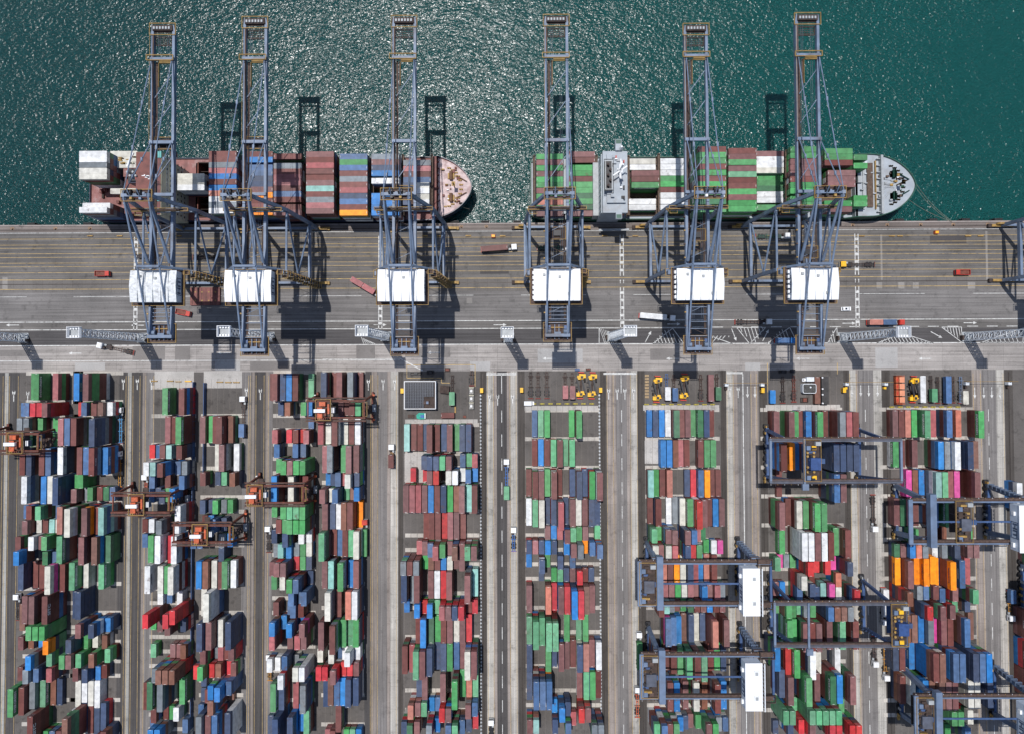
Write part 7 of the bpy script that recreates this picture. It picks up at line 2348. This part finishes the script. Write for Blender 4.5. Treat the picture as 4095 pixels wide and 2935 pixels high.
# yellow twin-machine carriers: two yellow tractors joined by black booms
def carrier(px, py, label):
    t = thing('reach_stacker', label, 'reach stacker', p2w(px, py), D(-3), 'yellow reach stackers parked in the service yards'); t.scale = (.88, .92, .9)
    for sy in (-1, 1):
        y = sy*4.2
        m = MB(); m.box(-2.2, 1.0, y-1.3, y+.6, 1.0, 2.6, YBR); m.box(-1.2, 2.2, y-.4, y+1.5, 1.0, 2.4, YBR); m.build('body', None, t)
        m = MB(); m.box(-.7, 1.0, y-.9, y+.8, 2.6, 3.6, YBR); m.box(-.5, .8, y-.7, y+.6, 3.6, 3.7, BLK); m.build('cab', None, t)
        for sx in (-1, 1):
            m = MB(); m.tube((sx*2.0-.35, y-sy*1.8, .8), (sx*2.0+.35, y-sy*1.8, .8), .8, 14); m.build('wheel', TYRE, t)
    for dx in (-1.3, 1.3):
        m = MB(); m.beam((dx-1.1, 3.6, 3.0), (dx+.9, -3.6, 3.2), .8, .8, BLK); m.build('boom', None, t)
    m = MB(); m.box(-1.6, 1.4, 6.2, 6.7, .6, 1.8, REDP); m.box(-1.6, 1.6, -6.7, -6.2, .4, 1.2, REDP); m.box(-.5, .5, -2.6, 2.6, .8, 1.4, DKBR); m.box(-2.8, -1.6, -1, -.4, .6, 1, BLK); m.box(-3, -1.6, 1.2, 1.8, .6, 1, BLK); m.build('frame', None, t)
for px, py, l_ in ((2322, 1540, 'yellow reach stacker, left of the pair above the fifth block'), (2367, 1541, 'yellow reach stacker, right of the pair above the fifth block'), (2626, 1555, 'yellow reach stacker left of the white short container'),
                   (2733, 1547, 'yellow reach stacker right of the blue short container'), (3647, 1556, 'yellow reach stacker beside the coral tank frames')): carrier(px, py, l_)
# tank container, coral frames, kiosks, sheds
t = thing('storage_tank', 'black-topped rounded tank with pale rim in the seventh service yard', 'tank', p2w(3227, 1552))
m = MB(); R_ = lambda w, h, r: [(sx*(w-r)+r*math.cos(a), sy*(h-r)+r*math.sin(a)) for sx, sy, a0 in ((1, 1, 0), (-1, 1, 1.57), (-1, -1, 3.14), (1, -1, 4.71)) for a in (a0, a0+.5, a0+1.05, a0+1.57)]
m.prism(R_(3.1, 2.2, .8), .1, 3.0, LGT); m.prism(R_(2.85, 1.95, .7), 3.0, 3.05, mat('tank_top', (.06, .06, .058), .7, var=.5, scale=1.5, dirt=(.25, .25, .24))); m.build('tank_body', None, t)
m = MB(); m.tube((.3, .6, 3.05), (.3, .6, 3.5), .4, 10); m.box(-1, 2.4, 3.2, 5.2, .1, 2.4); m.build('tank_hatch', LGT, t)
t = thing('tank_frame_rack', 'coral rack of four cube frames at the eighth block end', 'rack', p2w(3590, 1556))
COR = mat('coral_paint', (.68, .27, .15), .5, var=.1)
for k in range(4):
    m = MB(); y = 4.5-k*3.05; m.box(-.6, 1.7, y-1.25, y+1.25, .6, 2.8, COR); m.build('cube', None, t)
    m = MB(); m.box(-2, -.8, y-1.3, y+1.3, .4, 2.4, ORG); m.box(-1.6, -1.1, y-.6, y+.6, 2.4, 2.6, REDP); m.build('side_frame', None, t)
m = MB(); m.box(-2.1, 1.8, -6.6, -6.3, .3, 2.9); m.box(-2.1, 1.8, 6.1, 6.3, .3, 2.9); m.build('end_frame', ORG, t)
p = p2w(3300, 1560, 3); t = thing('dark_shed', 'long dark shed roof dotted with white lamps, seventh service yard', 'shed', (p.x, p.y, 0))
m = MB(); m.box(-1.5, 1.5, -6.2, 6.2, .05, 2.9, BLK); m.box(-1.6, 1.6, -6.3, 6.3, 2.9, 3.0, mat('dark_roof', (.045, .042, .042), .7)); m.build('body', None, t)
for yy in (-5.8, -1.9, .7, 5.8):
    m = MB(); m.tube((-1.4, yy, 3.0), (-1.4, yy, 3.7), .35, 10); m.build('roof_lamp', WHT, t)
for yy in (-5.8, -2.4, .9, 4.8, 5.9):
    pass
for k, (px, py) in enumerate(((1608, 1562), (1926, 1560), (2086, 1559), (2402, 1559), (3051, 1560), (3377, 1559))):
    p = p2w(px, py, 2.5); t = thing('kiosk', f'small yellow kiosk at a block corner, {ORD[k+1]} from the left', 'kiosk', (p.x, p.y, 0), group='yellow kiosks at the block corners')
    m = MB(); m.box(-.6, .6, -1, 1, .05, 2.5, YBR); m.box(-.7, .7, -1.1, 1.1, 2.5, 2.65, YBR); m.build('cabin', None, t)
    m = MB(); m.box(-.63, -.6, -.7, .7, 1.2, 2.1); m.box(-.4, .4, -1.03, -1, 1.2, 2.1); m.build('window', GLASS, t)
# gate barriers over the aisles
for k, (xa_, xb_, py) in enumerate(((2895, 3075, 1531), (3380, 3573, 1528), (3865, 4072, 1525))):
    a = p2w(xa_, py, 5); c2 = p2w(xb_, py, 5); t = thing('gate_gantry', f'thin yellow pipe gantry over the aisle, {("left", "middle", "right")[k]} one', 'gantry', ((a.x+c2.x)/2, a.y, 0)); w = (c2.x-a.x)/2
    m = MB(); m.tube((-w, 0, 5), (w, 0, 5.0), .08, 8, YEL); m.tube((-w, -1.3, 5), (w, -1.3, 5.0), .04, 5, BLK); m.build('pipe', None, t)
    for s_ in (-1, 1):
        m = MB(); m.box(s_*(w-2)-.12, s_*(w-2)+.12, -.12, .12, 0, 5, YEL); m.box(s_*(w-2)-.8, s_*(w-2)+.8, -1.6, -.3, .05, 2.6, LGT); m.box(s_*(w-2)-.5, s_*(w-2)+.5, -3.2, -2.2, .05, 1.6, YBR if k == 1 else DKBR); m.build('gate_post', None, t)
# solar building
p = p2w(1616, 1635, 4.2); q = p2w(1743, 1523, 4.2); t = thing('solar_building', 'low building with an L-shaped field of dark solar panels', 'building', ((p.x+q.x)/2, (p.y+q.y)/2, 0))
w, d = (q.x-p.x)/2, (q.y-p.y)/2
m = MB(); m.box(-w, w, -d, d, .05, 4, WALL); m.box(-w, w, -d, d, 4, 4.1, DKBR)
for (a0, a1, b0, b1) in ((-w, w, d-.3, d), (-w, w, -d, -d+.3), (-w, -w+.3, -d+.3, d-.3), (w-.3, w, -d+.3, d-.3)): m.box(a0, a1, b0, b1, 4.1, 4.6, WHT)
m.box(1.8, 4.4, -d+2.2, -d+3.8, 4.1, 5.2, BROWN); m.box(3, 4, -d+2.4, -d+3.6, 5.2, 5.5, GBLUE); m.build('building_shell', None, t)
SP = mat('solar_cell', (.010, .014, .028), .25, var=.2, spec=.5); FR = mat('panel_frame', (.16, .19, .22), .4)
for i in range(12):
    for j in range(9):
        if j >= 5 and i >= 8: continue
        if j*12+i > 400: continue
        m = MB(); x = -w+.35+i*(2*w-1.2)/12; y = d-.5-j*(2*d-1.0)/9; pw, ph = (2*w-1.2)/12-.09, (2*d-1.0)/9-.1
        m.box(x, x+pw, y-ph, y, 4.65, 4.7, SP); m.box(x+pw/2-.02, x+pw/2+.02, y-ph, y, 4.7, 4.705, FR); m.box(x-.045, x+pw+.045, y-ph-.05, y-ph, 4.62, 4.69, FR); m.build('solar_panel', None, t)
# yard clutter
p = p2w(1685, 1661); t = thing('tarpaulin_heap', 'teal tarpaulin over goods below the solar building', 'tarpaulin', p)
TL = mat('teal_tarpaulin', (.02, .33, .24), .6, var=.25, scale=1.2)
m = MB(); m.prism([(-2, -1.1), (-.6, -1.6), (1.9, -1.4), (2.1, 1.3), (-1, 1.4), (-2.2, .4)], .05, 1.3, TL); m.prism([(-.8, -.8), (1.1, -.9), (1.2, .8), (-.6, .9)], 1.3, 1.9, TL); m.box(-.2, 1.4, -.8, .5, 1.9, 1.95, MBL); m.box(1.7, 2.1, -1.2, 1.2, 1.3, 1.5, WHT); m.build('cover', None, t)
for k, (px, py, l_) in enumerate(((1886, 1562, 'upper'), (1886, 1592, 'middle'), (1886, 1622, 'lower'))):
    t = thing('generator_set', f'grey generator set in the column beside the aisle, {l_} of three', 'generator', p2w(px, py), group='generator sets')
    m = MB(); m.box(-1.3, 1.3, -1.7, 1.7, .1, .5, BLK); m.box(-1.0, 1.0, -1.4, 1.3, .5, 1.6, mat('genset_grey', (.25, .24, .22), .6, var=.5, scale=2)); m.box(-.5, .4, -.5, .5, 1.6, 2.0, WHT); m.box(-1.1, 1.1, 1.4, 1.7, .5, 1.9, CREAM); m.tube((.6, .8, 1.6), (.6, .8, 2.2), .15, 8, BLK); m.build('machine', None, t)
p = p2w(1778, 1557, 2); t = thing('dark_shed', 'dark rust-brown slatted shed right of the solar building', 'shed', (p.x, p.y, 0), D(-5))
m = MB(); m.box(-2.1, 2.1, -1.7, 1.7, .05, 2.2, DKBR)
for k in range(7): m.box(-2+k*.6, -1.9+k*.6, -1.7, 1.7, 2.2, 2.3, BROWN)
m.build('body', None, t)
p = p2w(2115, 1611); t = thing('van', 'white van parked at the top corner of the fifth block', 'van', p, D(0))
m = MB(); m.box(-2.2, 1.2, -.95, .95, .4, 2.2, WHT); m.prism([(1.2, -.95), (2.4, -.8), (2.4, .8), (1.2, .95)], .4, 1.3, WHT); m.box(1.2, 1.5, -.85, .85, 1.3, 2.0, GLASS); m.build('body', None, t)
for x in (-1.4, 1.6):
    for s_ in (-1, 1): m = MB(); m.tube((x, s_*.75, .35), (x, s_*.97, .35), .35, 12); m.build('wheel', TYRE, t)
CH = mat('hazard_yellow', (.55, .45, .04), .6, var=.3, scale=2)
for x0_, x1_, py, wh in ((2135, 2375, 1613, 'fifth'), (2585, 2850, 1616, 'sixth'), (3565, 3830, 1626, 'eighth')):
    px = x0_; k = 0
    while px < x1_:
        p = p2w(px, py); m = MB(); m.box(p.x-1.0, p.x+1.0, p.y-.3, p.y+.3, .02, .55, CH)
        for j in range(3): m.box(p.x-.8+j*.65, p.x-.55+j*.65, p.y-.31, p.y+.31, .03, .56, BLK)
        k += 1; tag(m.build('hazard_barrier', None), f'yellow-black barrier block, {ORD[k]} from the left in the {wh} block row', 'barrier', 'yellow-black barrier blocks'); px += 33
k = 0
for (px, y0_, y1_) in ((2586, 1502, 1590),):
    for j in range(8):
        p = p2w(px, y0_+j*12); m = MB(); m.box(p.x-.9, p.x+.9, p.y-.5, p.y+.5, .02, .6, mat('striped_tan', (.35, .25, .14), .7, var=.4, scale=3)); k += 1
        tag(m.build('hazard_barrier', None), f'tan striped block in the column left of the yellow stacker, {ORD[k]} from the top', 'barrier', 'tan striped blocks')
for px, py, sx_, sy_, mm, l_, c_ in ((618, 1523, 25, 4, YEL, 'ochre spreader beam lying on the pale pad, first of the left four', 'beam'), (682, 1523, 26, 4, YEL, 'ochre spreader beam lying on the pale pad, second of the left four', 'beam'),
        (714, 1525, 24, 3, YEL, 'ochre spreader beam lying on the pale pad, third of the left four', 'beam'), (754, 1524, 26, 4, YBR, 'bright yellow beam at the right end of the left pad', 'beam'),
        (880, 1527, 26, 4, YEL, 'ochre beam, first of three on the right pad', 'beam'), (914, 1528, 26, 4, YEL, 'ochre beam, second of three on the right pad', 'beam'), (946, 1528, 26, 4, YEL, 'ochre beam, third of three on the right pad', 'beam'),
        (1821, 1637, 6, 24, YEL, 'yellow upright beam above the maroon crosswise container', 'beam'), (1644, 1663, 24, 12, BROWN, 'pallets of small goods below the solar building', 'pallets'), (1858, 1665, 12, 9, RUSTR, 'small rusty bin below the generator sets', 'bin')):
    p = p2w(px, py); m = MB(); w, d = sx_/17.3, sy_/17.3; m.box(p.x-w, p.x+w, p.y-d, p.y+d, .05, .6, mm); m.box(p.x-w*.9, p.x-w*.7, p.y-d*1.1, p.y+d*1.1, .6, .75, mm); m.box(p.x+w*.7, p.x+w*.9, p.y-d*1.1, p.y+d*1.1, .6, .75, mm)
    tag(m.build('steel_beam' if c_ == 'beam' else 'goods_pile' if c_ == 'pallets' else 'scrap_bin', None), l_, c_)
# tall barriers beside the second block (dark blue fences)
for px, y0_, y1_, l_ in ((769, 1523, 2935, 'long navy fence along the right side of the second block'), (812, 1527, 1900, 'navy fence along the left side of the third block')):
    x = xs(px+12); m = MB(); ya_, yb_ = ys(y1_), ys(y0_); m.box(x-.08, x+.08, ya_, yb_, .02, 2.6, NAVY); yy = yb_
    while yy > ya_: m.box(x-.2, x+.2, yy-.1, yy+.1, .02, 2.8, NAVY); yy -= 3
    m.box(x-.15, x+.15, ya_, yb_, 2.6, 2.75, NAVY); tag(m.build('fence', None), l_, 'fence')
for px, l_ in ((2396, 'pale wire fence left of the sixth aisle'), (1922, 'pale wire fence right of the solar building block')):
    x = xs(px); m = MB(); m.box(x-.05, x+.05, -235, ys(1580), .02, 1.2, GRY); yy = ys(1580)
    while yy > -235: m.box(x-.3, x+.3, yy-.35, yy+.35, .02, .4, LGT); yy -= 1.6
    tag(m.build('fence', None), l_, 'fence')

for px, py, w, d, mm, l_ in ((1664, 1493, 5.4, 1.3, BLK, 'black spreader lying on white hatching above the solar building'), (1722, 1489, 3.2, 1.9, BLK, 'black machine block above the right end of the solar building'),
        (1790, 1478, 2.4, 1.6, DKBR, 'dark crate above the shed beside the solar building'), (3128, 1486, 3.4, 1.4, BLK, 'black frame at the top of the seventh service yard, left'),
        (3168, 1484, 2.2, 1.6, BLK, 'black frame at the top of the seventh service yard, right'), (3218, 1518, 2.8, 1.4, WHT, 'white pump unit above the rounded tank'),
        (3215, 1598, 3.4, 2.2, DKBR, 'scrap heap of green and black parts below the rounded tank'), (2308, 1478, 2.2, 1.2, NAVY, 'dark blue frame above the left pair stacker'), (2352, 1477, 2.2, 1.2, DKBR, 'dark frame above the right pair stacker')):
    p = p2w(px, py); t = thing('spreader_frame' if mm in (BLK, NAVY, DKBR) else 'pump_unit', l_, 'spreader' if mm in (BLK, NAVY, DKBR) else 'pump', p)
    m = MB(); m.box(-w/2, w/2, -d/2, -d/2+.3, .1, .9); m.box(-w/2, w/2, d/2-.3, d/2, .1, .9); m.box(-w/2, -w/2+.3, -d/2+.3, d/2-.3, .1, .88); m.box(w/2-.3, w/2, -d/2+.3, d/2-.3, .1, .88); m.build('frame', mm, t)
    m = MB(); m.box(-.8, .8, -d/2+.31, d/2-.31, .2, 1.3); m.build('head_block', mm if mm != DKBR else RUSTR, t)
